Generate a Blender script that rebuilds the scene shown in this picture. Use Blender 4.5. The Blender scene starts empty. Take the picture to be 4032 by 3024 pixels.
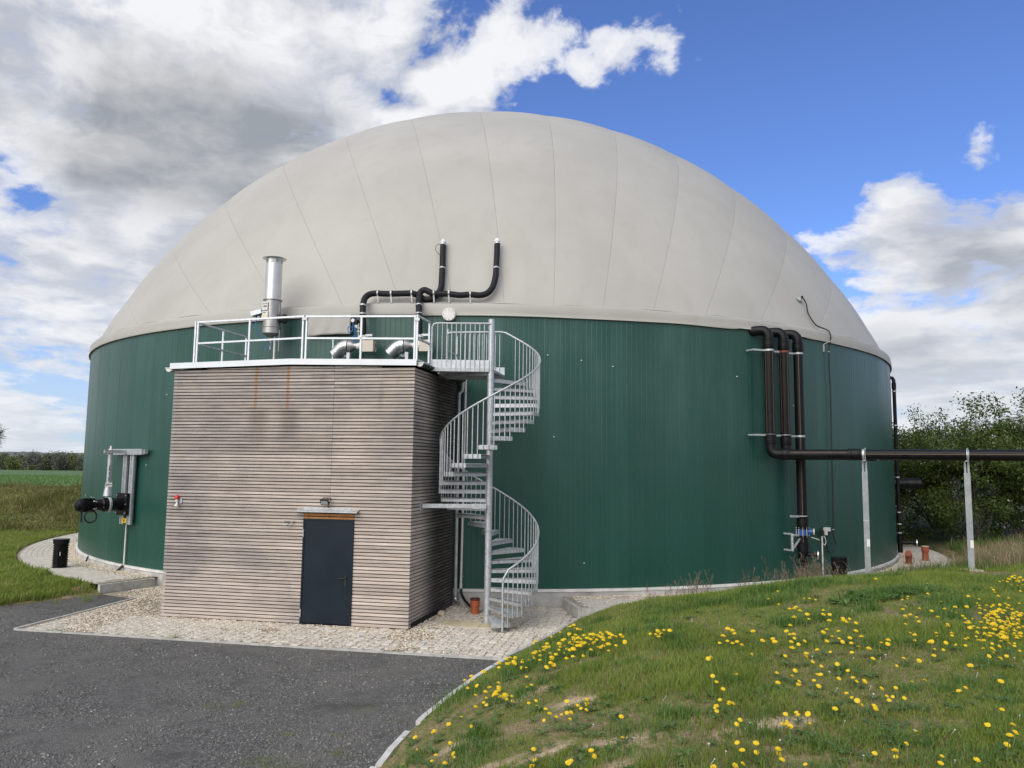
import bpy, math, random
import numpy as np
from mathutils import Vector, Matrix

SC = bpy.context.scene
COL = SC.collection
rng = np.random.default_rng(7)
random.seed(7)
R_ = math.radians

# ------------------------------------------------------------------ camera
EYE = np.array([0.0, 0.0, 3.19])
PITCH, ROLL = R_(6.033), R_(0.706)
cF = np.array([0, math.cos(PITCH), math.sin(PITCH)])
cR0 = np.array([1.0, 0, 0]); cU0 = np.array([0, -math.sin(PITCH), math.cos(PITCH)])
cR = math.cos(ROLL)*cR0 + math.sin(ROLL)*cU0
cU = -math.sin(ROLL)*cR0 + math.cos(ROLL)*cU0
cam_d = bpy.data.cameras.new('camera')
cam = bpy.data.objects.new('camera', cam_d); COL.objects.link(cam)
cam.matrix_world = Matrix(((cR[0], cU[0], -cF[0], EYE[0]), (cR[1], cU[1], -cF[1], EYE[1]), (cR[2], cU[2], -cF[2], EYE[2]), (0, 0, 0, 1)))
cam_d.sensor_width = 36.0; cam_d.lens = 27.33
cam_d.clip_start = 0.1; cam_d.clip_end = 20000
SC.camera = cam

# ------------------------------------------------------------------ exposure
SC.view_settings.view_transform = 'Standard'
SC.view_settings.look = 'None'
SC.view_settings.exposure = 0.30
SC.view_settings.gamma = 1.0
SC.view_settings.use_curve_mapping = False
SC.cycles.max_bounces = 5
SC.cycles.transparent_max_bounces = 6

# ------------------------------------------------------------------ sun
SUN_DIR = np.array([-0.42, -0.68, 0.62]); SUN_DIR /= np.linalg.norm(SUN_DIR)   # towards the sun
sun_d = bpy.data.lights.new('sun', 'SUN'); sun_d.energy = 2.5; sun_d.angle = R_(65); sun_d.color = (1.0, 0.95, 0.87)
sun = bpy.data.objects.new('sun', sun_d); COL.objects.link(sun)
sun.rotation_euler = Vector(SUN_DIR).to_track_quat('Z', 'Y').to_euler()
sun.location = (-20, -20, 40)

# ------------------------------------------------------------------ node helpers
class NT:
    def __init__(s, nt): s.nt = nt
    def n(s, t, **kw):
        nd = s.nt.nodes.new(t)
        for k, v in kw.items(): setattr(nd, k, v)
        return nd
    def put(s, sock, v):
        if v is None: return
        if isinstance(v, bpy.types.NodeSocket): s.nt.links.new(v, sock)
        else:
            if isinstance(v, (tuple, list)) and len(v) == 3 and len(sock.default_value) == 4: v = (*v, 1)
            sock.default_value = v
    def m(s, op, a=None, b=None, c=None, clamp=False):
        nd = s.n('ShaderNodeMath', operation=op, use_clamp=clamp)
        for i, v in enumerate((a, b, c)): s.put(nd.inputs[i], v)
        return nd.outputs[0]
    def v(s, op, a=None, b=None, scale=None):
        nd = s.n('ShaderNodeVectorMath', operation=op)
        s.put(nd.inputs[0], a); s.put(nd.inputs[1], b)
        if scale is not None: s.put(nd.inputs['Scale'], scale)
        return nd.outputs['Value'] if op in ('DOT_PRODUCT', 'LENGTH', 'DISTANCE') else nd.outputs[0]
    def mix(s, f, a, b, mode='MIX'):
        nd = s.n('ShaderNodeMix', data_type='RGBA', blend_type=mode)
        s.put(nd.inputs[0], f); s.put(nd.inputs[6], a); s.put(nd.inputs[7], b)
        return nd.outputs[2]
    def noise(s, vec, scale, detail=4, rough=.5, dist=0.0, out=0, lac=2.0):
        nd = s.n('ShaderNodeTexNoise')
        s.put(nd.inputs['Vector'], vec); nd.inputs['Scale'].default_value = scale; nd.inputs['Detail'].default_value = detail
        nd.inputs['Roughness'].default_value = rough; nd.inputs['Distortion'].default_value = dist; nd.inputs['Lacunarity'].default_value = lac
        return nd.outputs[out]
    def voro(s, vec, scale, feature='F1', out=0, rand=1.0):
        nd = s.n('ShaderNodeTexVoronoi', feature=feature)
        s.put(nd.inputs['Vector'], vec); nd.inputs['Scale'].default_value = scale; nd.inputs['Randomness'].default_value = rand
        return nd.outputs[out]
    def sm(s, x, a, b, lo=0.0, hi=1.0):
        nd = s.n('ShaderNodeMapRange', interpolation_type='SMOOTHSTEP')
        s.put(nd.inputs[0], x)
        for i, v in enumerate((a, b, lo, hi)): s.put(nd.inputs[i+1], v)
        return nd.outputs[0]
    def lin(s, x, a, b, lo=0.0, hi=1.0):
        nd = s.n('ShaderNodeMapRange'); s.put(nd.inputs[0], x)
        for i, v in enumerate((a, b, lo, hi)): s.put(nd.inputs[i+1], v)
        return nd.outputs[0]
    def sep(s, vec):
        nd = s.n('ShaderNodeSeparateXYZ'); s.put(nd.inputs[0], vec); return nd.outputs
    def comb(s, x, y, z):
        nd = s.n('ShaderNodeCombineXYZ')
        for i, v in enumerate((x, y, z)): s.put(nd.inputs[i], v)
        return nd.outputs[0]
    def bump(s, h, strength=.3, dist=.02):
        nd = s.n('ShaderNodeBump'); nd.inputs['Strength'].default_value = strength; nd.inputs['Distance'].default_value = dist
        s.put(nd.inputs['Height'], h); return nd.outputs[0]

# ------------------------------------------------------------------ world: Nishita sky with a broken cumulus layer
W = bpy.data.worlds.new('World'); SC.world = W; W.use_nodes = True
W.node_tree.nodes.clear()
w = NT(W.node_tree)
sky = w.n('ShaderNodeTexSky', sky_type='NISHITA', sun_disc=False)
sky.sun_elevation = math.asin(SUN_DIR[2]); sky.sun_rotation = math.atan2(SUN_DIR[0], SUN_DIR[1])
sky.altitude = 200; sky.air_density = 1.0; sky.dust_density = 0.6; sky.ozone_density = 2.5
dirv = w.n('ShaderNodeTexCoord').outputs['Generated']
dx, dy, dz = w.sep(dirv)
# cloud-space: horizontal stretch grows towards the horizon as for a layer seen edge on
zs = w.m('ADD', w.m('MULTIPLY', dz, 1.35), w.m('MULTIPLY', w.m('SUBTRACT', 1.0, w.m('POWER', w.m('SUBTRACT', 1.0, w.m('ABSOLUTE', dz)), 6.0)), .62))
cv = w.comb(dx, dy, zs)
warp = w.v('SCALE', w.v('SUBTRACT', w.noise(cv, 2.6, 4, .55, out=1), (.5, .5, .5)), scale=.16)
cw = w.v('ADD', cv, warp)
LDIR = (-.030, -.015, .055)
n1 = w.noise(cw, 5.2, 10, .58)
n2 = w.noise(w.v('ADD', cw, LDIR), 5.2, 7, .56)
nbig = w.noise(cv, 2.3, 4, .5)
nfine = w.noise(cw, 17.0, 7, .62)
def blobsum(L):
    tot = None
    for c, ang, wt in L:
        c = np.array(c); c = c/np.linalg.norm(c)
        g = w.m('MULTIPLY', w.sm(w.v('DOT_PRODUCT', w.v('NORMALIZE', w.v('ADD', dirv, w.v('SCALE', warp, scale=.6))), tuple(c)), math.cos(R_(ang*1.5)), math.cos(R_(ang*.2))), wt)
        tot = g if tot is None else w.m('ADD', tot, g)
    return tot
# where the cloud masses and the clear lanes sit (direction, angular radius in degrees, weight)
COVER = [((-.36, .84, .42), 15, .20), ((-.18, .885, .43), 8, .13), ((-.50, .76, .46), 12, .08), ((-.53, .83, .15), 11, .17), ((-.35, .88, .30), 9, .11), ((-.03, .86, .51), 4, .06),
         ((.005, .853, .521), 3, .12), ((.078, .85, .52), 2.8, .10), ((.195, .846, .497), 3.0, .20), ((.15, .86, .49), 2.2, .10), ((.101, .87, .483), 2.0, .20), ((.06, .88, .47), 2.5, .08), ((.376, .874, .300), 3.8, .28), ((.50, .812, .290), 5, .20), ((.434, .844, .316), 2.5, .10), ((.52, .83, .17), 10, .19), ((.43, .873, .22), 3.5, .10), ((.48, .87, .08), 9, .15),
         ((-.9, .2, .35), 36, .22), ((.2, -.9, .4), 45, .20), ((-.7, -.6, .5), 36, .2), ((.85, -.2, .4), 34, .14), ((-.3, -.2, .93), 28, .14),  # out-of-view clouds, cover raised to make the ambient light more neutral
         ((.27, .86, .42), 12, -.28), ((.42, .80, .42), 11, -.20), ((.08, .90, .42), 5.5, -.14), ((-.531, .803, .272), 3.4, -.30), ((-.516, .801, .318), 2.5, -.14), ((-.45, .85, .245), 2.5, -.14), ((.50, .79, .355), 3.4, -.22)]
SHADE = [((-.48, .791, .385), 5, .30), ((-.43, .82, .385), 5, .30), ((-.381, .842, .382), 5, .34), ((-.306, .876, .373), 5.5, .40), ((-.239, .914, .335), 5, .42), ((-.165, .942, .292), 4.5, .34), ((-.58, .70, .47), 5, .36), ((.515, .817, .255), 4.5, .30), ((.481, .865, .140), 6, .30),
         ((-.462, .776, .435), 3.5, -.22), ((-.322, .825, .475), 5, -.22), ((-.10, .89, .445), 4.5, -.45)]
band = w.m('MULTIPLY', w.sm(dz, .0, .06), w.sm(dz, .30, .12))
dens = w.m('ADD', w.m('ADD', w.m('ADD', w.m('MULTIPLY', w.m('SUBTRACT', n1, .5), 1.8), .5), w.m('MULTIPLY', w.m('SUBTRACT', nfine, .5), .42)), w.m('ADD', blobsum(COVER), w.m('MULTIPLY', band, .07)))
alpha = w.m('ADD', w.sm(dens, .535, .68, 0, .80), w.sm(dens, .64, .82, 0, .20))
thick = w.m('ADD', w.sm(dens, .70, 1.25, 0, .40), w.m('MULTIPLY', w.m('MULTIPLY', blobsum(SHADE), 1.35), w.m('MULTIPLY', w.sm(dens, .56, .80), w.sm(n2, .30, .66, .35, 1.15))), clamp=True)
lit = w.m('ADD', w.m('MULTIPLY', w.m('SUBTRACT', n1, n2), 6.6), .54, clamp=True)
litc = w.mix(lit, (4.6, 4.85, 5.5), (9.9, 9.85, 9.8))
body = w.mix(thick, (8.0, 8.2, 8.7), (2.9, 3.1, 3.3))
cloud = w.mix(w.m('SUBTRACT', .62, w.m('MULTIPLY', thick, .30)), body, litc)
skyc = w.mix(1.0, sky.outputs[0], (.98, 1.17, 1.72), 'MULTIPLY')
horizon = w.sm(dz, .0, .24)
skyc = w.mix(w.m('MULTIPLY', w.m('SUBTRACT', 1.0, horizon), .75), skyc, (5.6, 6.9, 8.4))
cloud = w.mix(w.m('MULTIPLY', w.m('SUBTRACT', 1.0, horizon), .45), cloud, (7.4, 7.9, 8.7))
allsky = w.mix(w.m('MULTIPLY', alpha, .97), skyc, cloud)
bg = w.n('ShaderNodeBackground'); bg.inputs[1].default_value = 0.083
w.put(bg.inputs[0], allsky)
wo = w.n('ShaderNodeOutputWorld'); w.nt.links.new(bg.outputs[0], wo.inputs[0])

# ------------------------------------------------------------------ materials
def mat(name, base=(.5, .5, .5), rough=.6, metal=0.0, spec=.5, fn=None, coat=0.0):
    M = bpy.data.materials.new(name); M.use_nodes = True
    t = NT(M.node_tree); p = M.node_tree.nodes['Principled BSDF']
    t.put(p.inputs['Base Color'], base); p.inputs['Roughness'].default_value = rough
    p.inputs['Metallic'].default_value = metal; p.inputs['Specular IOR Level'].default_value = spec
    p.inputs['Coat Weight'].default_value = coat
    if fn: fn(t, p)
    return M
def geo_pos(t): return t.n('ShaderNodeNewGeometry').outputs['Position']
def obj_co(t): return t.n('ShaderNodeTexCoord').outputs['Object']
def rnd(t): return t.n('ShaderNodeObjectInfo').outputs['Random']
def attr(t, name='tint'):
    a = t.n('ShaderNodeAttribute'); a.attribute_name = name; return a.outputs['Fac']

def varied(c1, c2, scale=6, rough=(.5, .7), bump=0.0, bscale=60, rnd_amt=0.0, detail=5):
    def f(t, p):
        P = geo_pos(t); n = t.noise(P, scale, detail, .6)
        col = t.mix(t.sm(n, .3, .7), c1, c2)
        if rnd_amt: col = t.mix(1.0, col, t.comb(*[t.lin(rnd(t), 0, 1, 1-rnd_amt, 1+rnd_amt)]*3), 'MULTIPLY')
        t.put(p.inputs['Base Color'], col)
        t.put(p.inputs['Roughness'], t.lin(n, .3, .7, *rough))
        if bump: t.put(p.inputs['Normal'], t.bump(t.noise(P, bscale, 4, .6), bump, .01))
    return f

def galv(t, p):
    P = geo_pos(t)
    v = t.voro(P, 26, out=1); g = t.sep(v)[0]
    n = t.noise(P, 7, 4, .6)
    k = t.m('ADD', t.m('MULTIPLY', g, .22), t.m('MULTIPLY', n, .5))
    t.put(p.inputs['Base Color'], t.mix(t.sm(k, .15, .6), (.40, .42, .43), (.58, .60, .62)))
    t.put(p.inputs['Roughness'], t.lin(g, 0, 1, .38, .58))
M_galv = mat('galvanised_steel', metal=.55, fn=galv)
M_galv_dull = mat('weathered_galvanised_steel', metal=.5, fn=varied((.24, .26, .27), (.34, .365, .375), 5, (.45, .6)))
M_alu = mat('aluminium_rail', metal=.35, fn=varied((.52, .55, .58), (.70, .73, .76), 9, (.32, .5)))
M_fascia = mat('coated_fascia_metal', metal=.1, fn=varied((.66, .69, .73), (.74, .76, .78), 3, (.4, .5)))
M_steel = mat('stainless_steel', metal=.92, fn=varied((.60, .60, .59), (.70, .695, .68), 1.5, (.38, .46)))
M_steel_dull = mat('dull_stainless_steel', metal=.85, fn=varied((.36, .355, .34), (.47, .46, .445), 8, (.38, .55)))
M_duct = mat('spiral_duct_metal', metal=.9, fn=varied((.40, .415, .43), (.52, .535, .55), 5, (.30, .42)))
M_black = mat('black_pipe_plastic', fn=varied((.0045, .0045, .0055), (.009, .009, .010), 5, (.36, .5)), spec=.22)
M_rubber = mat('black_ribbed_hose', fn=lambda t, p: (t.put(p.inputs['Base Color'], t.mix(t.noise(geo_pos(t), 12, 3), (.006, .006, .008), (.020, .020, .023))), t.put(p.inputs['Roughness'], .62)), spec=.25)
M_stripe = mat('orange_pipe_stripe', (.24, .145, .075), .7)
M_dark = mat('dark_backing', (.008, .008, .009), .9)
M_anthr = mat('anthracite_gutter', fn=varied((.030, .048, .048), (.05, .07, .068), 4, (.35, .5)), metal=.3)
M_door = mat('anthracite_door', fn=varied((.004, .010, .018), (.006, .013, .022), 2, (.40, .52)), spec=.3)
M_white = mat('white_plastic', fn=varied((.62, .61, .57), (.74, .73, .70), 6, (.4, .55)))
M_whitetrim = mat('white_trim_sheet', fn=varied((.60, .59, .56), (.78, .77, .74), 3, (.4, .6)))
M_cream = mat('cream_painted_metal', (.56, .50, .42), .45)
M_orange = mat('terracotta_pipe', fn=varied((.36, .085, .03), (.45, .12, .05), 5, (.4, .55)))
M_orange_old = mat('weathered_terracotta_pipe', fn=varied((.22, .05, .02), (.30, .08, .035), 9, (.6, .8)))
M_cap = mat('brown_pipe_cap', (.07, .022, .014), .5)
M_blue = mat('blue_valve_paint', (.02, .07, .22), .4)
M_bluehose = mat('blue_air_hose', (.02, .12, .36), .4)
M_red = mat('red_lens', (.55, .015, .015), .2)
M_yellow = mat('yellow_sign', (.75, .56, .02), .5)
M_green_mark = mat('green_mark', (.08, .45, .10), .5)
M_ink = mat('black_ink', (.015, .015, .015), .6)
M_glass = mat('lamp_glass', (.35, .37, .38), .1)
M_rust = mat('rusty_clamp', (.20, .05, .025), .75)
M_brass = mat('pale_actuator_cap', (.72, .60, .38), .5)

def concrete(t, p):
    P = geo_pos(t); n = t.noise(P, 1.2, 6, .65); f = t.noise(P, 22, 5, .6)
    sx, sy, sz = t.sep(P)
    drip = t.noise(t.comb(t.m('MULTIPLY', sx, 3.5), t.m('MULTIPLY', sy, 3.5), t.m('MULTIPLY', sz, .5)), 1.0, 4, .6)
    c = t.mix(t.sm(n, .35, .68), (.36, .345, .325), (.56, .55, .53))
    c = t.mix(t.m('MULTIPLY', t.sm(drip, .52, .72), .5), c, (.19, .18, .165))
    c = t.mix(t.m('MULTIPLY', t.sm(f, .55, .75), .35), c, (.24, .23, .21))
    t.put(p.inputs['Base Color'], c); t.put(p.inputs['Normal'], t.bump(f, .25, .01))
M_conc = mat('weathered_concrete', rough=.85, fn=concrete)
M_kerb_pale = mat('pale_edging_concrete', rough=.85, fn=varied((.48, .475, .455), (.63, .62, .60), 5, (.8, .92), .3, 90))
M_kerb = mat('kerb_concrete', rough=.85, fn=varied((.36, .355, .335), (.52, .51, .48), 5, (.8, .92), .3, 90))

def tank_green(t, p):
    P = geo_pos(t); sx, sy, sz = t.sep(P)
    stre = t.noise(t.comb(t.m('MULTIPLY', sx, 2.2), t.m('MULTIPLY', sy, 2.2), t.m('MULTIPLY', sz, .22)), 1.0, 6, .62)
    blot = t.noise(P, .55, 4, .55)
    up = t.sm(sz, 2.0, 6.6)                      # paler streaks and blotches grow stronger towards the top of the sheets
    k = t.m('ADD', t.m('MULTIPLY', t.sm(stre, .35, .72), .55), t.m('MULTIPLY', t.sm(blot, .4, .7), .35))
    k = t.m('MULTIPLY', k, t.m('ADD', t.m('MULTIPLY', up, .75), .25))
    c = t.mix(k, (.0095, .062, .045), (.042, .102, .086))
    c = t.mix(1.0, c, t.comb(*[t.lin(rnd(t), 0, 1, .93, 1.07)]*3), 'MULTIPLY')
    t.put(p.inputs['Base Color'], c)
    t.put(p.inputs['Roughness'], t.lin(k, 0, 1, .34, .50))
M_tank = mat('green_cladding_sheet', fn=tank_green, spec=.5)

def membrane(t, p):
    P = geo_pos(t); sx, sy, sz = t.sep(P)
    n = t.noise(P, .35, 5, .6); f = t.noise(P, 2.6, 5, .62)
    st = t.noise(t.comb(t.m('MULTIPLY', sx, 1.6), t.m('MULTIPLY', sy, 1.6), t.m('MULTIPLY', sz, .16)), 1.0, 5, .6)
    c = t.mix(t.sm(n, .3, .7), (.380, .369, .340), (.425, .414, .382))
    c = t.mix(t.m('MULTIPLY', t.sm(st, .48, .72), .28), c, (.335, .323, .295))
    c = t.mix(t.m('MULTIPLY', t.sm(f, .56, .74), .16), c, (.465, .453, .42))
    c = t.mix(t.m('MULTIPLY', attr(t, 'seam'), .25), c, (.27, .255, .225))
    t.put(p.inputs['Base Color'], c)
    t.put(p.inputs['Normal'], t.bump(f, .06, .04))
M_memb = mat('pale_grey_membrane', rough=.55, fn=membrane, spec=.3)

HC = np.array([-1.960, 15.549, 0.0]); HL = np.array([-7.239, 16.564, 0.0])
T1 = (HC-HL)/np.linalg.norm(HC-HL); N1 = np.array([T1[1], -T1[0], 0])
T2 = np.array([.2371, .9715, 0]); N2 = np.array([.9715, -.2371, 0])
HLEN = float(np.linalg.norm(HC-HL))
def HP(s, wd, z): return HC + T1*s + N1*wd + np.array([0, 0, z])      # hut front: s runs along it (0 at right corner), wd out of it
def RP(q, wd, z): return HC + T2*q + N2*wd + np.array([0, 0, z])      # hut right side

def wood(t, p):
    O = obj_co(t); P = geo_pos(t); r = rnd(t)
    ox, oy, oz = t.sep(O)
    off = t.m('MULTIPLY', r, 57.0)
    g = t.noise(t.comb(t.m('ADD', t.m('MULTIPLY', ox, 1.3), off), t.m('MULTIPLY', oy, 60), t.m('MULTIPLY', oz, 55)), 1.0, 5, .6, .4)
    blot = t.noise(t.comb(t.m('ADD', t.m('MULTIPLY', ox, 2.2), off), off, t.m('MULTIPLY', oz, 4)), 1.0, 4, .6)
    big = t.noise(P, .55, 5, .6, .3); big2 = t.noise(P, 1.7, 4, .6)
    sx, sy, sz = t.sep(P)
    s = t.v('DOT_PRODUCT', t.v('SUBTRACT', P, tuple(HC)), tuple(T1))
    # fresh tone: pale pinkish tan; weathered tone: grey
    fresh = t.mix(t.sm(g, .3, .7), (.47, .39, .33), (.66, .58, .51))
    grey = t.mix(t.sm(g, .3, .7), (.25, .225, .215), (.43, .395, .38))
    side_grey_shade = t.sm(s, .02, .08)
    wmask = t.sm(big, .36, .66)
    leftg = t.sm(s, -2.9, -5.2)                               # boards away from the canopy have greyed more
    lowr = t.sm(t.m('ADD', t.m('ABSOLUTE', t.m('ADD', s, 1.0)), t.m('MULTIPLY', t.m('ABSOLUTE', t.m('SUBTRACT', sz, 1.5)), .8)), 2.2, .5)
    wk = t.m('ADD', t.m('ADD', t.m('MULTIPLY', wmask, .70), t.m('MULTIPLY', leftg, .30)), t.m('MULTIPLY', t.sm(sz, 2.6, 5.1), .22))
    wk = t.m('ADD', t.m('SUBTRACT', wk, t.m('MULTIPLY', lowr, .55)), t.m('MULTIPLY', t.m('SUBTRACT', blot, .5), 1.1), clamp=True)
    wk = t.m('MAXIMUM', wk, t.m('MULTIPLY', side_grey_shade, .96))
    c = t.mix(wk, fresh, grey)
    c = t.mix(t.m('MULTIPLY', side_grey_shade, .90), c, t.mix(t.sm(blot, .35, .7), (.036, .032, .028), (.092, .083, .073)))  # side boards: weathered brown-grey, with stair and gutter shade put into the colour
    pink = t.m('MULTIPLY', t.sm(big2, .5, .68), .10)
    c = t.mix(pink, c, (.44, .30, .29))
    c = t.mix(1.0, c, t.comb(*[t.lin(r, 0, 1, .72, 1.03)]*3), 'MULTIPLY')
    # rust-brown runs below the roof edge
    for s0, wd0 in ((-3.46, .035), (-2.74, .035)):
        a = t.sm(t.m('ABSOLUTE', t.m('SUBTRACT', s, s0)), wd0+.012, wd0-.018)
        b = t.m('MULTIPLY', t.sm(sz, 4.26, 4.34), t.lin(sz, 4.3, 5.2, .75, 1.0))
        c = t.mix(t.m('MULTIPLY', t.m('MULTIPLY', a, b), .72), c, (.36, .175, .06))
        a2 = t.sm(t.m('ABSOLUTE', t.m('SUBTRACT', s, s0+.06)), .34, .05)
        b2 = t.m('MULTIPLY', t.sm(sz, 4.34, 4.26), t.sm(sz, 3.3, 3.95))
        c = t.mix(t.m('MULTIPLY', t.m('MULTIPLY', a2, b2), .42), c, (.13, .115, .11))
    # grey streak field below the eaves on the right half and above the door
    c = t.mix(t.m('MULTIPLY', t.m('MULTIPLY', t.sm(s, -1.75, -1.5), t.sm(s, -.1, -.7)), t.m('MULTIPLY', t.sm(t.noise(t.comb(t.m('MULTIPLY', s, 2.5), 0.0, t.m('MULTIPLY', sz, .35)), 1.0, 4, .6), .45, .62), t.m('MULTIPLY', t.sm(sz, 3.6, 4.6), .35))), c, (.20, .18, .175))
    # small dark knots
    kv = t.voro(t.comb(t.m('ADD', t.m('MULTIPLY', ox, 2.1), off), t.m('MULTIPLY', r, 13.0), t.m('MULTIPLY', oz, 9)), 1.0)
    c = t.mix(t.m('MULTIPLY', t.sm(kv, .075, .03), .6), c, (.11, .075, .055))
    # pale chatter marks across some boards
    t.put(p.inputs['Base Color'], c)
    t.put(p.inputs['Normal'], t.bump(g, .25, .004))
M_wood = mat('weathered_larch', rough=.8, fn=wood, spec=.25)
M_freshwood = mat('rust_stained_wood', rough=.8, fn=varied((.40, .16, .045), (.52, .27, .11), 9, (.7, .85)))
M_stonetile = mat('paver_concrete', rough=.9, fn=varied((.47, .435, .375), (.57, .535, .475), 3.0, (.85, .95), .35, 70, .13))
M_slab = mat('yellow_sandstone_slab', rough=.85, fn=varied((.44, .37, .25), (.54, .47, .34), 4, (.8, .9), .2, 60))
def pebble(t, p):
    k = attr(t); c = t.mix(t.sm(k, 0, .5), (.33, .265, .19), (.54, .47, .37)); c = t.mix(t.sm(k, .5, 1), c, (.70, .64, .55))
    t.put(p.inputs['Base Color'], c)
M_pebble = mat('river_pebbles', rough=.75, fn=pebble)
M_gravelbed = mat('gravel_bed', rough=.95, fn=lambda t, p: (t.put(p.inputs['Base Color'], t.mix(t.sm(t.sep(t.voro(geo_pos(t), 38, out=1))[0], 0, 1), (.22, .19, .145), (.48, .42, .33))), t.put(p.inputs['Normal'], t.bump(t.voro(geo_pos(t), 38), .8, .02))))

def asphalt(t, p):
    P = geo_pos(t)
    v = t.sep(t.voro(P, 42, out=1)); f = t.noise(P, 160, 3, .6); big = t.noise(P, .42, 5, .62, 1.2); mid = t.noise(P, 2.1, 6, .66)
    c = t.mix(v[0], (.062, .061, .058), (.165, .162, .154))
    c = t.mix(t.m('MULTIPLY', t.sm(mid, .48, .66), .65), c, (.062, .060, .056))
    c = t.mix(t.m('MULTIPLY', t.sm(big, .42, .64), .6), c, (.155, .148, .134))
    c = t.mix(t.m('MULTIPLY', t.sm(v[1], .985, .995), .45), c, (.20, .20, .20))
    t.put(p.inputs['Base Color'], c)
    t.put(p.inputs['Normal'], t.bump(t.m('ADD', t.m('MULTIPLY', t.voro(P, 42), .8), t.m('MULTIPLY', f, .4)), .9, .02))
M_asph = mat('crushed_asphalt', rough=.88, fn=asphalt, spec=.35)
def chip(t, p):
    k = attr(t); c = t.mix(t.sm(k, 0, .9), (.065, .064, .061), (.19, .187, .178)); c = t.mix(t.sm(k, .988, .992), c, (.38, .37, .36))
    t.put(p.inputs['Base Color'], c)
M_chip = mat('asphalt_chips', rough=.8, fn=chip)

def ground_mat(t, p):
    P = geo_pos(t); sx, sy, sz = t.sep(P)
    a = t.noise(P, .55, 6, .65); b = t.noise(P, 3.2, 6, .65); cch = t.noise(P, 26, 4, .6)
    soil = t.mix(t.sm(cch, .3, .7), (.17, .125, .078), (.34, .255, .165))
    moss = t.mix(t.sm(b, .35, .65), (.085, .110, .026), (.15, .150, .055))
    near = t.mix(t.sm(b, .40, .62), soil, moss)
    near = t.mix(t.m('MULTIPLY', attr(t, 'bare'), .92), near, t.mix(t.sm(cch, .3, .7), (.40, .30, .19), (.62, .49, .34)))
    bermc = t.mix(t.sm(b, .35, .65), (.095, .115, .028), (.19, .165, .058)); bermc = t.mix(t.sm(a, .45, .7), bermc, (.080, .115, .028))
    f1 = t.mix(t.sm(t.noise(P, .12, 5, .65), .35, .65), (.11, .19, .062), (.145, .23, .082))
    f2 = t.mix(t.sm(t.noise(P, .12, 5, .65), .35, .65), (.085, .145, .058), (.10, .165, .068))
    field = t.mix(t.sm(t.m('ADD', sy, t.m('MULTIPLY', sx, .12)), 92, 98), f1, f2)
    c = t.mix(t.sm(sy, 31.5, 34), near, bermc)
    c = t.mix(t.sm(t.m('ADD', sy, t.m('MULTIPLY', t.m('SUBTRACT', a, .5), 5.0)), 41.5, 43.0), c, field)
    c = t.mix(t.m('MULTIPLY', t.sm(t.m('ABSOLUTE', t.m('SUBTRACT', sy, t.m('ADD', 33.2, t.m('MULTIPLY', a, 1.4)))), .9, .2), t.m('MULTIPLY', t.sm(b, .45, .6), .8)), c, (.30, .20, .105))
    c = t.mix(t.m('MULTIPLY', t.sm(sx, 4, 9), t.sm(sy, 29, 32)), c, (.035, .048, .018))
    c = t.mix(t.sm(sy, 405, 430), c, (.045, .060, .030))
    t.put(p.inputs['Base Color'], c)
    t.put(p.inputs['Normal'], t.bump(t.m('ADD', b, t.m('MULTIPLY', cch, .3)), .5, .06))
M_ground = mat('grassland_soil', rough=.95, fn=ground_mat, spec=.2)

def foliage(cols, rough=.55, trans=.35, name='leaf', scale=1.2):
    M = bpy.data.materials.new(name); M.use_nodes = True
    t = NT(M.node_tree); p = M.node_tree.nodes['Principled BSDF']; out = M.node_tree.nodes['Material Output']
    k = attr(t); n = t.noise(geo_pos(t), scale, 3, .6)
    kk = t.m('ADD', t.m('MULTIPLY', k, .65), t.m('MULTIPLY', t.sm(n, .3, .7), .35), clamp=True)
    c = t.mix(t.sm(kk, 0, .5), cols[0], cols[1]); c = t.mix(t.sm(kk, .5, 1), c, cols[2])
    t.put(p.inputs['Base Color'], c); p.inputs['Roughness'].default_value = rough; p.inputs['Specular IOR Level'].default_value = .3
    tr = t.n('ShaderNodeBsdfTranslucent'); t.put(tr.inputs[0], c)
    mx = t.n('ShaderNodeMixShader'); mx.inputs[0].default_value = trans
    t.nt.links.new(p.outputs[0], mx.inputs[1]); t.nt.links.new(tr.outputs[0], mx.inputs[2]); t.nt.links.new(mx.outputs[0], out.inputs[0])
    return M
M_grass = foliage([(.130, .180, .026), (.215, .290, .048), (.34, .385, .11)], name='grass_blade', scale=.9, trans=.42)
M_grass_dark = foliage([(.065, .135, .025), (.11, .20, .042), (.18, .28, .075)], name='lush_grass')
M_dry = foliage([(.20, .145, .08), (.34, .26, .16), (.46, .37, .25)], name='dry_grass', trans=.2)
M_weed = foliage([(.070, .135, .036), (.11, .19, .055), (.17, .25, .09)], name='broad_weed_leaf')
M_leaf = foliage([(.038, .064, .014), (.080, .122, .026), (.175, .215, .065)], name='hedge_leaf', scale=.7)
M_blossom = foliage([(.45, .42, .40), (.60, .57, .55), (.72, .68, .66)], name='white_blossom', trans=.3)
M_far = [foliage(c, name='far_leaf', trans=.2, scale=.2) for c in (  # paler leaf colours carry the distance haze
    [(.085, .110, .062), (.125, .145, .085), (.18, .195, .11)], [(.11, .125, .095), (.145, .158, .122), (.19, .20, .155)],
    [(.12, .155, .055), (.17, .21, .075), (.22, .25, .105)], [(.15, .155, .132), (.19, .195, .168), (.24, .24, .21)])]
M_hillwood = mat('distant_wood', rough=.95, fn=varied((.085, .098, .092), (.135, .145, .138), .03, (.9, .95)))  # greyed colour stands in for air haze over the far hill
M_bark = mat('grey_bark', rough=.9, fn=varied((.055, .045, .036), (.12, .10, .085), 9, (.85, .95), .5, 40))
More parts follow.
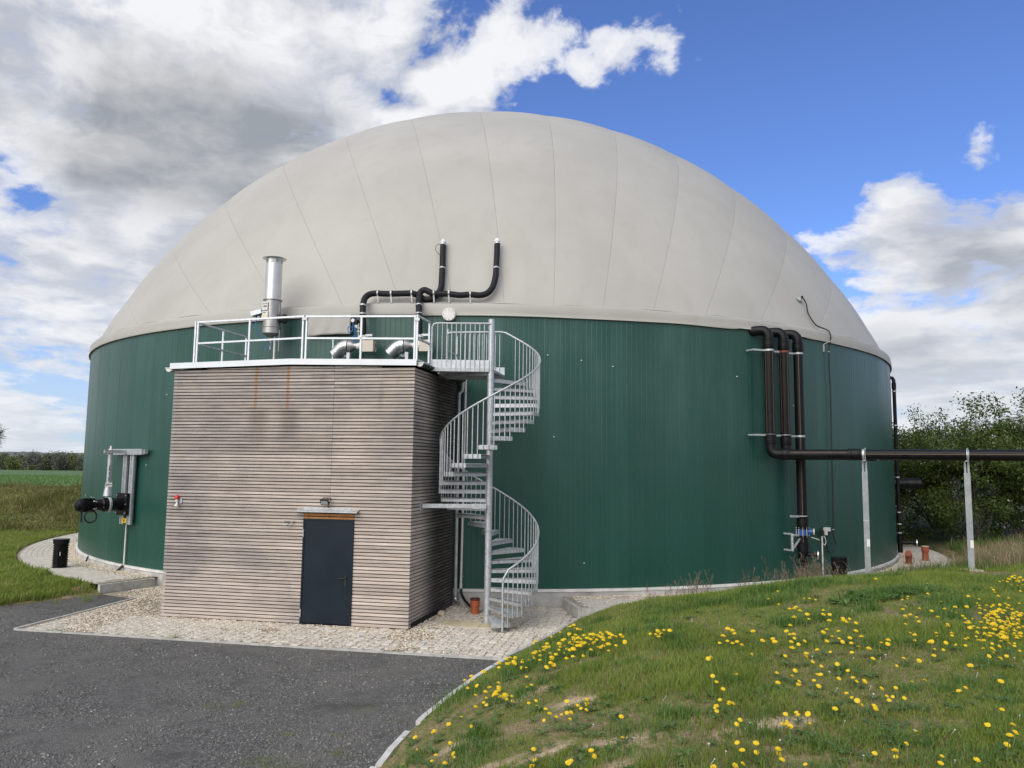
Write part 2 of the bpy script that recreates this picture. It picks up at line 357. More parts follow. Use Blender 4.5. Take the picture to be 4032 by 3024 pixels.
M_petal = mat('dandelion_petal', rough=.55, fn=lambda t, p: t.put(p.inputs['Base Color'], t.mix(t.noise(obj_co(t), 130, 2), (.62, .40, .004), (.86, .62, .012))))
M_stem = mat('dandelion_stem', (.13, .19, .05), .5)
M_seed = mat('dandelion_clock', (.45, .45, .42), .8)

# ------------------------------------------------------------------ mesh builder
def unit(v): v = np.asarray(v, float); return v/np.linalg.norm(v)
def frame_of(d):
    d = unit(d); up = np.array([0, 0, 1.0]) if abs(d[2]) < .95 else np.array([1.0, 0, 0])
    a = unit(np.cross(up, d)); b = np.cross(d, a); return a, b, d

class MB:
    def __init__(s): s.v = []; s.f = []; s.m = []; s.cur = 0
    def add(s, verts, faces):
        o = len(s.v); s.v.extend([tuple(map(float, q)) for q in verts]); s.f.extend([tuple(i+o for i in f) for f in faces]); s.m.extend([s.cur]*len(faces)); return s
    def obox(s, c, x, y, z, hx, hy, hz):
        c = np.asarray(c, float); x, y, z = np.asarray(x)*hx, np.asarray(y)*hy, np.asarray(z)*hz
        vs = [c+a*x+b*y+d*z for a in (-1, 1) for b in (-1, 1) for d in (-1, 1)]
        return s.add(vs, [(0, 1, 3, 2), (4, 6, 7, 5), (0, 4, 5, 1), (2, 3, 7, 6), (0, 2, 6, 4), (1, 5, 7, 3)])
    def box(s, lo, hi):
        lo = np.asarray(lo, float); hi = np.asarray(hi, float)
        return s.obox((lo+hi)/2, (1, 0, 0), (0, 1, 0), (0, 0, 1), *(abs(hi-lo)/2))
    def bar(s, a, b, wd, ht, side=None):
        a = np.asarray(a, float); b = np.asarray(b, float); d = unit(b-a)
        if side is None: x, y, _ = frame_of(d)
        else:
            x = unit(np.asarray(side) - d*np.dot(side, d)); y = np.cross(d, x)
        return s.obox((a+b)/2, x, y, d, wd/2, ht/2, np.linalg.norm(b-a)/2)
    def ring(s, c, a, b, r, n): 
        o = len(s.v)
        for i in range(n):
            t = 2*math.pi*i/n; s.v.append(tuple(np.asarray(c)+a*math.cos(t)*r+b*math.sin(t)*r))
        return o
    def tube(s, pts, r, n=10, caps=True):
        pts = [np.asarray(p, float) for p in pts]; rs = [r]*len(pts) if np.isscalar(r) else list(r)
        d0 = pts[1]-pts[0]; a, b, d = frame_of(d0); os = []
        for i, p in enumerate(pts):
            if i == 0: dd = pts[1]-p
            elif i == len(pts)-1: dd = p-pts[i-1]
            else:
                u1 = pts[i+1]-p; u2 = p-pts[i-1]
                dd = u1/(np.linalg.norm(u1)+1e-12)+u2/(np.linalg.norm(u2)+1e-12)
            if np.linalg.norm(dd) < 1e-9: dd = d
            dd = unit(dd)
            a = a-dd*np.dot(a, dd); a = unit(a); b = np.cross(dd, a); d = dd
            os.append(s.ring(p, a, b, rs[i], n))
        for i in range(len(os)-1):
            for k in range(n):
                k2 = (k+1) % n; s.f.append((os[i]+k, os[i]+k2, os[i+1]+k2, os[i+1]+k)); s.m.append(s.cur)
        if caps:
            s.f.append(tuple(os[0]+k for k in reversed(range(n)))); s.m.append(s.cur)
            s.f.append(tuple(os[-1]+k for k in range(n))); s.m.append(s.cur)
        return s
    def cyl(s, a, b, r, n=16): return s.tube([a, b], r, n)
    def lathe(s, c, axis, prof, n=24):       # prof: (radius, distance along axis)
        a, b, d = frame_of(axis); c = np.asarray(c, float); os = []
        for r, h in prof: os.append(s.ring(c+d*h, a, b, max(r, 1e-4), n))
        for i in range(len(os)-1):
            for k in range(n):
                k2 = (k+1) % n; s.f.append((os[i]+k, os[i]+k2, os[i+1]+k2, os[i+1]+k)); s.m.append(s.cur)
        s.f.append(tuple(os[0]+k for k in reversed(range(n)))); s.f.append(tuple(os[-1]+k for k in range(n))); s.m += [s.cur]*2
        return s
    def prism(s, poly, z0, z1):
        n = len(poly); o = len(s.v)
        for z in (z0, z1):
            for q in poly: s.v.append((float(q[0]), float(q[1]), float(z)))
        for i in range(n):
            j = (i+1) % n; s.f.append((o+i, o+j, o+n+j, o+n+i)); s.m.append(s.cur)
        s.f.append(tuple(o+i for i in reversed(range(n)))); s.f.append(tuple(o+n+i for i in range(n))); s.m += [s.cur]*2
        return s
    def mesh(s, name, mats, off=(0, 0, 0), smooth=35, flip=False):
        me = bpy.data.meshes.new(name)
        off = np.asarray(off, float)
        me.from_pydata([tuple(np.asarray(q)-off) for q in s.v], [], s.f)
        for M in (mats if isinstance(mats, (list, tuple)) else [mats]): me.materials.append(M)
        if any(s.m): me.polygons.foreach_set('material_index', s.m)
        if smooth:
            me.polygons.foreach_set('use_smooth', [True]*len(s.f)); me.set_sharp_from_angle(angle=R_(smooth))
        me.update(); return me
    def build(s, name, mats, parent=None, smooth=35):
        off = base_of(parent) if parent is not None else (0, 0, 0)
        o = bpy.data.objects.new(name, s.mesh(name, mats, off, smooth)); COL.objects.link(o)
        if parent is not None: o.parent = parent; BASE[o.name] = off
        return o
BASE = {}
def base_of(o): return BASE.get(o.name, tuple(o.location))
def tag(o, label=None, cat=None, group=None, kind=None):
    if label: o['label'] = label
    if cat: o['category'] = cat
    if group: o['group'] = group
    if kind: o['kind'] = kind
    return o
def thing(name, label, cat, loc=(0, 0, 0), group=None):
    o = bpy.data.objects.new(name, None); COL.objects.link(o); o.location = tuple(map(float, loc)); o.empty_display_size = .2
    BASE[o.name] = tuple(map(float, loc)); return tag(o, label, cat, group)
def link_copy(o, parent=None, name=None):
    c = o.copy(); COL.objects.link(c)
    if parent is not None: c.parent = parent
    return c
def single(mb, name, mats, label, cat, group=None, loc=None, smooth=35):     # a thing that is one mesh, origin at its base
    vs = np.array(mb.v)
    if loc is None: loc = ((vs[:, 0].min()+vs[:, 0].max())/2, (vs[:, 1].min()+vs[:, 1].max())/2, vs[:, 2].min())
    o = bpy.data.objects.new(name, mb.mesh(name, mats, loc, smooth)); COL.objects.link(o); o.location = loc
    return tag(o, label, cat, group)
def raw_mesh(name, verts, faces_flat, nper, mats, tint=None, mi=None, attrname='tint', smooth=False):
    me = bpy.data.meshes.new(name); nv = len(verts); nf = len(faces_flat)//nper
    me.vertices.add(nv); me.vertices.foreach_set('co', np.asarray(verts, np.float32).ravel())
    me.loops.add(len(faces_flat)); me.loops.foreach_set('vertex_index', np.asarray(faces_flat, np.int32))
    me.polygons.add(nf); me.polygons.foreach_set('loop_start', np.arange(0, nf*nper, nper, dtype=np.int32))
    me.polygons.foreach_set('loop_total', np.full(nf, nper, np.int32))
    for M in (mats if isinstance(mats, (list, tuple)) else [mats]): me.materials.append(M)
    if mi is not None: me.polygons.foreach_set('material_index', np.asarray(mi, np.int32))
    me.polygons.foreach_set('use_smooth', np.full(nf, bool(smooth)))
    if tint is not None:
        a = me.attributes.new(attrname, 'FLOAT', 'POINT'); a.data.foreach_set('value', np.asarray(tint, np.float32))
    me.update(calc_edges=True); me.validate(); return me
def raw_obj(me, name, kind=None, parent=None):
    o = bpy.data.objects.new(name, me); COL.objects.link(o)
    if kind: o['kind'] = kind
    if parent is not None: o.parent = parent
    return o
def bez(pts, n=6):           # Catmull-Rom through points
    P = [np.asarray(p, float) for p in pts]; P = [2*P[0]-P[1]]+P+[2*P[-1]-P[-2]]; out = []
    for i in range(1, len(P)-2):
        for k in range(n):
            t = k/n; out.append(.5*((2*P[i])+(-P[i-1]+P[i+1])*t+(2*P[i-1]-5*P[i]+4*P[i+1]-P[i+2])*t*t+(-P[i-1]+3*P[i]-3*P[i+1]+P[i+2])*t**3))
    out.append(P[-2]); return out
# value noise for scatter masks
def vnoise(x, y, scale=1.0, seed=0):
    x = np.asarray(x)*scale; y = np.asarray(y)*scale
    def h(i, j):
        n = (i*374761393+j*668265263+seed*144665) & 0x7fffffff
        n = ((n ^ (n >> 13))*1274126177) & 0x7fffffff
        return ((n ^ (n >> 16)) & 0xffff)/65535.0
    xi = np.floor(x).astype(np.int64); yi = np.floor(y).astype(np.int64); fx = x-xi; fy = y-yi
    fx = fx*fx*(3-2*fx); fy = fy*fy*(3-2*fy)
    return (h(xi, yi)*(1-fx)+h(xi+1, yi)*fx)*(1-fy)+(h(xi, yi+1)*(1-fx)+h(xi+1, yi+1)*fx)*fy
def fbm(x, y, scale=1.0, seed=0, o=4):
    s = 0; a = .5; tot = 0
    for i in range(o): s = s+a*vnoise(x, y, scale*2**i, seed+i*17); tot += a; a *= .5
    return s/tot
def project(P):              # only used to keep scatter inside the view
    P = np.asarray(P, float)-EYE; zc = P@cF; return (P@cR)/zc*3061+2016, 1512-(P@cU)/zc*3061, zc

# ================================================================== TERRAIN
TC = np.array([-.766, 34.116]); TR = 15.70
RING = 17.35
def ringpt(az, r): a = R_(az); return (TC[0]+r*math.sin(a), TC[1]-r*math.cos(a))
K = [(-6.5, -14), (-4.2, -6), (-2.75, 0), (-1.9, 5), (-1.353, 8.707), (-1.25, 9.355), (-1.069, 10.194), (-.998, 10.47), (-.674, 11.48), (-.493, 12.03), (.014, 13.37), (.788, 15.02), (1.488, 16.79)]
K = K+[ringpt(a, RING+.06) for a in np.arange(9, 150, 3)]
LB = [(-60, 2), (-24, 11.5), (-13.5, 15.4), (-11.18, 17.45), (-9.95, 19.3)]+[ringpt(a, RING+.06) for a in np.arange(-32, -200, -4)]
ASPH = [(-8.775, 18.63), (-9.86, 19.24), (-11.18, 17.5), (-13.5, 15.45), (-24, 11.6), (-40, 7), (-40, -14), (-6.5, -14)]+K[1:11]+[(-.06, 13.33), (-9.37, 15.196)]
PAVE = [(-9.37, 15.196), (-.06, 13.33), (.788, 15.02), (1.488, 16.79), (1.24, 18.116), (.0, 18.6), (-5, 19.2), (-8.9, 20.9), (-9.176, 20.495), (-9.86, 19.24), (-8.775, 18.63)]
def seg_dist(x, y, path):
    best = np.full(x.shape, 1e9); side = np.zeros(x.shape)
    for (x0, y0), (x1, y1) in zip(path[:-1], path[1:]):
        ex, ey = x1-x0, y1-y0; L = ex*ex+ey*ey
        t = np.clip(((x-x0)*ex+(y-y0)*ey)/L, 0, 1); px = x-(x0+t*ex); py = y-(y0+t*ey); d = np.hypot(px, py)
        cr = -(ex*(y-y0)-ey*(x-x0)); m = d < best-1e-9
        side = np.where(m, np.sign(cr), side); best = np.where(m, d, best)
    return best*side
def inpoly(x, y, poly):
    r = np.zeros(x.shape, bool); n = len(poly)
    for i in range(n):
        x0, y0 = poly[i]; x1, y1 = poly[(i+1) % n]
        c = ((y0 > y) != (y1 > y)); xi = (x1-x0)*(y-y0)/((y1-y0) if y1 != y0 else 1e-9)+x0
        r ^= c & (x < xi)
    return r
def sstep(x, a, b):
    t = np.clip((x-a)/(b-a), 0, 1); return t*t*(3-2*t)
def height(x, y):
    x = np.asarray(x, float); y = np.asarray(y, float); shp = x.shape; x = x.ravel(); y = y.ravel()
    r = np.hypot(x-TC[0], y-TC[1])
    sk = seg_dist(x, y, K)
    sl = -seg_dist(x, y, LB)
    bump = (fbm(x, y, .8, 3, 4)-.5)*.10+(fbm(x, y, 3.1, 9, 3)-.5)*.035
    # right bank
    azr = np.degrees(np.arctan2(x-TC[0], -(y-TC[1])))
    top = 1.32+.45*np.exp(-np.clip(y, 0, 99)/5.0)-.35*sstep(y, 15, 27)-.10*sstep(y, 26, 33)
    top = top-.27*sstep(y, 10.5, 13.5)*(1-sstep(x, 3.0, 5.6))+.10*sstep(y, 11, 15)*sstep(x, 4.6, 7.2)*(1-1.0*sstep(x, 9.2, 11.2))-.13*sstep(x, 8.2, 9.6)*sstep(y, 12, 14.5)*(1-sstep(y, 16.9, 17.6))
    lead = .16*sstep(azr, 7.5, 14)
    hb = lead*sstep(sk, -.02, .12)+top*(1-np.exp(-np.clip(sk, 0, None)/BANK_L))*.98-lead*sstep(sk, 0, 2.5)
    hb = hb+bump*sstep(sk, .1, 1.2)
    hb = hb*(1-.35*sstep(y, 20, 30)*sstep(azr, 30, 60))
    # left verge, berm and fields
    la = -seg_dist(x, y, LB[:5])
    hl = .02+.175*np.maximum(sstep(la, 0, 1.1), sstep(r, RING+1.0, RING+.3)*sstep(la, -.05, .35))+.012*np.clip(sl-1, 0, 20)+bump*sstep(sl, .1, 1.0)
    hl = hl*sstep(y, -6, 12)
    far = 1.75-.0098*np.clip(y-42, 0, 358)
    far = far-6.0*sstep(y, 404, 430)+0.0
    far = far+17.0*sstep(y, 620, 1350)*sstep(y, 1e9, 1e8)
    hl = hl+(far-hl)*sstep(y+(fbm(x, y, .15, 5, 3)-.5)*2.0, 33.6, 41.5)+bump*2.2*sstep(y, 33, 36)*sstep(y, 43, 41)
    fr = .62+(far-.62)*sstep(y, 36, 60)
    hb = hb+(fr-hb)*sstep(y, 28, 36)
    right = (sk > 0) & (x > -9)
    h = np.where(right, hb, hl)
    wmid = sstep(x, -12, 12)*sstep(y, 50, 54)
    h = np.where(y > 50, hl+(far-hl)*wmid, h)
    inside = (r < RING+.05) | inpoly(x, y, ASPH) | inpoly(x, y, PAVE)
    h = np.where(inside, -.09, np.maximum(h, -40))
    return h.reshape(shp)
BANK_L = 1.9
xs = np.unique(np.concatenate([np.arange(-26, 24.01, .22), -26-np.geomspace(.3, 7000, 46), 24+np.geomspace(.3, 7000, 46)]))
ys = np.unique(np.concatenate([np.arange(-4, 44, .22), 44+np.geomspace(.3, 9000, 60), -4-np.geomspace(.3, 600, 22)]))
GX, GY = np.meshgrid(xs, ys); GZ = height(GX, GY)
nx, ny = len(xs), len(ys)
V = np.stack([GX.ravel(), GY.ravel(), GZ.ravel()], 1)
ii = (np.arange(ny-1)[:, None]*nx+np.arange(nx-1)[None, :]).ravel()
F = np.stack([ii, ii+1, ii+1+nx, ii+nx], 1)
# bare soil patches on the bank, where they are worn into the turf
BARE = [(1.99, 6.32, .44, .21, .1), (1.38, 6.24, .10, .07, .1), (1.88, 5.72, .22, .08, .1), (2.0, 5.53, .24, .08, .1), (.79, 5.81, .2, .12, .1), (.27, 6.48, .3, .12, .1), (-.17, 6.62, .4, .12, .1), (.64, 7.87, .30, .1, .1), (3.03, 5.34, .2, .06, .1), (.16, 8.65, .4, .15, .1), (1.08, 5.53, .3, .1, .1), (.74, 6.38, .4, .12, .1), (-.5, 7.6, .2, .1, .2)]
def bareness(x, y):
    b = np.zeros(np.shape(x))
    for cx, cy, a, bb, an in BARE:
        c, s = math.cos(an), math.sin(an); u = ((x-cx)*c+(y-cy)*s)/a; v = (-(x-cx)*s+(y-cy)*c)/bb
        b = np.maximum(b, sstep(-(u*u+v*v)+(fbm(x, y, 3.0, 21, 3)-.5)*1.6, -1.15, -.35))
    return b
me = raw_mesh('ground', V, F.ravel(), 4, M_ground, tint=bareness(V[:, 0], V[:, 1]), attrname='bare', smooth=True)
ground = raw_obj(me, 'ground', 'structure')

# crushed asphalt yard
def poly_sheet(name, poly, z, M, kind='structure'):
    import bmesh
    bm = bmesh.new(); vs = [bm.verts.new((p[0], p[1], z)) for p in poly]; f = bm.faces.new(vs)
    if f.normal.z < 0: f.normal_flip()
    bmesh.ops.triangulate(bm, faces=[f]); me = bpy.data.meshes.new(name); bm.to_mesh(me); bm.free(); me.materials.append(M)
    for p in me.polygons:
        if p.normal.z < 0: p.flip()
    o = bpy.data.objects.new(name, me); COL.objects.link(o); o['kind'] = kind; return o
yard = poly_sheet('asphalt_yard', ASPH, -.015, M_asph)
pave = poly_sheet('paving', PAVE, -.011, M_gravelbed)

# ------------------------------------------------------------------ kerbs
def kerb_run(name, pts, wd, z0, z1, label, group, seg=1.0, jitter=.006, M=None):
    """one kerb line: a thing whose separate kerb stones are its parts"""
    root = thing(name, label, 'kerb', (*pts[0], 0), group)
    for (a, b) in zip(pts[:-1], pts[1:]):
        a = np.array(a); b = np.array(b); L = np.linalg.norm(b-a); n = max(1, int(round(L/seg))); d = (b-a)/L; sd = np.array([-d[1], d[0]])
        for k in range(n):
            p = a+d*(L*k/n+.004); q = a+d*(L*(k+1)/n-.004); j = random.uniform(-jitter, jitter); dz = random.uniform(-jitter, jitter)
            mb = MB(); c = (p+q)/2+sd*j
            mb.obox((c[0], c[1], (z0+z1)/2+dz), (d[0], d[1], 0), (sd[0], sd[1], 0), (0, 0, 1), np.linalg.norm(q-p)/2, wd/2, (z1-z0)/2)
            mb.build('kerb_stone', M or M_kerb, root, smooth=0)
    return root
KG = 'concrete kerb lines round the paving'
kerb_run('kerb', [(-9.37, 15.17), (-.06, 13.305)], .07, -.1, .012, 'long flush concrete edging between the dark asphalt and the paving in front of the hut', KG)
kerb_run('kerb', [(-9.40, 15.22), (-8.80, 18.66)], .07, -.1, .012, 'short flush concrete edging at the far left tip of the paving', KG)
kerb_run('kerb', [(-.06, 13.33), (.788, 15.02), (1.488, 16.79)], .07, -.1, .05, 'concrete edging between the paving and the dandelion bank right of the spiral stair', KG)
kerb_run('kerb', [(-1.353, 8.55), (-1.29, 9.1), (-1.19, 9.62)], .075, -.1, .055, 'pale edging stone nearest the camera between asphalt and grass bank', KG, .9, .006, M_kerb_pale)
kerb_run('kerb', [(-1.10, 9.98), (-1.04, 10.26), (-.70, 11.42), (-.52, 11.98), (-.02, 13.28)], .075, -.1, .05, 'curving pale edging between asphalt and grass bank, running up to the paving corner', KG, .9, .006, M_kerb_pale)
kerb_run('kerb', [(-1.39, 8.5), (-1.9, 5.0), (-2.7, .3)], .075, -.1, .05, 'pale edging of the grass bank at the bottom edge of the picture', KG, 1.0, .006, M_kerb_pale)
kerb_run('kerb', [(-9.97, 19.30), (-9.18, 20.52)], .10, -.1, .205, 'raised concrete kerb end of the ring paving left of the hut', KG)
kerb_run('kerb', [(1.24, 18.12), (1.50, 16.90)], .10, -.1, .205, 'raised concrete kerb end of the ring paving right of the spiral stair', KG)
kerb_run('kerb', [ringpt(a, RING) for a in np.arange(7.6, 33, 3.3)], .10, -.1, .205, 'raised curved kerb of the ring paving above the dandelion bank', KG)

# ------------------------------------------------------------------ paving: stones laid in staggered rows, open gravel joints
SX, SY = .152, .205
stone_mb = MB(); hx, hy, h0, h1, bv = .0735, .0915, -.034, .004, .009
stone_mb.add([(-hx, -hy, h0), (hx, -hy, h0), (hx, hy, h0), (-hx, hy, h0), (-hx, -hy, h1-bv), (hx, -hy, h1-bv), (hx, hy, h1-bv), (-hx, hy, h1-bv),
              (-hx+bv, -hy+bv, h1), (hx-bv, -hy+bv, h1), (hx-bv, hy-bv, h1), (-hx+bv, hy-bv, h1)],
             [(0, 1, 5, 4), (1, 2, 6, 5), (2, 3, 7, 6), (3, 0, 4, 7), (4, 5, 9, 8), (5, 6, 10, 9), (6, 7, 11, 10), (7, 4, 8, 11), (8, 9, 10, 11)])
stone_me = stone_mb.mesh('paving_stone', M_stonetile, (0, 0, 0), 0)
ang0 = math.atan2(T1[1], T1[0])
ca, sa = math.cos(ang0), math.sin(ang0)
gi, gj = np.meshgrid(np.arange(-80, 60), np.arange(-16, 40))
lx = gi*SX; ly = (gj+.5*(gi % 2))*SY
wx = HC[0]+ca*lx-sa*ly; wy = HC[1]+sa*lx+ca*ly
poly_in = [(-9.25, 15.24), (-.08, 13.40), (.72, 15.06), (1.40, 16.80), (1.18, 18.02), (-.2, 18.40), (-5, 19.02), (-8.7, 20.7), (-9.1, 20.40), (-9.78, 19.30), (-8.70, 18.66)]
ok = inpoly(wx.ravel(), wy.ravel(), poly_in)
# not under the hut, its gravel margin or the stair slab
rel = np.stack([wx.ravel()-HC[0], wy.ravel()-HC[1]], 1); ss = rel@T1[:2]; qq = rel@T2[:2]; dfr = rel@N1[:2]; dsd = rel@N2[:2]
ok &= ~((dfr < .10) & (dsd < .12))
rr = np.hypot(wx.ravel()-TC[0], wy.ravel()-TC[1]); ok &= rr > TR+.42
ok &= ~((ss < -5.6) & (rr < TR+.9))
sx_, sy_ = wx.ravel()[ok], wy.ravel()[ok]
order = np.argsort(np.hypot(sx_, sy_)); sx_, sy_ = sx_[order], sy_[order]
gravelly = fbm(sx_, sy_, 1.1, 40, 3)
tri = sstep(-sx_, 7.0, 8.8)*.22
keep = gravelly+tri < .66
sx_, sy_ = sx_[keep], sy_[keep]
sx_ = sx_+rng.normal(0, .007, len(sx_)); sy_ = sy_+rng.normal(0, .009, len(sy_))
for i in range(min(300, len(sx_))):
    o = bpy.data.objects.new('paving_stone', stone_me); COL.objects.link(o); o.parent = pave
    o.location = (sx_[i], sy_[i], random.uniform(-.004, .004)); o.rotation_euler = (random.uniform(-.015, .015), random.uniform(-.015, .015), ang0+random.uniform(-.06, .06)); o.scale = (random.uniform(.88, 1.04), random.uniform(.82, 1.06), 1)
bv_ = np.array(stone_mb.v); bf_ = np.array(stone_mb.f)
def mass_stones(name, X, Y, Z, A, parent=None):
    n = len(X); c, s = np.cos(A)[:, None], np.sin(A)[:, None]
    vx = X[:, None]+c*bv_[:, 0]-s*bv_[:, 1]; vy = Y[:, None]+s*bv_[:, 0]+c*bv_[:, 1]; vz = Z[:, None]+bv_[None, :, 2]
    v = np.stack([vx, vy, vz], 2).reshape(-1, 3); f = (bf_[None]+(np.arange(n)*len(bv_))[:, None, None]).reshape(-1, 4)
    return raw_obj(raw_mesh(name, v, f.ravel(), 4, M_stonetile), name, 'stuff', parent)
rest = slice(300, None); n_ = len(sx_[rest])
mass_stones('far_paving_stones', sx_[rest], sy_[rest], rng.uniform(-.004, .004, n_), ang0+rng.uniform(-.06, .06, n_), pave)

# ring paving round the tank, one step higher
def ring_sheet(name, r0, r1, a0, a1, z, M, n=120):
    v = []; f = []
    for i in range(n+1):
        a = a0+(a1-a0)*i/n
        for r in (r0, r1): v.append((*ringpt(a, r), z))
    for i in range(n): f.append((2*i, 2*i+1, 2*i+3, 2*i+2))
    me = bpy.data.meshes.new(name); me.from_pydata(v, [], f); me.materials.append(M)
    for p in me.polygons:
        if p.normal.z < 0: p.flip()
    return raw_obj(me, name, 'structure')
ringp = ring_sheet('ring_paving', TR-.2, RING+.02, 7.4, 327.4, .188, M_gravelbed)
pr_, pa_ = [], []
for k in range(7):
    r = TR+.60+k*SX; n = int(2*math.pi*r/SY)
    a = (np.arange(n)+.5*(k % 2))/n*360
    pr_.append(np.full(n, r)); pa_.append(a)
pr_ = np.concatenate(pr_); pa_ = np.concatenate(pa_)
m_ = ((pa_ > 8.2) & (pa_ < 80)) | ((pa_ > 258) & (pa_ < 326.6)); pr_, pa_ = pr_[m_], pa_[m_]
X_ = TC[0]+pr_*np.sin(np.radians(pa_)); Y_ = TC[1]-pr_*np.cos(np.radians(pa_))
mass_stones('ring_paving_stones', X_, Y_, .200+rng.uniform(-.004, .004, len(X_)), np.radians(pa_)+math.pi/2, ringp)

# pebbles: margins along the hut and tank, the triangle left of the hut, loose ones on the paving
def pebbles(name, X, Y, Z, size, parent=None):
    n = len(X); base = np.array([(1, 0, 0), (-1, 0, 0), (0, 1, 0), (0, -1, 0), (0, 0, 1), (0, 0, -1)], float)
    fc = np.array([(0, 2, 4), (2, 1, 4), (1, 3, 4), (3, 0, 4), (2, 0, 5), (1, 2, 5), (3, 1, 5), (0, 3, 5)])
    sc = size[:, None]*rng.uniform(.6, 1.3, (n, 3))*np.array([1.2, 1.0, .6]); a = rng.uniform(0, 6.28, n); c, s = np.cos(a)[:, None], np.sin(a)[:, None]
    b = base[None]*sc[:, None, :]+rng.normal(0, .12, (n, 6, 3))*size[:, None, None]
    v = np.stack([X[:, None]+c*b[..., 0]-s*b[..., 1], Y[:, None]+s*b[..., 0]+c*b[..., 1], Z[:, None]+b[..., 2]], 2).reshape(-1, 3)
    f = (fc[None]+(np.arange(n)*6)[:, None, None]).reshape(-1, 3)
    return raw_obj(raw_mesh(name, v, f.ravel(), 3, M_pebble, tint=np.repeat(rng.uniform(0, 1, n), 6)), name, 'stuff', parent)
px_ = rng.uniform(-9.4, 1.4, 90000); py_ = rng.uniform(13.3, 20.8, 90000)
inn = inpoly(px_, py_, poly_in); px_, py_ = px_[inn], py_[inn]
rel = np.stack([px_-HC[0], py_-HC[1]], 1); dfr = rel@N1[:2]; dsd = rel@N2[:2]; sl_ = rel@T1[:2]
hut_in = (dfr < .015) & (dsd < .015) & (sl_ > -HLEN-.01)
edge = np.minimum(np.where(dsd < .1, np.abs(dfr), 9), np.where(dfr < .1, np.abs(dsd), 9)); rr = np.hypot(px_-TC[0], py_-TC[1])
prob = .26+.9*np.exp(-edge/.22)+.9*np.exp(-np.clip(rr-TR-.05, 0, None)/.35)
g2 = fbm(px_, py_, 1.1, 40, 3)+sstep(-px_, 7.0, 8.8)*.22; prob = np.maximum(prob, sstep(g2, .56, .70))
prob = np.maximum(prob, .30*sstep(sl_, -5.4, -6.2)*sstep(py_, 18.2, 16.0))
sel = (rng.uniform(0, 1, len(px_)) < prob) & ~hut_in & (rr > TR+.05)
px_, py_ = px_[sel], py_[sel]
pebbles('pebble_gravel', px_, py_, np.full(len(px_), .004), rng.uniform(.008, .024, len(px_)), pave)
a_ = np.concatenate([rng.uniform(270, 327, 9000), rng.uniform(8, 75, 9000)]); r_ = TR+.06+np.abs(rng.normal(0, .33, len(a_)))
k_ = r_ < RING-.05; a_, r_ = a_[k_], r_[k_]
pebbles('ring_gravel', TC[0]+r_*np.sin(np.radians(a_)), TC[1]-r_*np.cos(np.radians(a_)), np.full(len(a_), .195), rng.uniform(.010, .030, len(a_)), ringp)

# loose chips on the yard, denser towards the camera
n = 60000
dd = 7.2*np.exp(rng.uniform(0, math.log(2.4), n)); az_ = rng.uniform(-.72, .08, n); cx_ = dd*az_; cy_ = dd
inn = inpoly(cx_, cy_, ASPH) & (fbm(cx_, cy_, 1.6, 77, 3) > .36); cx_, cy_ = cx_[inn], cy_[inn]; n = len(cx_)
base = np.array([(-1, -.8, -.3), (1, -.6, -.3), (.2, 1, -.3), (-.4, -.1, .55), (.5, .0, .45)], float); fc = np.array([(0, 1, 4), (0, 4, 3), (1, 2, 4), (2, 3, 4), (2, 0, 3)])
sz_ = rng.uniform(.005, .017, n)*(1+.8*(rng.uniform(0, 1, n) > .96)); a = rng.uniform(0, 6.28, n); c, s = np.cos(a)[:, None], np.sin(a)[:, None]
b = base[None]*sz_[:, None, None]*rng.uniform(.6, 1.4, (n, 5, 1))
v = np.stack([cx_[:, None]+c*b[..., 0]-s*b[..., 1], cy_[:, None]+s*b[..., 0]+c*b[..., 1], -.013+b[..., 2]], 2).reshape(-1, 3)
f = (fc[None]+(np.arange(n)*5)[:, None, None]).reshape(-1, 3)
raw_obj(raw_mesh('loose_chips', v, f.ravel(), 3, M_chip, tint=np.repeat(rng.uniform(0, 1, n), 5)), 'loose_chips', 'stuff', yard)

# ================================================================== DIGESTER TANK
tank = thing('digester_tank', 'huge round green biogas digester with a pale grey domed membrane roof', 'storage tank', (TC[0], TC[1], 0))
ZB, ZW = .338, 6.771
def tp(az, off, z): a = R_(az); return np.array([TC[0]+(TR+off)*math.sin(a), TC[1]-(TR+off)*math.cos(a), z])
def az_of(p): return math.degrees(math.atan2(p[0]-TC[0], -(p[1]-TC[1])))
def radial(p): d = np.array([p[0]-TC[0], p[1]-TC[1], 0.0]); return d/np.linalg.norm(d)
def tang(p): r = radial(p); return np.array([-r[1], r[0], 0])
MB().lathe((TC[0], TC[1], 0), (0, 0, 1), [(TR+.035, -.3), (TR+.035, .285), (TR-.1, .30)], 240).build('plinth', M_conc, tank, 20)
MB().lathe((TC[0], TC[1], 0), (0, 0, 1), [(TR-.05, .29), (TR-.05, ZW+.28)], 180).build('inner_shell', M_dark, tank, 20)
MB().lathe((TC[0], TC[1], 0), (0, 0, 1), [(TR-.02, .290), (TR+.055, .292), (TR+.058, ZB+.012), (TR-.02, ZB+.018)], 240).build('drip_trim', M_whitetrim, tank, 30)
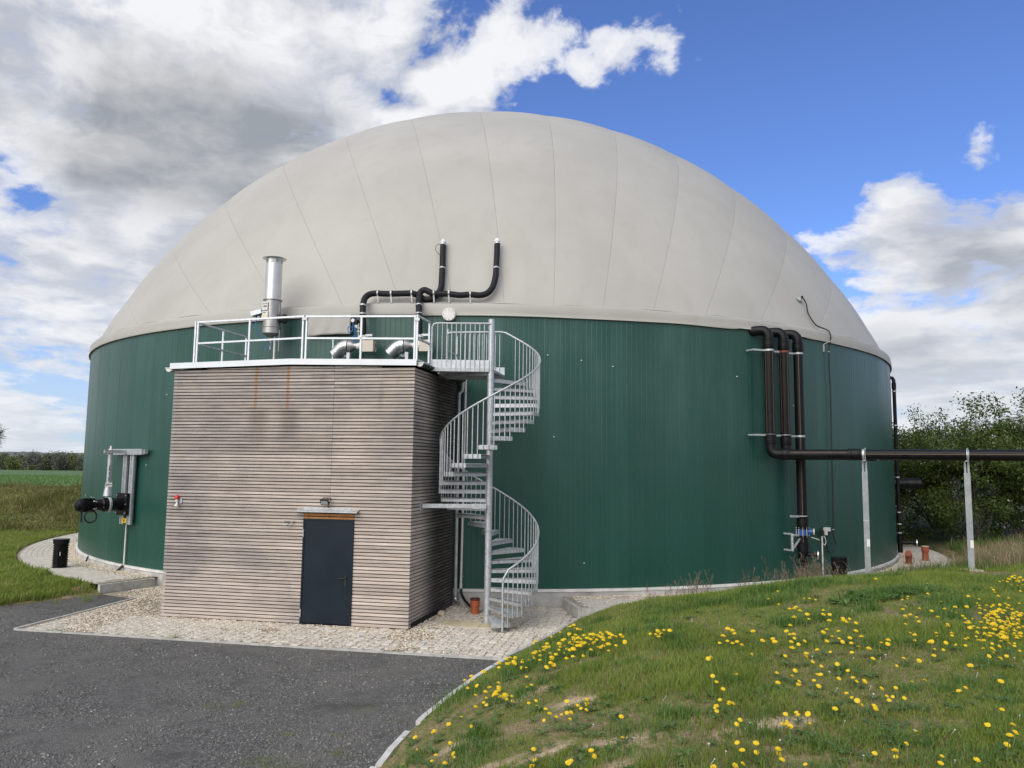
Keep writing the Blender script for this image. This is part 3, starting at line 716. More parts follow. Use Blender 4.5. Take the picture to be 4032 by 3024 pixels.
# cladding: 96 ribbed sheets; one mesh, copied round the shell
NP, NRIB = 96, 8
mb = MB(); st = 2*math.pi/NP; prof = []
for k in range(NRIB):
    c0 = k/NRIB; w_ = 1/NRIB
    prof += [(c0+.005*w_, 0.0), (c0+.80*w_, .0), (c0+.86*w_, -.0029), (c0+.92*w_, -.0029), (c0+.98*w_, 0.0)]
prof += [(1.004, .0015)]
for (u, d) in prof:
    a = (u-.5)*st; r = TR+d
    mb.v += [(r*math.sin(a), -r*math.cos(a), ZB+.02), (r*math.sin(a), -r*math.cos(a), ZW+.10)]
for i in range(len(prof)-1): mb.f.append((2*i, 2*i+2, 2*i+3, 2*i+1)); mb.m.append(0)
panel_me = mb.mesh('cladding_panel', M_tank, (0, 0, 0), 0)
for k in range(NP):
    o = bpy.data.objects.new('cladding_panel', panel_me); COL.objects.link(o); o.parent = tank; o.rotation_euler = (0, 0, k*st)
# screw heads on the sheets
for u_, z_ in [(5.9, 5.855), (8.9, 5.75), (11.8, 5.63), (24.6, 5.55), (-27.5, 5.6), (-33, 5.0), (9.2, .95), (-20.5, 5.75), (-35.9, 3.1), (32, 4.9), (6.5, 3.9)]:
    p = tp(u_, 0, z_); MB().cyl(p-radial(p)*.01, p+radial(p)*.02, .015, 8).build('screw_cap', M_white, tank)

# membrane roof: gores about a horizontal axis, each its own panel with a weld seam along its edges
ELA, ELB, ELZ = 17.425, 19.177, ZW-8.3196
AX = np.array([-.07, 1.0, 0]); AX /= np.linalg.norm(AX); EX = np.array([AX[1], -AX[0], 0])
ZRIM = 7.055
def gore(psi0, psi1, nu=17, nv=64):
    vs = []; seam = []
    lo = max(psi0, -63.1); hi = min(psi1, 63.1)
    edge = .0022
    us = np.concatenate([[0, edge*.6, edge*1.2, edge*3], np.linspace(.04, .96, nu), [1-edge*3, 1-edge*1.2, 1-edge*.6, 1]])
    for u in us:
        psi = R_(lo+(hi-lo)*u); ps = math.atan(math.tan(psi)*ELB/ELA)
        cs = math.cos(ps); lam0 = math.asin(min(.9999, (ZRIM-ELZ)/(ELB*cs)))
        puff = .025*(1-(2*u-1)**2)
        e = min(u, 1-u)
        dip = -.012 if e < edge*.9 else 0
        for k in range(nv+1):
            t = k/nv
            lam = lam0+(math.pi-2*lam0)*t
            d = -math.cos(lam)*AX+math.sin(lam)*math.sin(ps)*EX
            fade = min(1, t*8, (1-t)*8)
            q = 1+(puff*fade+dip)/ELA
            vs.append((TC[0]+d[0]*ELA*q, TC[1]+d[1]*ELA*q, ELZ+math.sin(lam)*cs*ELB*q)); seam.append(1.0 if e < edge*1.1 else 0.0)
    n1_ = nv+1; ii = (np.arange(len(us)-1)[:, None]*n1_+np.arange(nv)[None, :]).ravel()
    f = np.stack([ii, ii+n1_, ii+n1_+1, ii+1], 1)
    return raw_mesh('membrane_panel', np.array(vs)-np.array([TC[0], TC[1], 0]), f.ravel(), 4, M_memb, tint=seam, attrname='seam', smooth=True)
ps_ = 3.5-8*8
while ps_ < 63:
    if ps_+8 > -62.9:
        o = raw_obj(gore(-(ps_+8), -ps_), 'membrane_panel', None, tank)
        if o.data.polygons[0].normal.dot(Vector((0, 0, 1))) < 0: o.data.flip_normals()
    ps_ += 8
# skirt of the membrane, hanging over the top of the wall, with sagging folds; scalloped where the pipes enter
mb = MB(); nseg = 480; seam = []
rows = [(.012, 7.075, 0), (.040, 7.045, 1), (.040, 6.98, 1), (.058, 6.92, 1), (.050, 6.86, 1), (.064, 6.80, 1), (.062, ZW, 2), (.02, ZW-.002, 2)]
for i in range(nseg):
    az = 360*i/nseg; a = az if az < 180 else az-360
    ph = vnoise(np.array([a*.35]), np.array([3.0]), 1, 5)[0]
    fold = 1.0 if -20 < a < 7 else .45
    lift = 0.0
    for c_, wd_ in ((27.5, 3.1), (29.3, 3.0), (31.2, 3.2)): lift = max(lift, .085*max(0, 1-((a-c_)/wd_)**2))
    for off, z, fl in rows:
        o_ = off+(vnoise(np.array([a*.12]), np.array([z*9]), 1, 8)[0]-.5)*.045*fold*(1 if fl == 1 else 0)
        zz = z+(vnoise(np.array([a*.22]), np.array([z*4]), 1, 2)[0]-.5)*.02+(lift if fl == 2 else 0)
        p = tp(a, o_, zz); mb.v.append(tuple(p)); 
nr = len(rows)
for i in range(nseg):
    j = (i+1) % nseg
    for k in range(nr-1): mb.f.append((i*nr+k, i*nr+k+1, j*nr+k+1, j*nr+k)); mb.m.append(0)
sk_ = mb.build('membrane_skirt', M_memb, tank, 60)
# welded tube round the rim
MB().tube([tp(a, -.022, 7.082+(.012*math.sin(a*.9))) for a in np.arange(0, 361, 1.5)], .018, 6, False).build('rim_tube', M_memb, tank, 60)
# blind flange at the rim above the stair landing
fc_ = np.array([-1.529, 18.314, 6.783]); rd = radial(fc_); fc_ = tp(az_of(fc_), .13, 6.783)
fl = MB().lathe(fc_, rd, [(.158, -.12), (.158, 0), (.155, .022), (.02, .024)], 32).build('blind_flange', M_white, tank)
a_, b_, _ = frame_of(rd)
for k in range(8):
    t = 2*math.pi*(k+.0)/8; p = fc_+(a_*math.cos(t)+b_*math.sin(t))*.128
    MB().cyl(p, p+rd*.036, .012, 6).build('bolt', M_steel_dull, fl)

# ================================================================== HUT
hut = thing('plant_hut', 'tall hut clad in weathered grey-brown larch slats, leaning against the green tank', 'hut', (HL[0], HL[1], 0))
# core walls: front gable follows the low roof pitch
def hz(s): return 5.145+.062*(1-abs(s+HLEN/2)/(HLEN/2))
mb = MB()
QD = 2.72
inset = .045
for wd0, wd1 in ((-inset-.05, -inset),):
    pts = [HP(-HLEN+inset, wd1, .0), HP(-inset, wd1, 0), HP(-inset, wd1, 5.16), HP(-HLEN/2, wd1, 5.22), HP(-HLEN+inset, wd1, 5.16)]
    bk = [p-N1*.05 for p in pts]
    mb.add(pts+bk, [(0, 1, 2, 3, 4), (9, 8, 7, 6, 5), (0, 5, 6, 1), (1, 6, 7, 2), (2, 7, 8, 3), (3, 8, 9, 4), (4, 9, 5, 0)])
a0 = RP(.085, -inset, 0); a1 = RP(QD-.01, -inset, 0)
mb.add([a0, a1, a1+[0, 0, 5.16], a0+[0, 0, 5.16], a0-N2*.05, a1-N2*.05, a1-N2*.05+[0, 0, 5.16], a0-N2*.05+[0, 0, 5.16]], [(0, 1, 2, 3), (7, 6, 5, 4), (0, 4, 5, 1), (1, 5, 6, 2), (2, 6, 7, 3), (3, 7, 4, 0)])
b0 = HL+T2*.085+T1*inset; b1 = HL+T2*3.6+T1*inset
mb.add([b0, b1, b1+[0, 0, 5.16], b0+[0, 0, 5.16], b0+T1*.05, b1+T1*.05, b1+T1*.05+[0, 0, 5.16], b0+T1*.05+[0, 0, 5.16]], [(3, 2, 1, 0), (4, 5, 6, 7), (1, 5, 4, 0), (2, 6, 5, 1), (3, 7, 6, 2), (0, 4, 7, 3)])
mb.build('wall', M_dark, hut, 0)
# boards
PIT, BH, BT = 5.145/75, .0515, .030
BM = {}
def board(L, p0, dirx, nrm, z, hgt=BH, M=None, lab=None):
    key = (round(L, 2), round(hgt, 4), M)
    if key not in BM:
        b = MB(); h2 = hgt/2; ch = .004
        prof_ = [(-BT, -h2), (0-ch, -h2), (0, -h2+ch), (0, h2-ch), (-ch, h2), (-BT, h2)]
        for x in (0, L): b.v += [(x, -pz, q) for pz, q in prof_]
        for i in range(6): j = (i+1) % 6; b.f.append((i, 6+i, 6+j, j)); b.m.append(0)
        b.f += [tuple(range(6)), tuple(reversed(range(6, 12)))]; b.m += [0, 0]
        BM[key] = b.mesh('board', M or M_wood, (0, 0, 0), 0)
    o = bpy.data.objects.new('board', BM[key]); COL.objects.link(o); o.parent = hut
    loc = np.asarray(p0)+[0, 0, z]-np.array(base_of(hut)); jit = random.uniform(-.0015, .0015)
    o.location = tuple(loc+np.asarray(nrm)*jit)
    o.rotation_euler = (0, 0, math.atan2(dirx[1], dirx[0])+random.uniform(-.0006, .0006))
    if lab: o['label'] = lab
    return o
DL, DR, DH = -2.268, -1.186, 2.085
g = .0025
for k in range(75):
    z = PIT*(k+.5)+.004
    if z < DH+.01:
        board(HLEN+DL-.004, HP(-HLEN, 0, 0), T1, N1, z); board(-DR-g-.004, HP(DR+.004, 0, 0), T1, N1, z)
    elif z < DH+.15:
        board(HLEN+DL-.004, HP(-HLEN, 0, 0), T1, N1, z); board(-DR-g-.004, HP(DR+.004, 0, 0), T1, N1, z)
        board(.535, HP(DL+.003, -.004, 0), T1, N1, z, M=M_freshwood, lab='short rust-stained board above the door'); board(.535, HP(DL+.545, -.004, 0), T1, N1, z, M=M_freshwood, lab='short rust-stained board above the door')
    else:
        board(HLEN-1.719-.0025, HP(-HLEN, 0, 0), T1, N1, z); board(1.719-.0025-g, HP(-1.719+.0025, 0, 0), T1, N1, z)
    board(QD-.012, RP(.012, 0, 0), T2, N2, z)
# tapering top boards of the gable
for s0, s1 in ((-4.6, -1.72), (-1.715, -.7)):
    b = MB(); z0 = 5.145+.008
    tops = [min(hz(s), hz(-HLEN/2))+.0 for s in (s0, s1)]
    pts = [HP(s0, 0, z0), HP(s1, 0, z0), HP(s1, 0, max(z0+.012, hz(s1))), HP(max(s0, min(s1, -HLEN/2)), 0, z0+.05), HP(s0, 0, max(z0+.012, hz(s0)))]
    b.add(pts+[p-N1*BT for p in pts], [(0, 1, 2, 3, 4), (9, 8, 7, 6, 5), (0, 5, 6, 1), (1, 6, 7, 2), (2, 7, 8, 3), (3, 8, 9, 4), (4, 9, 5, 0)])
    b.build('board', M_wood, hut, 0)
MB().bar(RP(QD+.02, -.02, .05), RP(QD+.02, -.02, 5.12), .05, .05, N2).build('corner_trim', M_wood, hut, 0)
MB().obox(RP(.95, .012, .05), T2, N2, (0, 0, 1), .82, .006, .055).build('ground_membrane', M_dark, hut, 0)
# roof: two very low slopes, pale metal verge along the front
RZ0, RZ1 = 5.262, 5.325
def slope(sa, za, sb, zb, name):
    b = MB(); d1 = .055
    L0, L1 = HP(sa, .05, za), HP(sb, .05, zb); B0, B1 = L0+T2*2.95, L1+T2*2.95
    dn = np.array([0, 0, -.06])
    b.add([L0, L1, B1, B0, L0+dn, L1+dn, B1+dn, B0+dn], [(0, 1, 2, 3), (7, 6, 5, 4), (0, 4, 5, 1), (1, 5, 6, 2), (2, 6, 7, 3), (3, 7, 4, 0)])
    return b.build(name, M_anthr, hut, 0)
slope(-HLEN-.05, RZ0, -HLEN/2, RZ1, 'roof_slope'); slope(-HLEN/2, RZ1, .05, RZ0, 'roof_slope')
def verge(sa, ta, sb, tb, hgt=.122):
    b = MB(); f0, f1 = HP(sa, .075, ta), HP(sb, .075, tb); dn = np.array([0, 0, -hgt]); bk = -N1*.10; dz = np.array([0, 0, -.004])
    b.add([f0, f1, f1+dn, f0+dn, f0-N1*.012, f1-N1*.012, f1+dn-N1*.012, f0+dn-N1*.012], [(0, 3, 2, 1), (4, 5, 6, 7), (0, 1, 5, 4), (3, 7, 6, 2), (0, 4, 7, 3), (1, 2, 6, 5)])
    b.add([f0+bk*.2, f1+bk*.2, f1+bk+dz, f0+bk+dz, f0+bk*.2+dz*2, f1+bk*.2+dz*2, f1+bk+dz*3, f0+bk+dz*3], [(0, 1, 2, 3), (7, 6, 5, 4), (0, 4, 5, 1), (1, 5, 6, 2), (2, 6, 7, 3), (3, 7, 4, 0)])
    return b.build('verge_flashing', M_fascia, hut, 0)
verge(-5.445, 5.291, -4.55, 5.311); verge(-4.548, 5.311, -2.70, 5.352); verge(-2.698, 5.352, -1.12, 5.322); verge(-1.118, 5.322, .052, 5.299)
# half round gutters on both eaves
def gutter(p0, d, out, L, M):
    b = MB(); n = 10; r = .074; rows_ = []
    for e in (0, L):
        for i in range(n+1):
            a = math.pi*i/n; b.v.append(tuple(p0+d*e+out*(r+r*math.cos(a))+np.array([0, 0, -r*math.sin(a)])))
        for i in range(n+1):
            a = math.pi*i/n; b.v.append(tuple(p0+d*e+out*(r+(r-.006)*math.cos(a))+np.array([0, 0, -(r-.006)*math.sin(a)])))
    m = n+1
    for i in range(n): b.f += [(i, i+1, 2*m+i+1, 2*m+i), (m+i+1, m+i, 3*m+i, 3*m+i+1)]
    b.f += [(0, 2*m, 3*m, m), (n, m+n, 3*m+n, 2*m+n)]
    b.m += [0]*len(b.f)
    g_ = b.build('gutter', M, hut, 50)
    cap = MB(); q = p0-d*.004
    for sgn in (1,):
        o_ = len(cap.v); cap.v.append(tuple(q+out*r))
        for i in range(n+1):
            a = math.pi*i/n; cap.v.append(tuple(q+out*(r+r*1.03*math.cos(a))+np.array([0, 0, -r*1.03*math.sin(a)])))
        for i in range(n): cap.f.append((o_, o_+1+i, o_+2+i)); cap.m.append(0)
    cap.tube([q+out*(-.01)+np.array([0, 0, .004]), q+out*(2*r+.02)+np.array([0, 0, .004])], .010, 6)
    cap.build('end_cap', M_whitetrim, g_, 50)
    for e in np.arange(.35, L, .42): MB().tube([p0+d*e+out*(r+r*1.06*math.cos(math.pi*i/8))+np.array([0, 0, -r*1.06*math.sin(math.pi*i/8)]) for i in range(9)], .006, 4).build('gutter_clip', M_anthr, g_, 40)
    return g_
gutter(RP(.0, .03, 5.235), T2, N2, 3.02, M_anthr)
gutter(HL-T1*.03+np.array([0, 0, 5.185])+N1*.05, T2, -T1, 3.2, M_whitetrim)
# downpipe at the back right corner
dp = np.array([-1.235, 18.16, 0]); 
d_ = MB().lathe(RP(2.93, .092, 5.2), (0, 0, -1), [(.062, 0), (.060, .10), (.038, .22), (.038, .25)], 16)
d_.tube([RP(2.93, .092, 4.98), RP(2.93, .092, 4.95), dp+[0, 0, 4.86], dp+[0, 0, .24]], .038, 14)
dpo = d_.build('downpipe', M_galv, hut)
MB().tube(bez([dp+[0, 0, .25], dp+[0, 0, .17], dp+[.03, -.05, .11], dp+[.10, -.12, .085]], 4), .042, 14).build('outlet_elbow', M_steel, dpo)
for z in (4.78, 3.1, .30): MB().lathe(dp+[0, 0, z], (0, 0, 1), [(.039, 0), (.046, .002), (.046, .028), (.039, .03)], 14).build('pipe_clip', M_galv, dpo)
# door
door = MB().obox(HP((DL+DR)/2, -.008, DH/2+.004), T1, N1, (0, 0, 1), (DR-DL)/2-.028, .022, DH/2-.028).build('door', M_door, hut, 0)
fr_ = MB()
for s in (DL+.016, DR-.016): fr_.bar(HP(s, .002, .0), HP(s, .002, DH), .032, .05, T1)
fr_.bar(HP(DL+.033, .002, DH-.016), HP(DR-.033, .002, DH-.016), .05, .032, N1)
fr_.build('door_frame', M_door, hut, 0)
hb = MB(); hb.obox(HP(DR-.135, .019, .88), T1, N1, (0, 0, 1), .021, .007, .105)
hb.tube([HP(DR-.135, .02, .935), HP(DR-.135, .065, .935), HP(DR-.15, .072, .935), HP(DR-.275, .072, .935)], .010, 8)
hb.lathe(HP(DR-.135, .02, .84), N1, [(.012, 0), (.012, .012)], 10)
hb.build('handle', M_ink, door)
for z in (1.80, .22):
    h_ = MB(); h_.cyl(HP(DL+.012, .03, z-.075), HP(DL+.012, .03, z-.004), .013, 8); h_.cyl(HP(DL+.012, .03, z+.004), HP(DL+.012, .03, z+.075), .013, 8); h_.build('hinge', M_galv, door)
# drip canopy
cn = MB(); cn.add([HP(-2.42, .0, 2.275), HP(-1.085, .0, 2.275), HP(-1.085, .13, 2.248), HP(-2.42, .13, 2.248), HP(-2.42, .0, 2.268), HP(-1.085, .0, 2.268), HP(-1.085, .127, 2.241), HP(-2.42, .127, 2.241)],
                  [(3, 2, 1, 0), (4, 5, 6, 7), (0, 1, 5, 4), (0, 4, 7, 3), (1, 2, 6, 5)])
cn.obox(HP(-1.7525, .129, 2.234), T1, N1, (0, 0, 1), .667, .004, .014)
cn.build('door_canopy', M_galv, hut, 0)
MB().obox(HP(-1.76, .005, 2.292), T1, N1, (0, 0, 1), .50, .004, .018).build('canopy_flashing', M_galv, hut, 0)

# things fixed to the hut front
fl = thing('floodlight', 'small black tilting floodlight on the larch wall above the door', 'floodlight', HP(-1.765, 0, 2.40))
b = MB(); u_ = unit(N1*.75+np.array([0, 0, -.45])); y_ = np.cross(u_, T1)
b.obox(HP(-1.775, .13, 2.425), T1, u_, y_, .085, .022, .055); b.obox(HP(-1.775, .115, 2.43), T1, u_, y_, .06, .03, .035)
b.build('housing', M_ink, fl, 0)
MB().obox(HP(-1.775, .1475, 2.4145), T1, u_, y_, .072, .002, .042).build('lens', M_glass, fl, 0)
MB().tube([HP(-1.875, .12, 2.425), HP(-1.875, .075, 2.47), HP(-1.84, .03, 2.505), HP(-1.70, .03, 2.505), HP(-1.665, .075, 2.47), HP(-1.675, .12, 2.425)], .009, 6).build('bracket', M_ink, fl)
MB().tube([HP(-1.76, .02, 2.41), HP(-1.75, .006, 2.36), HP(-1.75, .004, 2.31)], .006, 5).build('cable', M_ink, fl)
si = thing('alarm_siren', 'red flashing lamp over a white horn, high on the left end of the larch wall', 'alarm siren', HP(-5.109, 0, 2.27))
MB().lathe(HP(-5.109, .06, 2.415), (0, 0, 1), [(.032, 0), (.052, .012), (.052, .045), (.040, .075), (.015, .09)], 16).build('lamp', M_red, si)
MB().lathe(HP(-5.109, .06, 2.36), (0, 0, 1), [(.026, 0), (.030, .055)], 14).build('lamp_base', M_white, si)
MB().lathe(HP(-5.105, .05, 2.355), unit(np.array([0, 0, -1])+N1*.35), [(.018, 0), (.022, .05), (.042, .095), (.034, .096)], 16).build('horn', M_white, si)
MB().obox(HP(-5.05, .012, 2.39), T1, N1, (0, 0, 1), .03, .012, .06).build('back_plate', M_galv, si, 0)
cm = thing('bracket_camera', 'small metal camera on an angled bracket, on the wall left of the door head', 'camera', HP(-2.55, 0, 1.96))
MB().obox(HP(-2.585, .012, 2.028), T1, N1, (0, 0, 1), .11, .012, .010).build('rail', M_steel_dull, cm, 0)
MB().bar(HP(-2.47, .02, 2.02), HP(-2.58, .13, 1.965), .018, .018).build('arm', M_steel_dull, cm)
MB().cyl(HP(-2.64, .15, 1.955), HP(-2.55, .12, 1.965), .020, 10).build('housing', M_glass, cm)

# conduit and drain in the corner between hut and tank
cd = thing('conduit_pipe', 'pale plastic conduit running down the tank corner beside the downpipe', 'conduit', (-1.13, 18.36, .3))
MB().tube([(-1.095, 18.40, 5.30), (-1.125, 18.37, .42)], .027, 10).build('pipe', M_white, cd)
MB().cyl((-1.126, 18.37, .36), (-1.125, 18.37, .47), .033, 10).build('socket', M_white, cd)
for z in (4.9, 2.2, .62): MB().lathe((-1.11, 18.385, z), (0, 0, 1), [(.028, 0), (.034, .002), (.034, .022), (.028, .024)], 10).build('pipe_clip', M_galv, cd)
MB().bar((-1.175, 18.37, .45), (-1.165, 18.40, 5.15), .035, .03).build('cable_duct', M_ink, cd, 0)
MB().tube(bez([(-1.126, 18.37, .38), (-1.10, 18.33, .24), (-1.0, 18.1, .13), (-.86, 17.6, .10), (-.80, 17.38, .12)], 5), .030, 10).build('flexible_hose', M_rubber, cd)
oc = thing('drain_pipe_stub', 'short orange drain pipe with a brown cap, beside the foot of the spiral stair', 'drain pipe', (-.743, 17.296, 0))
MB().lathe((-.743, 17.296, -.05), (0, 0, 1), [(.092, 0), (.092, .20), (.104, .21), (.104, .345)], 24).build('pipe', M_orange, oc)
MB().lathe((-.743, 17.296, .29), (0, 0, 1), [(.106, 0), (.110, .006), (.110, .028), (.100, .040), (.098, .032)], 24).build('cap', M_cap, oc)
rk = MB(); rk.lathe((-1.464, 17.02, -.02), (.2, .1, 1), [(.05, 0), (.085, .04), (.07, .10), (.03, .125)], 7)
single(rk, 'stone', M_slab, 'small tan stone lying against the right side of the hut', 'stone', smooth=20)
sl1 = MB(); sl1.prism([(-1.52, 15.98), (-.62, 15.80), (-.50, 16.42), (-1.35, 16.58)], -.03, .012); single(sl1, 'stone_slab', M_slab, 'large yellowish slab set in the paving left of the stair post', 'stone slab', 'slabs at the stair foot', smooth=0)
sl1 = MB(); sl1.prism([(-.60, 15.80), (-.16, 15.74), (-.10, 16.36), (-.49, 16.43)], -.03, .016); single(sl1, 'stone_slab', M_slab, 'yellowish slab directly under the post of the spiral stair', 'stone slab', 'slabs at the stair foot', smooth=0)

# ================================================================== SPIRAL STAIR
SCX, SCY = -.448, 16.298
stair = thing('spiral_staircase', 'galvanised spiral staircase rising to the hut roof in front of the green tank', 'staircase', (SCX, SCY, 0))
def sp(th, r, z): a = R_(th); return np.array([SCX+r*math.cos(a), SCY+r*math.sin(a), z])
pb = MB().lathe((SCX, SCY, 0), (0, 0, 1), [(.070, 0), (.070, 6.281)], 24); pb.lathe((SCX, SCY, 0), (0, 0, 1), [(.0715, 6.27), (.0715, 6.284), (.06, 6.290)], 24)
pole = pb.build('central_post', M_galv, stair)
for i in range(1, 31):
    z = .1795*i-.02
    MB().lathe((SCX, SCY, z), (0, 0, 1), [(.0705, 0), (.0745, .001), (.0745, .007), (.0705, .008)], 24).build('collar', M_galv, pole)
MB().obox((SCX, SCY, .012), (1, 0, 0), (0, 1, 0), (0, 0, 1), .12, .12, .012).build('base_plate', M_galv, stair, 0)
# tread: pan with nosing plate, back plate, end plate with bolts; one mesh, turned step by step
RISE = .1795; TH0 = -90.0+.5
mb = MB()
def wedge(r0, r1, a0, a1, z0, z1, n=4):
    o = len(mb.v)
    for z in (z0, z1):
        for i in range(n+1):
            a = R_(a0+(a1-a0)*i/n)
            k0 = r0; 
            mb.v.append((k0*math.cos(a), k0*math.sin(a), z)); mb.v.append((r1*math.cos(a), r1*math.sin(a), z))
    m = 2*(n+1)
    for i in range(n):
        mb.f += [(o+m+2*i, o+m+2*i+1, o+m+2*i+3, o+m+2*i+2), (o+2*i, o+2*i+2, o+2*i+3, o+2*i+1), (o+2*i+1, o+2*i+3, o+m+2*i+3, o+m+2*i+1), (o+2*i, o+m+2*i, o+m+2*i+2, o+2*i+2)]
    mb.f += [(o, o+1, o+m+1, o+m), (o+2*n, o+m+2*n, o+m+2*n+1, o+2*n+1)]
    mb.m += [0]*(4*n+2)
wedge(.06, 1.0, -10.5, 10.5, -.016, 0)
for a in (-10.5, 10.5):
    c_, s_ = math.cos(R_(a)), math.sin(R_(a)); sg = 1 if a > 0 else -1
    p0 = np.array([.055*c_, .055*s_, -.038]); p1 = np.array([1.0*c_, 1.0*s_, -.038])
    off = np.array([s_, -c_, 0])*sg*.003
    mb.bar(p0+off, p1+off, .006, .078, np.array([-s_, c_, 0]))
wedge(1.0005, 1.008, -10.8, 10.8, -.080, .002)
# grating ribs
for r in np.arange(.2, .98, .055):
    a0, a1 = R_(-10), R_(10); n = 3
    for i in range(n):
        b0 = a0+(a1-a0)*i/n; b1 = a0+(a1-a0)*(i+1)/n
        mb.bar((r*math.cos(b0), r*math.sin(b0), .004), (r*math.cos(b1), r*math.sin(b1), .004), .006, .008, (0, 0, 1))
for a in (-7, 7):
    d = np.array([math.cos(R_(a)), math.sin(R_(a)), 0]); mb.cyl(d*1.007+[0, 0, -.045], d*1.020+[0, 0, -.045], .011, 6)
tread_me = mb.mesh('tread', M_galv, (0, 0, 0), 30)
NT_ = 28
def th_of(i): return (i-5)*18.0-1.0
for i in range(1, NT_+1):
    o = bpy.data.objects.new('tread', tread_me); COL.objects.link(o); o.parent = stair; o.location = (0, 0, RISE*i); o.rotation_euler = (0, 0, R_(th_of(i)))
def rail_z(th): return 1.850+.00997*th
RR = 1.035
TH_END = 436.0
pts = [sp(-72, RR, z) for z in (.02, .5, .95)]+[sp(-71.4, RR, 1.03), sp(-69.5, RR, 1.085)]+[sp(t, RR, rail_z(t)) for t in np.arange(-66, TH_END+.1, 4)]
zt = rail_z(TH_END)
pend = sp(TH_END, RR, zt)
pl = np.array([-1.46, 17.36, zt-.02])
pts += [pend+(pl-pend)*k for k in (.06, .3, .6, .9, .955)]+[pl+np.array([0, 0, -.02]), pl+np.array([-.02, 0, -.08]), pl+np.array([-.02, 0, -1.05])]
MB().tube(pts, .021, 8).build('handrail', M_galv, stair, 50)
bal_me = {}
def baluster(p, z0, z1, r=.0105):
    L = round(z1-z0, 2)
    if (L, r) not in bal_me: bal_me[(L, r)] = MB().cyl((0, 0, 0), (0, 0, L), r, 7).mesh('baluster', M_galv, (0, 0, 0), 40)
    o = bpy.data.objects.new('baluster', bal_me[(L, r)]); COL.objects.link(o); o.parent = stair; o.location = (p[0]-SCX, p[1]-SCY, z0)
for th in np.arange(-66, 424, 6.0):
    i = int(round((th+1.0)/18.0))+5; i = max(1, min(NT_, i))
    zb = RISE*i-.085; baluster(sp(th, RR-.004, 0), zb, rail_z(th)-.01)
# landing at roof level
PZ = 5.222
fl_ = [(SCX-.04, SCY-.06), (-1.70, 16.20), (-1.50, 17.38), (-.17, 17.38), (SCX+.05, SCY+.05)]
MB().prism(fl_, PZ-.05, PZ).build('landing', M_galv, stair, 0)
MB().bar((-.49, 16.225, PZ+.085), (-1.69, 16.19, PZ+.085), .008, .185, (.03, 1, 0)).build('toe_board', M_alu, stair, 0)
MB().bar((-.49, 16.218, PZ-.03), (-1.69, 16.183, PZ-.03), .012, .075, (.03, 1, 0)).build('edge_channel', M_galv, stair, 0)
MB().bar((-.17, 17.385, PZ+.085), (-1.46, 17.385, PZ+.085), .008, .185, (0, 1, 0)).build('toe_board', M_alu, stair, 0)
for p, q in (((-.52, 16.35, PZ-.09), (-1.62, 17.0, PZ-.09)), ((-1.55, 16.25, PZ-.08), (-1.42, 17.34, PZ-.08)), ((-.2, 17.33, PZ-.08), (-1.45, 17.33, PZ-.08))):
    MB().bar(p, q, .04, .07).build('support_beam', M_galv, stair, 0)
zr = 6.185
MB().tube([(-.47, 16.23, zr), (-1.60, 16.197, zr-.012), (-1.665, 16.195, zr-.03), (-1.695, 16.194, zr-.09), (-1.70, 16.194, PZ-.06)], .021, 8).build('landing_rail', M_galv, stair, 50)
for k in range(11): baluster((-1.58+k*.0985, 16.197, 0), PZ-.07, zr-.02)
for k in range(12): baluster((-1.37+k*.0985, 17.37, 0), PZ-.05, zt-.02)
# wall bracket halfway up
MB().bar((-.53, 16.06, 2.372), (-1.80, 16.09, 2.362), .045, .082, (0, 1, 0)).build('wall_bracket', M_galv, stair, 0)
MB().bar((-.50, 16.03, 2.372), (-.78, 16.037, 2.37), .012, .10, (0, 1, 0)).build('bracket_plate', M_galv, stair, 0)
MB().obox((-1.822, 16.09, 2.355), N2, T2, (0, 0, 1), .008, .06, .09).build('wall_plate', M_galv, stair, 0)

# ================================================================== ROOF RAILING
rail = thing('roof_railing', 'pale square-tube safety railing round the flat hut roof', 'railing', HP(-2.5, -.08, 5.3))
def post(p, q, wd=.037): MB().bar(p, q, wd, wd, N1).build('post', M_alu, rail, 0)
def rbar(p, q, name='rail_bar', wd=.037, ht=.037): MB().bar(p, q, wd, ht, (0, 0, 1)).build(name, M_alu, rail, 0)
def rz(s): return 5.27+.06*(1-abs(s+2.7)/2.7)
ZTOP, ZMID = 6.200, 5.752
def front_panel(sA, sB, mids, zA, zB):
    for s, zz in [(sA, zA), (sB, zB)]+[(m, zA+(zB-zA)*(m-sA)/(sB-sA)) for m in mids]: post(HP(s, -.08, rz(s)), HP(s, -.08, zz-.022))
    rbar(HP(sA-.021, -.08, zA), HP(sB+.021, -.08, zB)); rbar(HP(sA+.022, -.08, zA-.462), HP(sB-.022, -.08, zB-.462))
front_panel(-4.925, -2.495, [-3.714], 6.195, 6.268)
front_panel(-2.415, -.045, [-1.2017], 6.262, 6.208)
MB().obox(HP(-2.455, -.05, 6.21), T1, N1, (0, 0, 1), .055, .006, .03).build('clip', M_galv, rail, 0)
MB().obox(HP(.0, -.05, 6.14), T1, N1, (0, 0, 1), .055, .006, .03).build('clip', M_galv, rail, 0)
# left side panel, running back to the tank
LQ = lambda q, z: HL+T1*.375+T2*(q+.08)+np.array([0, 0, z])
for q in (0.02, 1.02, 1.95): post(LQ(q, 5.27), LQ(q, 6.178))
rbar(LQ(0, 6.2), LQ(2.0, 6.2)); rbar(LQ(.05, 5.738), LQ(2.0, 5.738))
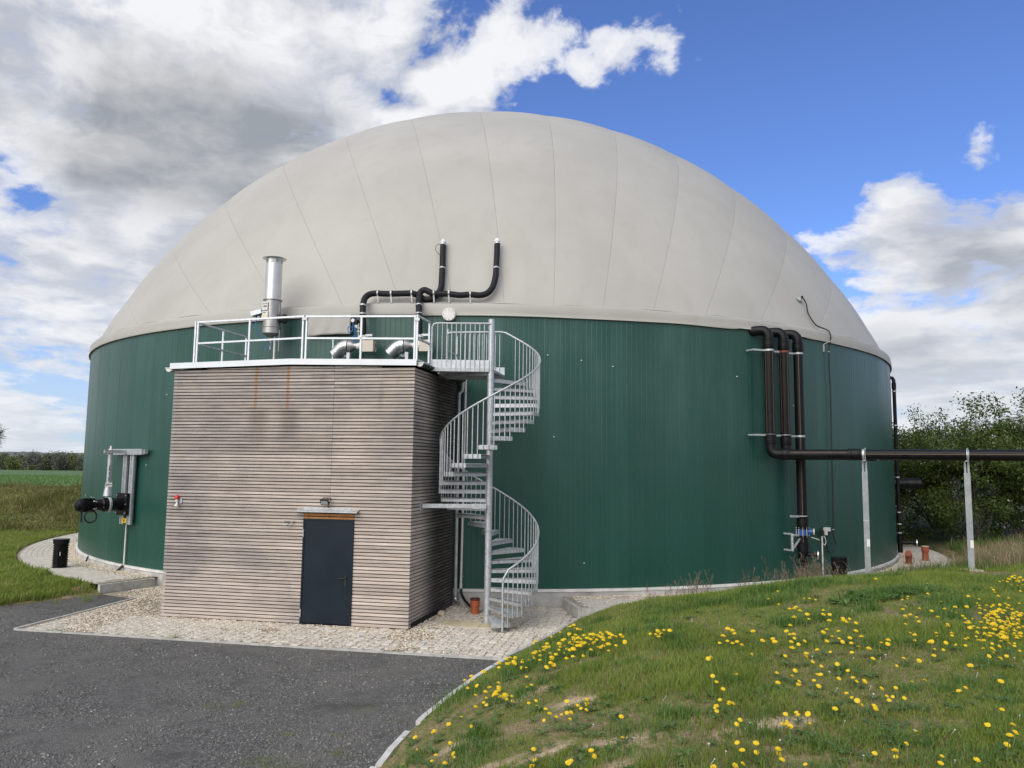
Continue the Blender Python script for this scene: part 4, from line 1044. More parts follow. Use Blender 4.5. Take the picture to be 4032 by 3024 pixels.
# right side panel, short, beside the stair landing
RQ = lambda q, z: RP(q+.08, -.0, z)
for q in (.0, .72): post(RQ(q, 5.25), RQ(q, 6.198))
rbar(RQ(-.02, 6.22), RQ(.742, 6.22)); rbar(RQ(.02, 5.752), RQ(.70, 5.752)); rbar(RQ(.02, 5.31), RQ(.70, 5.31))
RB = lambda q, z: RP(q, -.0, z)
for q in (2.02, 2.72): post(RB(q, 5.25), RB(q, 6.238))
rbar(RB(2.0, 6.26), RB(2.74, 6.26)); rbar(RB(2.04, 5.78), RB(2.70, 5.78))

# ================================================================== FLARE STACK
fs = thing('gas_flare_stack', 'stainless steel flare stack with a wide rim, on the hut roof near the left railing', 'flare stack', (-5.89, 18.78, 5.3))
FX, FY = -5.90, 18.78
MB().lathe((FX, FY, 0), (0, 0, 1), [(.196, 7.172), (.196, 8.205), (.19, 8.205), (.19, 7.175)], 36).build('upper_tube', M_steel, fs)
ub = MB().lathe((FX, FY, 0), (0, 0, 1), [(.12, 6.27), (.15, 6.30), (.215, 6.335), (.215, 6.48), (.203, 6.485), (.203, 7.15), (.19, 7.16)], 36).build('lower_body', M_steel_dull, fs)
MB().lathe((FX, FY, 0), (0, 0, 1), [(.197, 8.195), (.285, 8.203), (.287, 8.213), (.197, 8.218)], 40).build('rim_disc', M_steel, fs)
for z in (7.155, 6.482): MB().lathe((FX, FY, z), (0, 0, 1), [(.19, 0), (.232, .001), (.232, .016), (.19, .017)], 36).build('flange', M_steel_dull, fs)
for az in range(0, 360, 40):
    for k in range(3):
        z = 8.155-.030*k; v_ = MB()
        for j in range(3):
            t = R_(az-90+j*8-8); d = np.array([math.cos(t), math.sin(t), 0]); e = np.array([-d[1], d[0], 0]); v_.obox((FX+d[0]*.196, FY+d[1]*.196, z), e, d, (0, 0, 1), .014, .003, .006)
        v_.build('vent_slot', M_ink, fs, 0)
MB().tube([(-5.81, 18.78, 5.25), (-5.81, 18.78, 6.29)], .024, 10).build('leg', M_white, fs)
MB().tube([(-5.92, 18.84, 5.95), (-5.92, 18.84, 6.29)], .03, 8).build('gas_inlet', M_steel_dull, fs)
MB().cyl((-5.68, 18.70, 5.9), (-5.68, 18.70, 6.42), .014, 8).build('drain_tap', M_steel_dull, fs)
MB().lathe((-5.70, 18.76, 6.70), (1, -.25, 0), [(.09, 0), (.09, .10), (.118, .10), (.118, .15), (.06, .17)], 20).build('blower_inlet', M_ink, fs)
MB().tube([(-5.70, 18.66, 6.80), (-5.675, 18.64, 6.95), (-5.675, 18.64, 7.05)], .012, 6).build('ignition_lead', M_steel_dull, fs)
jb = MB(); jb.obox((-6.235, 18.70, 6.83), unit([1, -.1, .28]), unit([.1, 1, 0]), unit([-.28, 0, 1]), .135, .10, .055); jo = jb.build('control_box', M_alu, fs, 0)
for x in (-6.24, -6.15): MB().cyl((x, 18.66, 6.70), (x, 18.66, 6.79), .016, 8).build('cable_gland', M_ink, jo)
def plate(c, nrm, hw, hh, M, name, parent, marks=()):
    nrm = unit(nrm); x = unit(np.cross((0, 0, 1), nrm)); o = MB().obox(np.asarray(c, float), x, nrm, (0, 0, 1), hw, .003, hh).build(name, M, parent, 0)
    for (u, v, a, b_, MM, nm) in marks: 
        mk = MB().obox(np.asarray(c, float)+x*u+nrm*.0045+np.array([0, 0, v]), x, nrm, (0, 0, 1), a, .0012, b_)
        k = mk.build(nm, MM, o, 0)
    return o
def pl_on(xo, z, hw, hh, marks):
    # notice plates face the yard, on the lower body
    c = np.array([FX+xo, FY-.207, z]); return plate(c, (-.28, -1, 0), hw, hh, M_white, 'notice_plate', ub, marks)
pl_on(-.115, 6.985, .070, .105, [(-.03, .055, .015, .015, M_ink, 'pictogram'), (.03, .055, .015, .015, M_ink, 'pictogram'), (-.035, -.005, .014, .014, M_ink, 'pictogram'), (0, -.005, .015, .018, M_ink, 'pictogram'), (.036, -.005, .014, .014, M_ink, 'pictogram'), (0, -.068, .032, .022, M_steel_dull, 'pictogram')])
pl_on(-.110, 6.775, .078, .085, [(-.02, .055, .045, .004, M_ink, 'text_line'), (-.02, .035, .04, .004, M_ink, 'text_line'), (-.03, -.03, .024, .022, M_yellow, 'pictogram'), (.035, -.03, .020, .022, M_steel_dull, 'pictogram')])
MB().tube(bez([(-6.235, 18.64, 6.72), (-6.235, 18.64, 6.45), (-6.15, 18.66, 6.25), (-5.95, 18.7, 6.17), (-5.90, 18.72, 6.05), (-6.0, 18.7, 5.92), (-6.08, 18.7, 5.98), (-6.02, 18.72, 6.10)], 5), .010, 6).build('air_hose', M_bluehose, fs)

# ================================================================== SUPPORT AIR BLOWERS
def smooth_lathe_path(b, pts, r, n=18): b.tube(pts, r, n); return b
def blower(dx, label, hose_pts, name='air_blower'):
    # dx: offset from the left blower along the tank wall, built at its own azimuth
    c0 = np.array([-3.56, 18.262, 5.975]); az = az_of(c0); az2 = az+dx
    c = tp(az2, .40, 5.975); rd = radial(c); tg = tang(c); up = np.array([0, 0, 1.0])
    if tg[0] < 0: tg = -tg
    root = thing(name, label, 'blower', c+np.array([0, 0, -.35]), 'blowers on the hut roof')
    Q = lambda u, v, w_: c+tg*u-rd*v*0+rd*v+up*w_
    MB().obox(Q(.165, 0, -.005), tg, rd, up, .135, .105, .135).build('motor_box', M_cream, root, 0)
    MB().lathe(Q(-.16, 0, .0), tg, [(.075, 0), (.078, .10), (.115, .11), (.115, .20), (.09, .21)], 20).build('fan_housing', M_white, root)
    MB().lathe(Q(-.335, 0, .005), tg, [(.168, 0), (.168, .012), (.085, .13), (.080, .20)], 28).build('reducer', M_steel_dull, root)
    MB().lathe(Q(-.345, 0, .005), tg, [(.174, 0), (.177, .004), (.177, .016), (.172, .02)], 28).build('clamp_band', M_ink, root)
    # elbow in lobster-back segments
    el = MB(); cen = [Q(-.345, 0, .005), Q(-.43, 0, .0), Q(-.51, 0, -.035), Q(-.57, 0, -.09), Q(-.645, 0, -.165), Q(-.685, 0, -.205)]
    el.tube(cen, .164, 28, False); eo = el.build('intake_elbow', M_duct, root, 20)
    for k in (1, 2, 3, 4): 
        d = unit(cen[min(k+1, 5)]-cen[k-1]); MB().lathe(cen[k]-d*.005, d, [(.164, 0), (.168, .003), (.168, .007), (.164, .01)], 28).build('seam_bead', M_duct, eo)
    d = unit(cen[5]-cen[4]); MB().lathe(cen[5]-d*.03, d, [(.162, 0), (.02, .001)], 24).build('intake_mesh', M_ink, eo)
    for k, (a_, b_) in enumerate(((-.42, .14), (-.29, .12))): MB().obox(Q(a_, -.06, b_), unit(tg*1), unit(-rd*.5+up), unit(rd+up*.5), .026, .003, .03).build('sticker', M_white, root, 0)
    lb = MB(); lb.bar(Q(-.47, -.05, -.215), Q(-.20, .30, -.285), .05, .05); lb.obox(Q(-.19, .36, -.29), tg, rd, up, .035, .05, .085); lb.build('wall_bracket', M_galv, root, 0)
    MB().cyl(Q(-.30, .05, -.33), Q(-.30, .05, -.15), .02, 8).build('drain_pipe', M_galv, root)
    MB().tube(bez([Q(.31, 0, .07), Q(.34, .02, .0), Q(.33, .04, -.12), Q(.36, .05, -.25), Q(.34, .06, -.36)], 4), .008, 5).build('cable', M_ink, root)
    MB().cyl(Q(.325, 0, -.14), Q(.325, 0, -.03), .018, 8).build('cable_gland', M_white, root)
    pf = MB(); pf.lathe(Q(0, 0, .10), up, [(.05, 0), (.05, .10), (.115, .10), (.115, .12), (.115, .145), (.078, .147), (.078, .16)], 22); pf.build('outlet_flange', M_white, root)
    bc = MB().bar(Q(.06, .02, .255), Q(.26, .05, .255), .05, .03, up).build('clamp_arm', M_galv, root, 0)
    return c, tg, rd
def hose(label, path, r, name='air_hose', clamps=(), bands=(), tip=None):
    p = bez(path, 6); root = thing(name, label, 'hose', path[0], 'black membrane hoses')
    # ribbed: slightly alternating radius
    MB().tube(p, [r*(1.0+.012*((i % 2)*2-1)) for i in range(len(p))], 16).build('hose', M_rubber, root, 60)
    for q, d in bands: MB().lathe(np.asarray(q)-unit(d)*.02, d, [(r*1.02, 0), (r*1.10, .002), (r*1.10, .038), (r*1.02, .04)], 20).build('clamp_ring', M_galv, root)
    for q in clamps:
        q = np.asarray(q); rd = radial(q); tg = tang(q)
        b = MB(); arc = [q+(-rd*0+rd*math.cos(t)+np.array([0, 0, 1])*math.sin(t))*(r*1.06) for t in np.arange(-1.2, 2.9, .3)]
        b2 = [q+(rd*math.cos(t)+np.array([0, 0, 1.0])*math.sin(t))*(r*1.08) for t in np.arange(-.9, 2.2, .25)]
        for u, v in zip(b2[:-1], b2[1:]): b.bar(u, v, .006, .036, unit(np.cross(v-u, tg)))
        b.bar(b2[0], q+rd*(.03)+np.array([0, 0, -.235])+tg*.012, .034, .006, tg)
        b.build('strap', M_galv, root, 30)
    if tip is not None:
        q, d = tip; d = unit(d)
        MB().lathe(q, d, [(r*.98, -.02), (r*.98, .07), (r*.7, .12), (r*.3, .14)], 18).build('membrane_nozzle', M_white, root)
        MB().lathe(q, d, [(r*1.05, -.07), (r*1.08, -.068), (r*1.08, -.02), (r*1.05, -.018)], 18).build('clamp_ring', M_steel, root)
    return root
bA = blower(0, 'left air blower with a silver downturned duct elbow, on the hut roof behind the railing', None)
bB = blower(az_of((-2.205, 18.083))-az_of((-3.56, 18.262)), 'right air blower with a silver downturned duct elbow, at the roof corner by the stair', None)
HR_ = .075
h1 = [(-3.556, 18.262, 6.22), (-3.560, 18.262, 6.5), (-3.585, 18.29, 6.80), (-3.60, 18.40, 7.03), (-3.585, 18.52, 7.20), (-3.50, 18.62, 7.31), (-3.36, 18.65, 7.345), (-3.194, 18.63, 7.335), (-2.963, 18.592, 7.325), (-2.62, 18.545, 7.33), (-2.455, 18.53, 7.325), (-2.33, 18.56, 7.30), (-2.24, 18.575, 7.25), (-2.157, 18.555, 7.195), (-2.02, 18.535, 7.19), (-1.89, 18.555, 7.27), (-1.80, 18.604, 7.40), (-1.760, 18.667, 7.55), (-1.765, 18.842, 7.884), (-1.771, 18.983, 8.153), (-1.785, 19.14, 8.44), (-1.795, 19.30, 8.73), (-1.798, 19.345, 8.81)]
hose('black hose from the left blower, rising to the left nozzle on the dome', h1, HR_, 'air_hose', [(-3.289, 18.62, 7.339), (-2.958, 18.575, 7.331), (-2.451, 18.50, 7.33)], [((-3.583, 18.285, 6.77), (0, 0, 1)), ((-3.602, 18.37, 6.98), (0, .3, 1)), ((-1.768, 18.93, 8.05), (0, .5, 1))], ((-1.798, 19.345, 8.81), (0, .52, 1)))
h2 = [(-2.198, 18.083, 6.22), (-2.200, 18.083, 6.5), (-2.22, 18.12, 6.78), (-2.25, 18.30, 7.02), (-2.265, 18.44, 7.22), (-2.245, 18.50, 7.35), (-2.155, 18.515, 7.415), (-2.045, 18.50, 7.372), (-1.921, 18.475, 7.312), (-1.697, 18.47, 7.312), (-1.547, 18.455, 7.308), (-1.279, 18.43, 7.277), (-1.042, 18.43, 7.296), (-.79, 18.44, 7.285), (-.614, 18.50, 7.36), (-.50, 18.58, 7.53), (-.44, 18.71, 7.80), (-.426, 18.85, 8.06), (-.420, 19.04, 8.424), (-.419, 19.22, 8.74), (-.416, 19.27, 8.83)]
hose('black hose from the right blower, rising to the right nozzle on the dome', h2, HR_, 'air_hose', [(-1.912, 18.46, 7.326), (-1.548, 18.44, 7.325), (-1.034, 18.425, 7.305)], [((-2.218, 18.115, 6.76), (0, 0, 1)), ((-2.245, 18.27, 6.98), (0, .4, 1)), ((-.424, 18.85, 8.05), (0, .5, 1))], ((-.416, 19.27, 8.83), (0, .52, 1)))
MB_ = MB().tube(bez([(-1.86, 19.25, 8.78), (-1.95, 19.2, 8.72), (-1.96, 19.1, 8.58), (-1.88, 19.05, 8.46), (-1.83, 19.0, 8.4)], 4), .007, 5)
single(MB_, 'pressure_tube', M_ink, 'thin dark tube looping beside the left dome nozzle', 'tube')
# canvas flap below the rim
fp = MB(); na, nz_ = 28, 10
for j in range(nz_+1):
    for i in range(na+1):
        u = i/na; v_ = j/nz_; az = az_of((-5.041, 18.926))+(az_of((-3.906, 18.652))-az_of((-5.041, 18.926)))*(.02*math.sin(v_*3.1)+u*(1-.04*math.sin(v_*3.1)))
        sag = .02*math.sin(math.pi*u)*v_; fold = .022*math.sin(u*17+v_*2.5)*v_*(1-.5*u)
        fp.v.append(tuple(tp(az, .125+fold+.02*v_, 6.81-(.49+(.035*(1-u)))*v_+sag)))
for j in range(nz_):
    for i in range(na): a = j*(na+1)+i; fp.f.append((a, a+1, a+na+2, a+na+1)); fp.m.append(0)
fo = single(fp, 'canvas_flap', M_memb, 'pale grey membrane flap hanging from the rim above the railing, left of the blowers', 'flap', smooth=60)
so = fo.modifiers.new('thick', 'SOLIDIFY'); so.thickness = .006
# pressure gauge group with blue air lines
gg = thing('pressure_gauge', 'small round gauge on black fittings with looped blue air lines beside the flap', 'gauge', (-3.80, 18.44, 6.15))
MB().cyl((-3.845, 18.40, 6.625), (-3.815, 18.47, 6.625), .045, 14).build('dial', M_white, gg)
MB().cyl((-3.81, 18.43, 6.60), (-3.76, 18.56, 6.60), .07, 14).build('body', M_ink, gg)
MB().tube([(-3.70, 18.43, 6.56), (-3.70, 18.43, 6.23)], .013, 7).build('pipe', M_galv, gg)
for z in (6.44, 6.36): MB().obox((-3.70, 18.42, z), (1, 0, 0), (0, 1, 0), (0, 0, 1), .032, .018, .012).build('valve', M_steel_dull, gg, 0)
MB().obox((-3.755, 18.43, 6.48), (1, 0, 0), (0, 1, 0), (0, 0, 1), .035, .03, .035).build('fitting', M_steel_dull, gg, 0)
MB().tube(bez([(-3.83, 18.40, 6.58), (-3.835, 18.40, 6.42), (-3.87, 18.40, 6.33), (-3.93, 18.40, 6.34), (-3.95, 18.40, 6.42), (-3.91, 18.40, 6.48), (-3.85, 18.40, 6.45), (-3.83, 18.40, 6.36)], 5), .011, 6).build('air_line', M_bluehose, gg)
MB().tube(bez([(-3.78, 18.40, 6.46), (-3.775, 18.40, 6.28), (-3.74, 18.40, 6.18), (-3.78, 18.40, 6.10), (-3.83, 18.40, 6.18), (-3.80, 18.40, 6.25), (-3.75, 18.40, 6.20), (-3.745, 18.40, 6.05)], 5), .011, 6).build('air_line', M_bluehose, gg)
st_ = MB().cyl((-4.263, 18.3, 5.28), (-4.268, 18.3, 6.13), .020, 10); st_.lathe((-4.268, 18.3, 6.09), (0, 0, 1), [(.021, 0), (.034, .001), (.034, .014), (.021, .016)], 10)
single(st_, 'pipe_stub', M_alu, 'thin upright metal pipe behind the railing, left of the blowers', 'pipe')

# ================================================================== GAS PIPES ON THE RIGHT
PR = .122
PX = [np.array([6.62, 19.868]), np.array([7.095, 20.122]), np.array([7.57, 20.402])]
HD = unit([4.8, -2.47, 0]); HZ = 3.575
GP = 'black gas pipes with orange stripes'
def stripe(root, a, b, off, name='stripe'):
    a = np.asarray(a, float)+off; b = np.asarray(b, float)+off; d = unit(b-a); nrm = unit(off)
    MB().obox((a+b)/2, np.cross(nrm, d), nrm, d, .0034, .0015, np.linalg.norm(b-a)/2).build(name, M_stripe, root, 0)
def vert_pipe(i, zlow, label, extra=None):
    x, y = PX[i]; root = thing('gas_pipe', label, 'pipe', (x, y, zlow), GP)
    rd = radial((x, y, 0)); top = 6.775-.02*i
    MB().tube([(x, y, zlow), (x, y, 6.40)], PR, 20).build('pipe', M_black, root)
    MB().lathe((x, y, 6.30), (0, 0, 1), [(PR, 0), (.142, .004), (.146, .02), (.146, .055), (.138, .062), (.138, .075), (.146, .082), (.146, .19), (.138, .196), (.138, .208), (.144, .214), (.144, .235), (PR*1.06, .24)], 24).build('coupling', M_black, root)
    c = np.array([x, y, 6.60]); el = bez([c-[0, 0, .06], c, c+np.array([0, 0, .085])-rd*.03, c+np.array([0, 0, .155])-rd*.10, c+np.array([0, 0, .178])-rd*.20, c+np.array([0, 0, .180])-rd*.46], 4)
    # the elbow turns sideways along the wall before entering it
    side = -tang((x, y, 0)); side = side if side[0] < 0 else -side
    dr = unit(side*.62-rd)
    el = bez([c-[0, 0, .06], c, c+np.array([0, 0, .085])+dr*.03, c+np.array([0, 0, .155])+dr*.10, c+np.array([0, 0, .178])+dr*.20, c+np.array([0, 0, .180])+dr*.47], 4)
    MB().tube(el, .128, 20).build('elbow', M_black, root, 50)
    t1 = unit(np.cross((0, 0, 1), rd))
    for a in ((.62, -.62) if i < 2 else (.08,)):
        d = unit(rd*math.cos(a)+t1*math.sin(a)); d = unit(np.array([EYE[0]-x, EYE[1]-y, 0])); e = np.array([-d[1], d[0], 0])
        off = (d*math.cos(a*1.25)+e*math.sin(a*1.25))*PR; stripe(root, (x, y, zlow+.25), (x, y, 6.30), off)
    for k, z in enumerate((6.245, 4.06)):
        c_ = np.array([x, y, z]); tgt = tang((x, y, 0)); tgt = tgt if tgt[0] < 0 else -tgt
        MB().lathe(c_-[0, 0, .024], (0, 0, 1), [(PR, 0), (PR+.008, .001), (PR+.008, .047), (PR, .048)], 24).build('pipe_clamp', M_rust if (i == 1 and k == 0) else M_galv, root)
        w_ = tp(az_of(c_)-.8, .0, z); p0 = c_-rd*.05+tgt*.10; p1 = p0+tgt*(.34 if i == 0 else .26)-rd*.05
        b = MB().bar(p0, p1, .045, .05, (0, 0, 1)); b.bar(p1, p1-rd*.22, .04, .045, (0, 0, 1)); b.build('wall_bracket', M_galv, root, 0)
    return root
def coupling(p, d, root, r=PR, L=.25):
    d = unit(d); MB().lathe(np.asarray(p)-d*L/2, d, [(r, 0), (r+.018, .004), (r+.022, .02), (r+.022, L*.22), (r+.014, L*.25), (r+.014, L*.31), (r+.022, L*.34), (r+.022, L*.80), (r+.014, L*.83), (r+.014, L*.87), (r+.02, L*.9), (r+.02, L*.98), (r, L)], 24).build('coupling', M_black, root)
def run_out(i, root, dz, back):
    x, y = PX[i]; c = np.array([x, y, HZ+dz])
    el = bez([c+[0, 0, .36], c+[0, 0, .22], c+np.array([0, 0, .09])+HD*.02, c+np.array([0, 0, .02])+HD*.09, c+HD*.22, c+HD*.36], 4)
    MB().tube(el, .130, 20).build('elbow', M_black, root, 50)
    coupling(c+[0, 0, .38], (0, 0, 1), root); coupling(c+HD*.34, HD, root, PR, .22)
    end = c+HD*9.6
    MB().tube([c+HD*.3, end], PR, 20).build('pipe', M_black, root)
    coupling(c+HD*1.95, HD, root, PR, .30)
    fr = unit(np.cross(HD, (0, 0, 1))); fr = fr if fr[1] < 0 else -fr
    off = (fr*math.cos(.42)+np.array([0, 0, 1])*math.sin(.42))*PR; off2 = (fr*math.cos(.05)+np.array([0, 0, 1])*math.sin(.05))*PR
    stripe(root, c+HD*.5, c+HD*1.8, off); stripe(root, c+HD*2.1, end, off2)
    for k in (2.12, 4.30, 6.9): MB().lathe(c+HD*k, HD, [(PR, 0), (PR+.010, .001), (PR+.010, .05), (PR, .051)], 24).build('pipe_clamp', M_galv, root)
g1 = vert_pipe(0, HZ+.30, 'front gas pipe: leftmost riser on the right tank wall, bending into the long horizontal run'); run_out(0, g1, 0, False)
g2 = vert_pipe(1, HZ+.30, 'middle riser on the right tank wall, its horizontal run hidden behind the front pipe'); run_out(1, g2, -.01, True)
g3 = vert_pipe(2, .82, 'rightmost gas riser running down past the horizontal pipes to a blue valve')
x, y = PX[2]; rd = radial((x, y, 0)); tg_ = tang((x, y, 0)); tg_ = tg_ if tg_[0] > 0 else -tg_
coupling((x, y, 1.83), (0, 0, 1), g3, PR, .32)
vv = MB().lathe((x, y, 1.50), (0, 0, 1), [(.155, 0), (.155, .02), (.150, .022), (.150, .15), (.155, .152), (.155, .17)], 28).build('valve', M_blue, g3)
for z in (1.485, 1.672): MB().lathe((x, y, z), (0, 0, 1), [(.12, 0), (.178, .001), (.178, .020), (.12, .021)], 28).build('flange', M_black, g3)
for k in range(10):
    t = 2*math.pi*k/10; MB().cyl((x+.165*math.cos(t), y+.165*math.sin(t), 1.47), (x+.165*math.cos(t), y+.165*math.sin(t), 1.71), .009, 6).build('flange_bolt', M_steel, vv)
ac = unit(tg_*.75-rd*0+np.array([.1, -.66, 0]))
act = MB().cyl((x, y, 1.60)+ac*.12, (x, y, 1.60)+ac*.26, .085, 16).build('actuator', M_blue, vv)
MB().cyl((x, y, 1.60)+ac*.255, (x, y, 1.60)+ac*.285, .082, 20).build('actuator_cap', M_brass, vv)
MB().tube([(x, y, 1.46)+ac*.2, (x, y, 1.42)+ac*.34, (x, y, 1.40)+ac*.40], .012, 6).build('lever', M_steel_dull, vv)
coupling((x, y, 1.20), (0, 0, 1), g3, PR, .26)
MB().lathe((x, y, .74), (0, 0, 1), [(PR, 0), (PR, .14)], 20).build('pipe_end', M_black, g3)
br = MB().cyl((x, y, 1.02)+ac*.08, (x, y, 1.02)+ac*.34, .058, 16).build('branch', M_black, g3)
bfl = MB().cyl((x, y, 1.02)+ac*.34, (x, y, 1.02)+ac*.37, .118, 24).build('blind_flange', M_steel, br)
MB().cyl((x, y, 1.02)+ac*.325, (x, y, 1.02)+ac*.342, .118, 24).build('flange_ring', M_black, br)
tb = MB(); s_ = -tg_; p = np.array([x, y, 0])-rd*.0
tb.bar(p+s_*.05+[0, 0, 1.505], p+s_*.43+[0, 0, 1.53], .05, .05, (0, 0, 1)); tb.bar(p+s_*.42+[0, 0, 1.56], p+s_*.42+[0, 0, 1.12], .05, .05); tb.bar(p+s_*.40+[0, 0, 1.17], p+s_*.06+[0, 0, 1.47], .04, .04)
tb.bar(p+s_*.42+[0, 0, 1.55], p+s_*.42-rd*.25+[0, 0, 1.55], .04, .04); tb.bar(p+s_*.42+[0, 0, 1.14], p+s_*.42-rd*.25+[0, 0, 1.14], .04, .04)
tb.build('wall_bracket', M_galv, g3, 0)
tb = MB().bar(p+s_*.0+[0, 0, 1.985], p+s_*.45+[0, 0, 2.0], .05, .05, (0, 0, 1)); tb.lathe((x, y, 1.965), (0, 0, 1), [(PR, 0), (PR+.01, .001), (PR+.01, .045), (PR, .046)], 20); tb.build('pipe_clamp', M_galv, g3, 20)

# pipe supports in the grass
def support(k, label, foot, grp='posts carrying the gas pipes'):
    c = np.array([PX[0][0], PX[0][1], 0])+HD*k; zg = foot
    perp = np.array([-HD[1], HD[0], 0]); perp = perp if perp[1] > 0 else -perp
    c = c+perp*.06
    root = thing('pipe_support', label, 'post', (c[0], c[1], zg), grp)
    MB().bar((c[0], c[1], zg-.4), (c[0], c[1], 3.16), .126, .126, HD).build('outer_post', M_galv_dull, root, 0)
    for s in (-.034, .034): MB().bar(np.array([c[0], c[1], 3.0])+HD*s, np.array([c[0], c[1], 3.42])+HD*s, .042, .07, HD).build('inner_channel', M_galv_dull, root, 0)
    MB().bar(np.array([c[0], c[1], 3.432])-perp*.20, np.array([c[0], c[1], 3.432])+perp*.75, .06, .03, HD).build('cross_arm', M_galv_dull, root, 0)
    for s in (-.19, .16): MB().cyl(np.array([c[0], c[1], 3.42])+perp*s+HD*.03, np.array([c[0], c[1], 3.735])+perp*s+HD*.03, .010, 6).build('clamp_bolt', M_galv_dull, root)
    e = unit(np.array([EYE[0]-c[0], EYE[1]-c[1], 0])); fa = -perp if np.dot(e, -perp) > np.dot(e, HD) else HD
    plate(np.array([c[0], c[1], 0])-perp*.066+HD*.030+[0, 0, zg+.66 if k > 3 else zg+1.02], -perp, .032, .085, M_white, 'label_plate', root)
    MB().obox(np.array([c[0], c[1], zg+1.55]), HD, perp, (0, 0, 1), 0.066, 0.066, .006).build('strap', M_alu, root, 0) if k < 3 else None
    return root, c
support(2.16, 'galvanised post carrying the gas pipes, its foot hidden in grass in front of the tank', .45)
s2, c2 = support(4.30, 'galvanised post carrying the gas pipes, with a round footing plate on the lawn', .90)
MB().lathe((c2[0], c2[1], .945), (0, 0, 1), [(.23, 0), (.245, .008), (.245, .032), (.235, .04)], 32).build('footing_plate', M_slab, s2)
support(7.2, 'galvanised post carrying the gas pipes, right of the picture edge', .95)

# sensor cable on the membrane
sc_ = thing('membrane_sensor', 'round clear sensor cap on the right of the dome with a black cable trailing down', 'sensor', (8.28, 21.94, 7.98))
nrm_ = unit([.42, -.62, .55]); MB().lathe((8.235, 21.93, 8.06), nrm_, [(.10, -.02), (.10, .012), (.05, .03), (.04, .06)], 20).build('cap', M_glass, sc_)
MB().lathe((8.25, 21.92, 8.075), nrm_, [(.035, 0), (.03, .09)], 12).build('gland', M_ink, sc_)
cb = [(8.26, 21.88, 8.10), (8.33, 21.90, 8.06), (8.40, 21.88, 7.90), (8.37, 21.72, 7.64), (8.45, 21.64, 7.40), (8.60, 21.66, 7.24), (8.86, 21.70, 7.15), (8.93, 21.63, 7.06), (8.95, 21.60, 6.9), (8.93, 21.62, 6.75), (8.90, 21.645, 6.5), (8.905, 21.66, 6.0), (8.93, 21.68, 5.25), (8.91, 21.665, 4.15), (8.90, 21.655, 3.4), (8.88, 21.64, 1.9), (8.86, 21.625, 1.5), (8.89, 21.64, 1.33), (8.95, 21.68, 1.166), (8.875, 21.63, 1.01), (8.735, 21.52, .956), (8.62, 21.44, 1.03), (8.585, 21.41, 1.215), (8.583, 21.40, 1.42)]
MB().tube(bez(cb, 4), .019, 7).build('cable', M_ink, sc_, 60)
for q in ((8.90, 21.65, 6.49), (8.86, 21.62, 1.56)): MB().lathe(q, (0, 0, 1), [(.02, 0), (.032, .001), (.032, .02), (.02, .021)], 10).build('cable_clip', M_galv, sc_)
hk = MB().obox(tp(az_of((8.73, 21.61)), .02, 6.60), tang((8.73, 21.61, 0)), radial((8.73, 21.61, 0)), (0, 0, 1), .035, .008, .11); hk.tube([tp(az_of((8.73, 21.61)), .03, 6.71), tp(az_of((8.85, 21.65)), .2, 6.80)], .008, 5)
single(hk, 'rim_hook', M_galv, 'small metal strip with a hook under the rim beside the sensor cable', 'hook')
bx = thing('junction_box', 'small grey junction box with a cable loop, on the tank right of the blue valve', 'junction box', (8.50, 21.30, .4))
c_ = tp(az_of((8.56, 21.36)), .13, 1.545); MB().obox(c_, tang(c_), radial(c_), (0, 0, 1), .085, .055, .10).build('housing', M_white, bx, 0)
MB().obox(c_+radial(c_)*.06+[0, 0, -.05], tang(c_), radial(c_), (0, 0, 1), .06, .010, .05).build('switch_face', M_ink, bx, 0)
cc = tp(az_of((8.40, 21.25)), .10, 0); MB().tube([cc+[0, 0, .15], cc+[0, 0, 1.43]], .020, 8).build('conduit', M_white, bx)
MB().obox(cc+[0, 0, 1.50], tang(cc), radial(cc), (0, 0, 1), .05, .04, .07).build('socket', M_ink, bx, 0)
MB().tube(bez([cc+[.03, 0, 1.43], cc+[.08, 0, 1.38], cc+[.11, .02, 1.25], cc+[.07, .02, 1.18], cc+[.03, 0, 1.22]], 4), .010, 6).build('cable', M_white, bx)

# ================================================================== STIRRER ON THE LEFT
sr = thing('stirrer_unit', 'black stirrer motor on a grey lifting frame bolted to the left tank wall', 'stirrer', (-10.55, 21.8, 1.4))
A0 = az_of((-10.557, 21.843)); W0 = lambda dt, off, z: tp(A0, off, z)+tang(tp(A0, 0, 0))*dt
tg0 = tang(tp(A0, 0, 0)); tg0 = tg0 if tg0[0] > 0 else -tg0; rd0 = radial(tp(A0, 0, 0)); UP = np.array([0, 0, 1.0])
Wq = lambda dt, off, z: tp(A0, off, z)+tg0*dt
for dt in (-.12, .27): 
    b = MB(); b.bar(Wq(dt-.06, .10, 1.47), Wq(dt-.06, .10, 3.40), .06, .16, tg0); b.bar(Wq(dt+.03, .14, 1.47), Wq(dt+.03, .14, 3.40), .14, .05, tg0); b.build('guide_rail', M_galv, sr, 0)
MB().bar(Wq(-1.0, .20, 3.455), Wq(.86, .14, 3.455), .13, .16, rd0).build('cross_beam', M_galv, sr, 0)
MB().bar(Wq(-1.05, .12, 3.46), Wq(.92, .10, 3.46), .10, .12, rd0).build('cross_beam', M_galv, sr, 0)
MB().bar(Wq(.07, .02, 3.45), Wq(.0, .80, 3.45), .09, .09).build('support_arm', M_galv, sr, 0)
st = MB(); st.tube([Wq(-.02, .62, 3.44), Wq(-.02, .62, 2.62)], .062, 14); st.tube([Wq(-.02, .62, 2.62), Wq(-.02, .62, 2.25)], [.062, .125], 14); sto = st.build('support_tube', M_galv, sr)
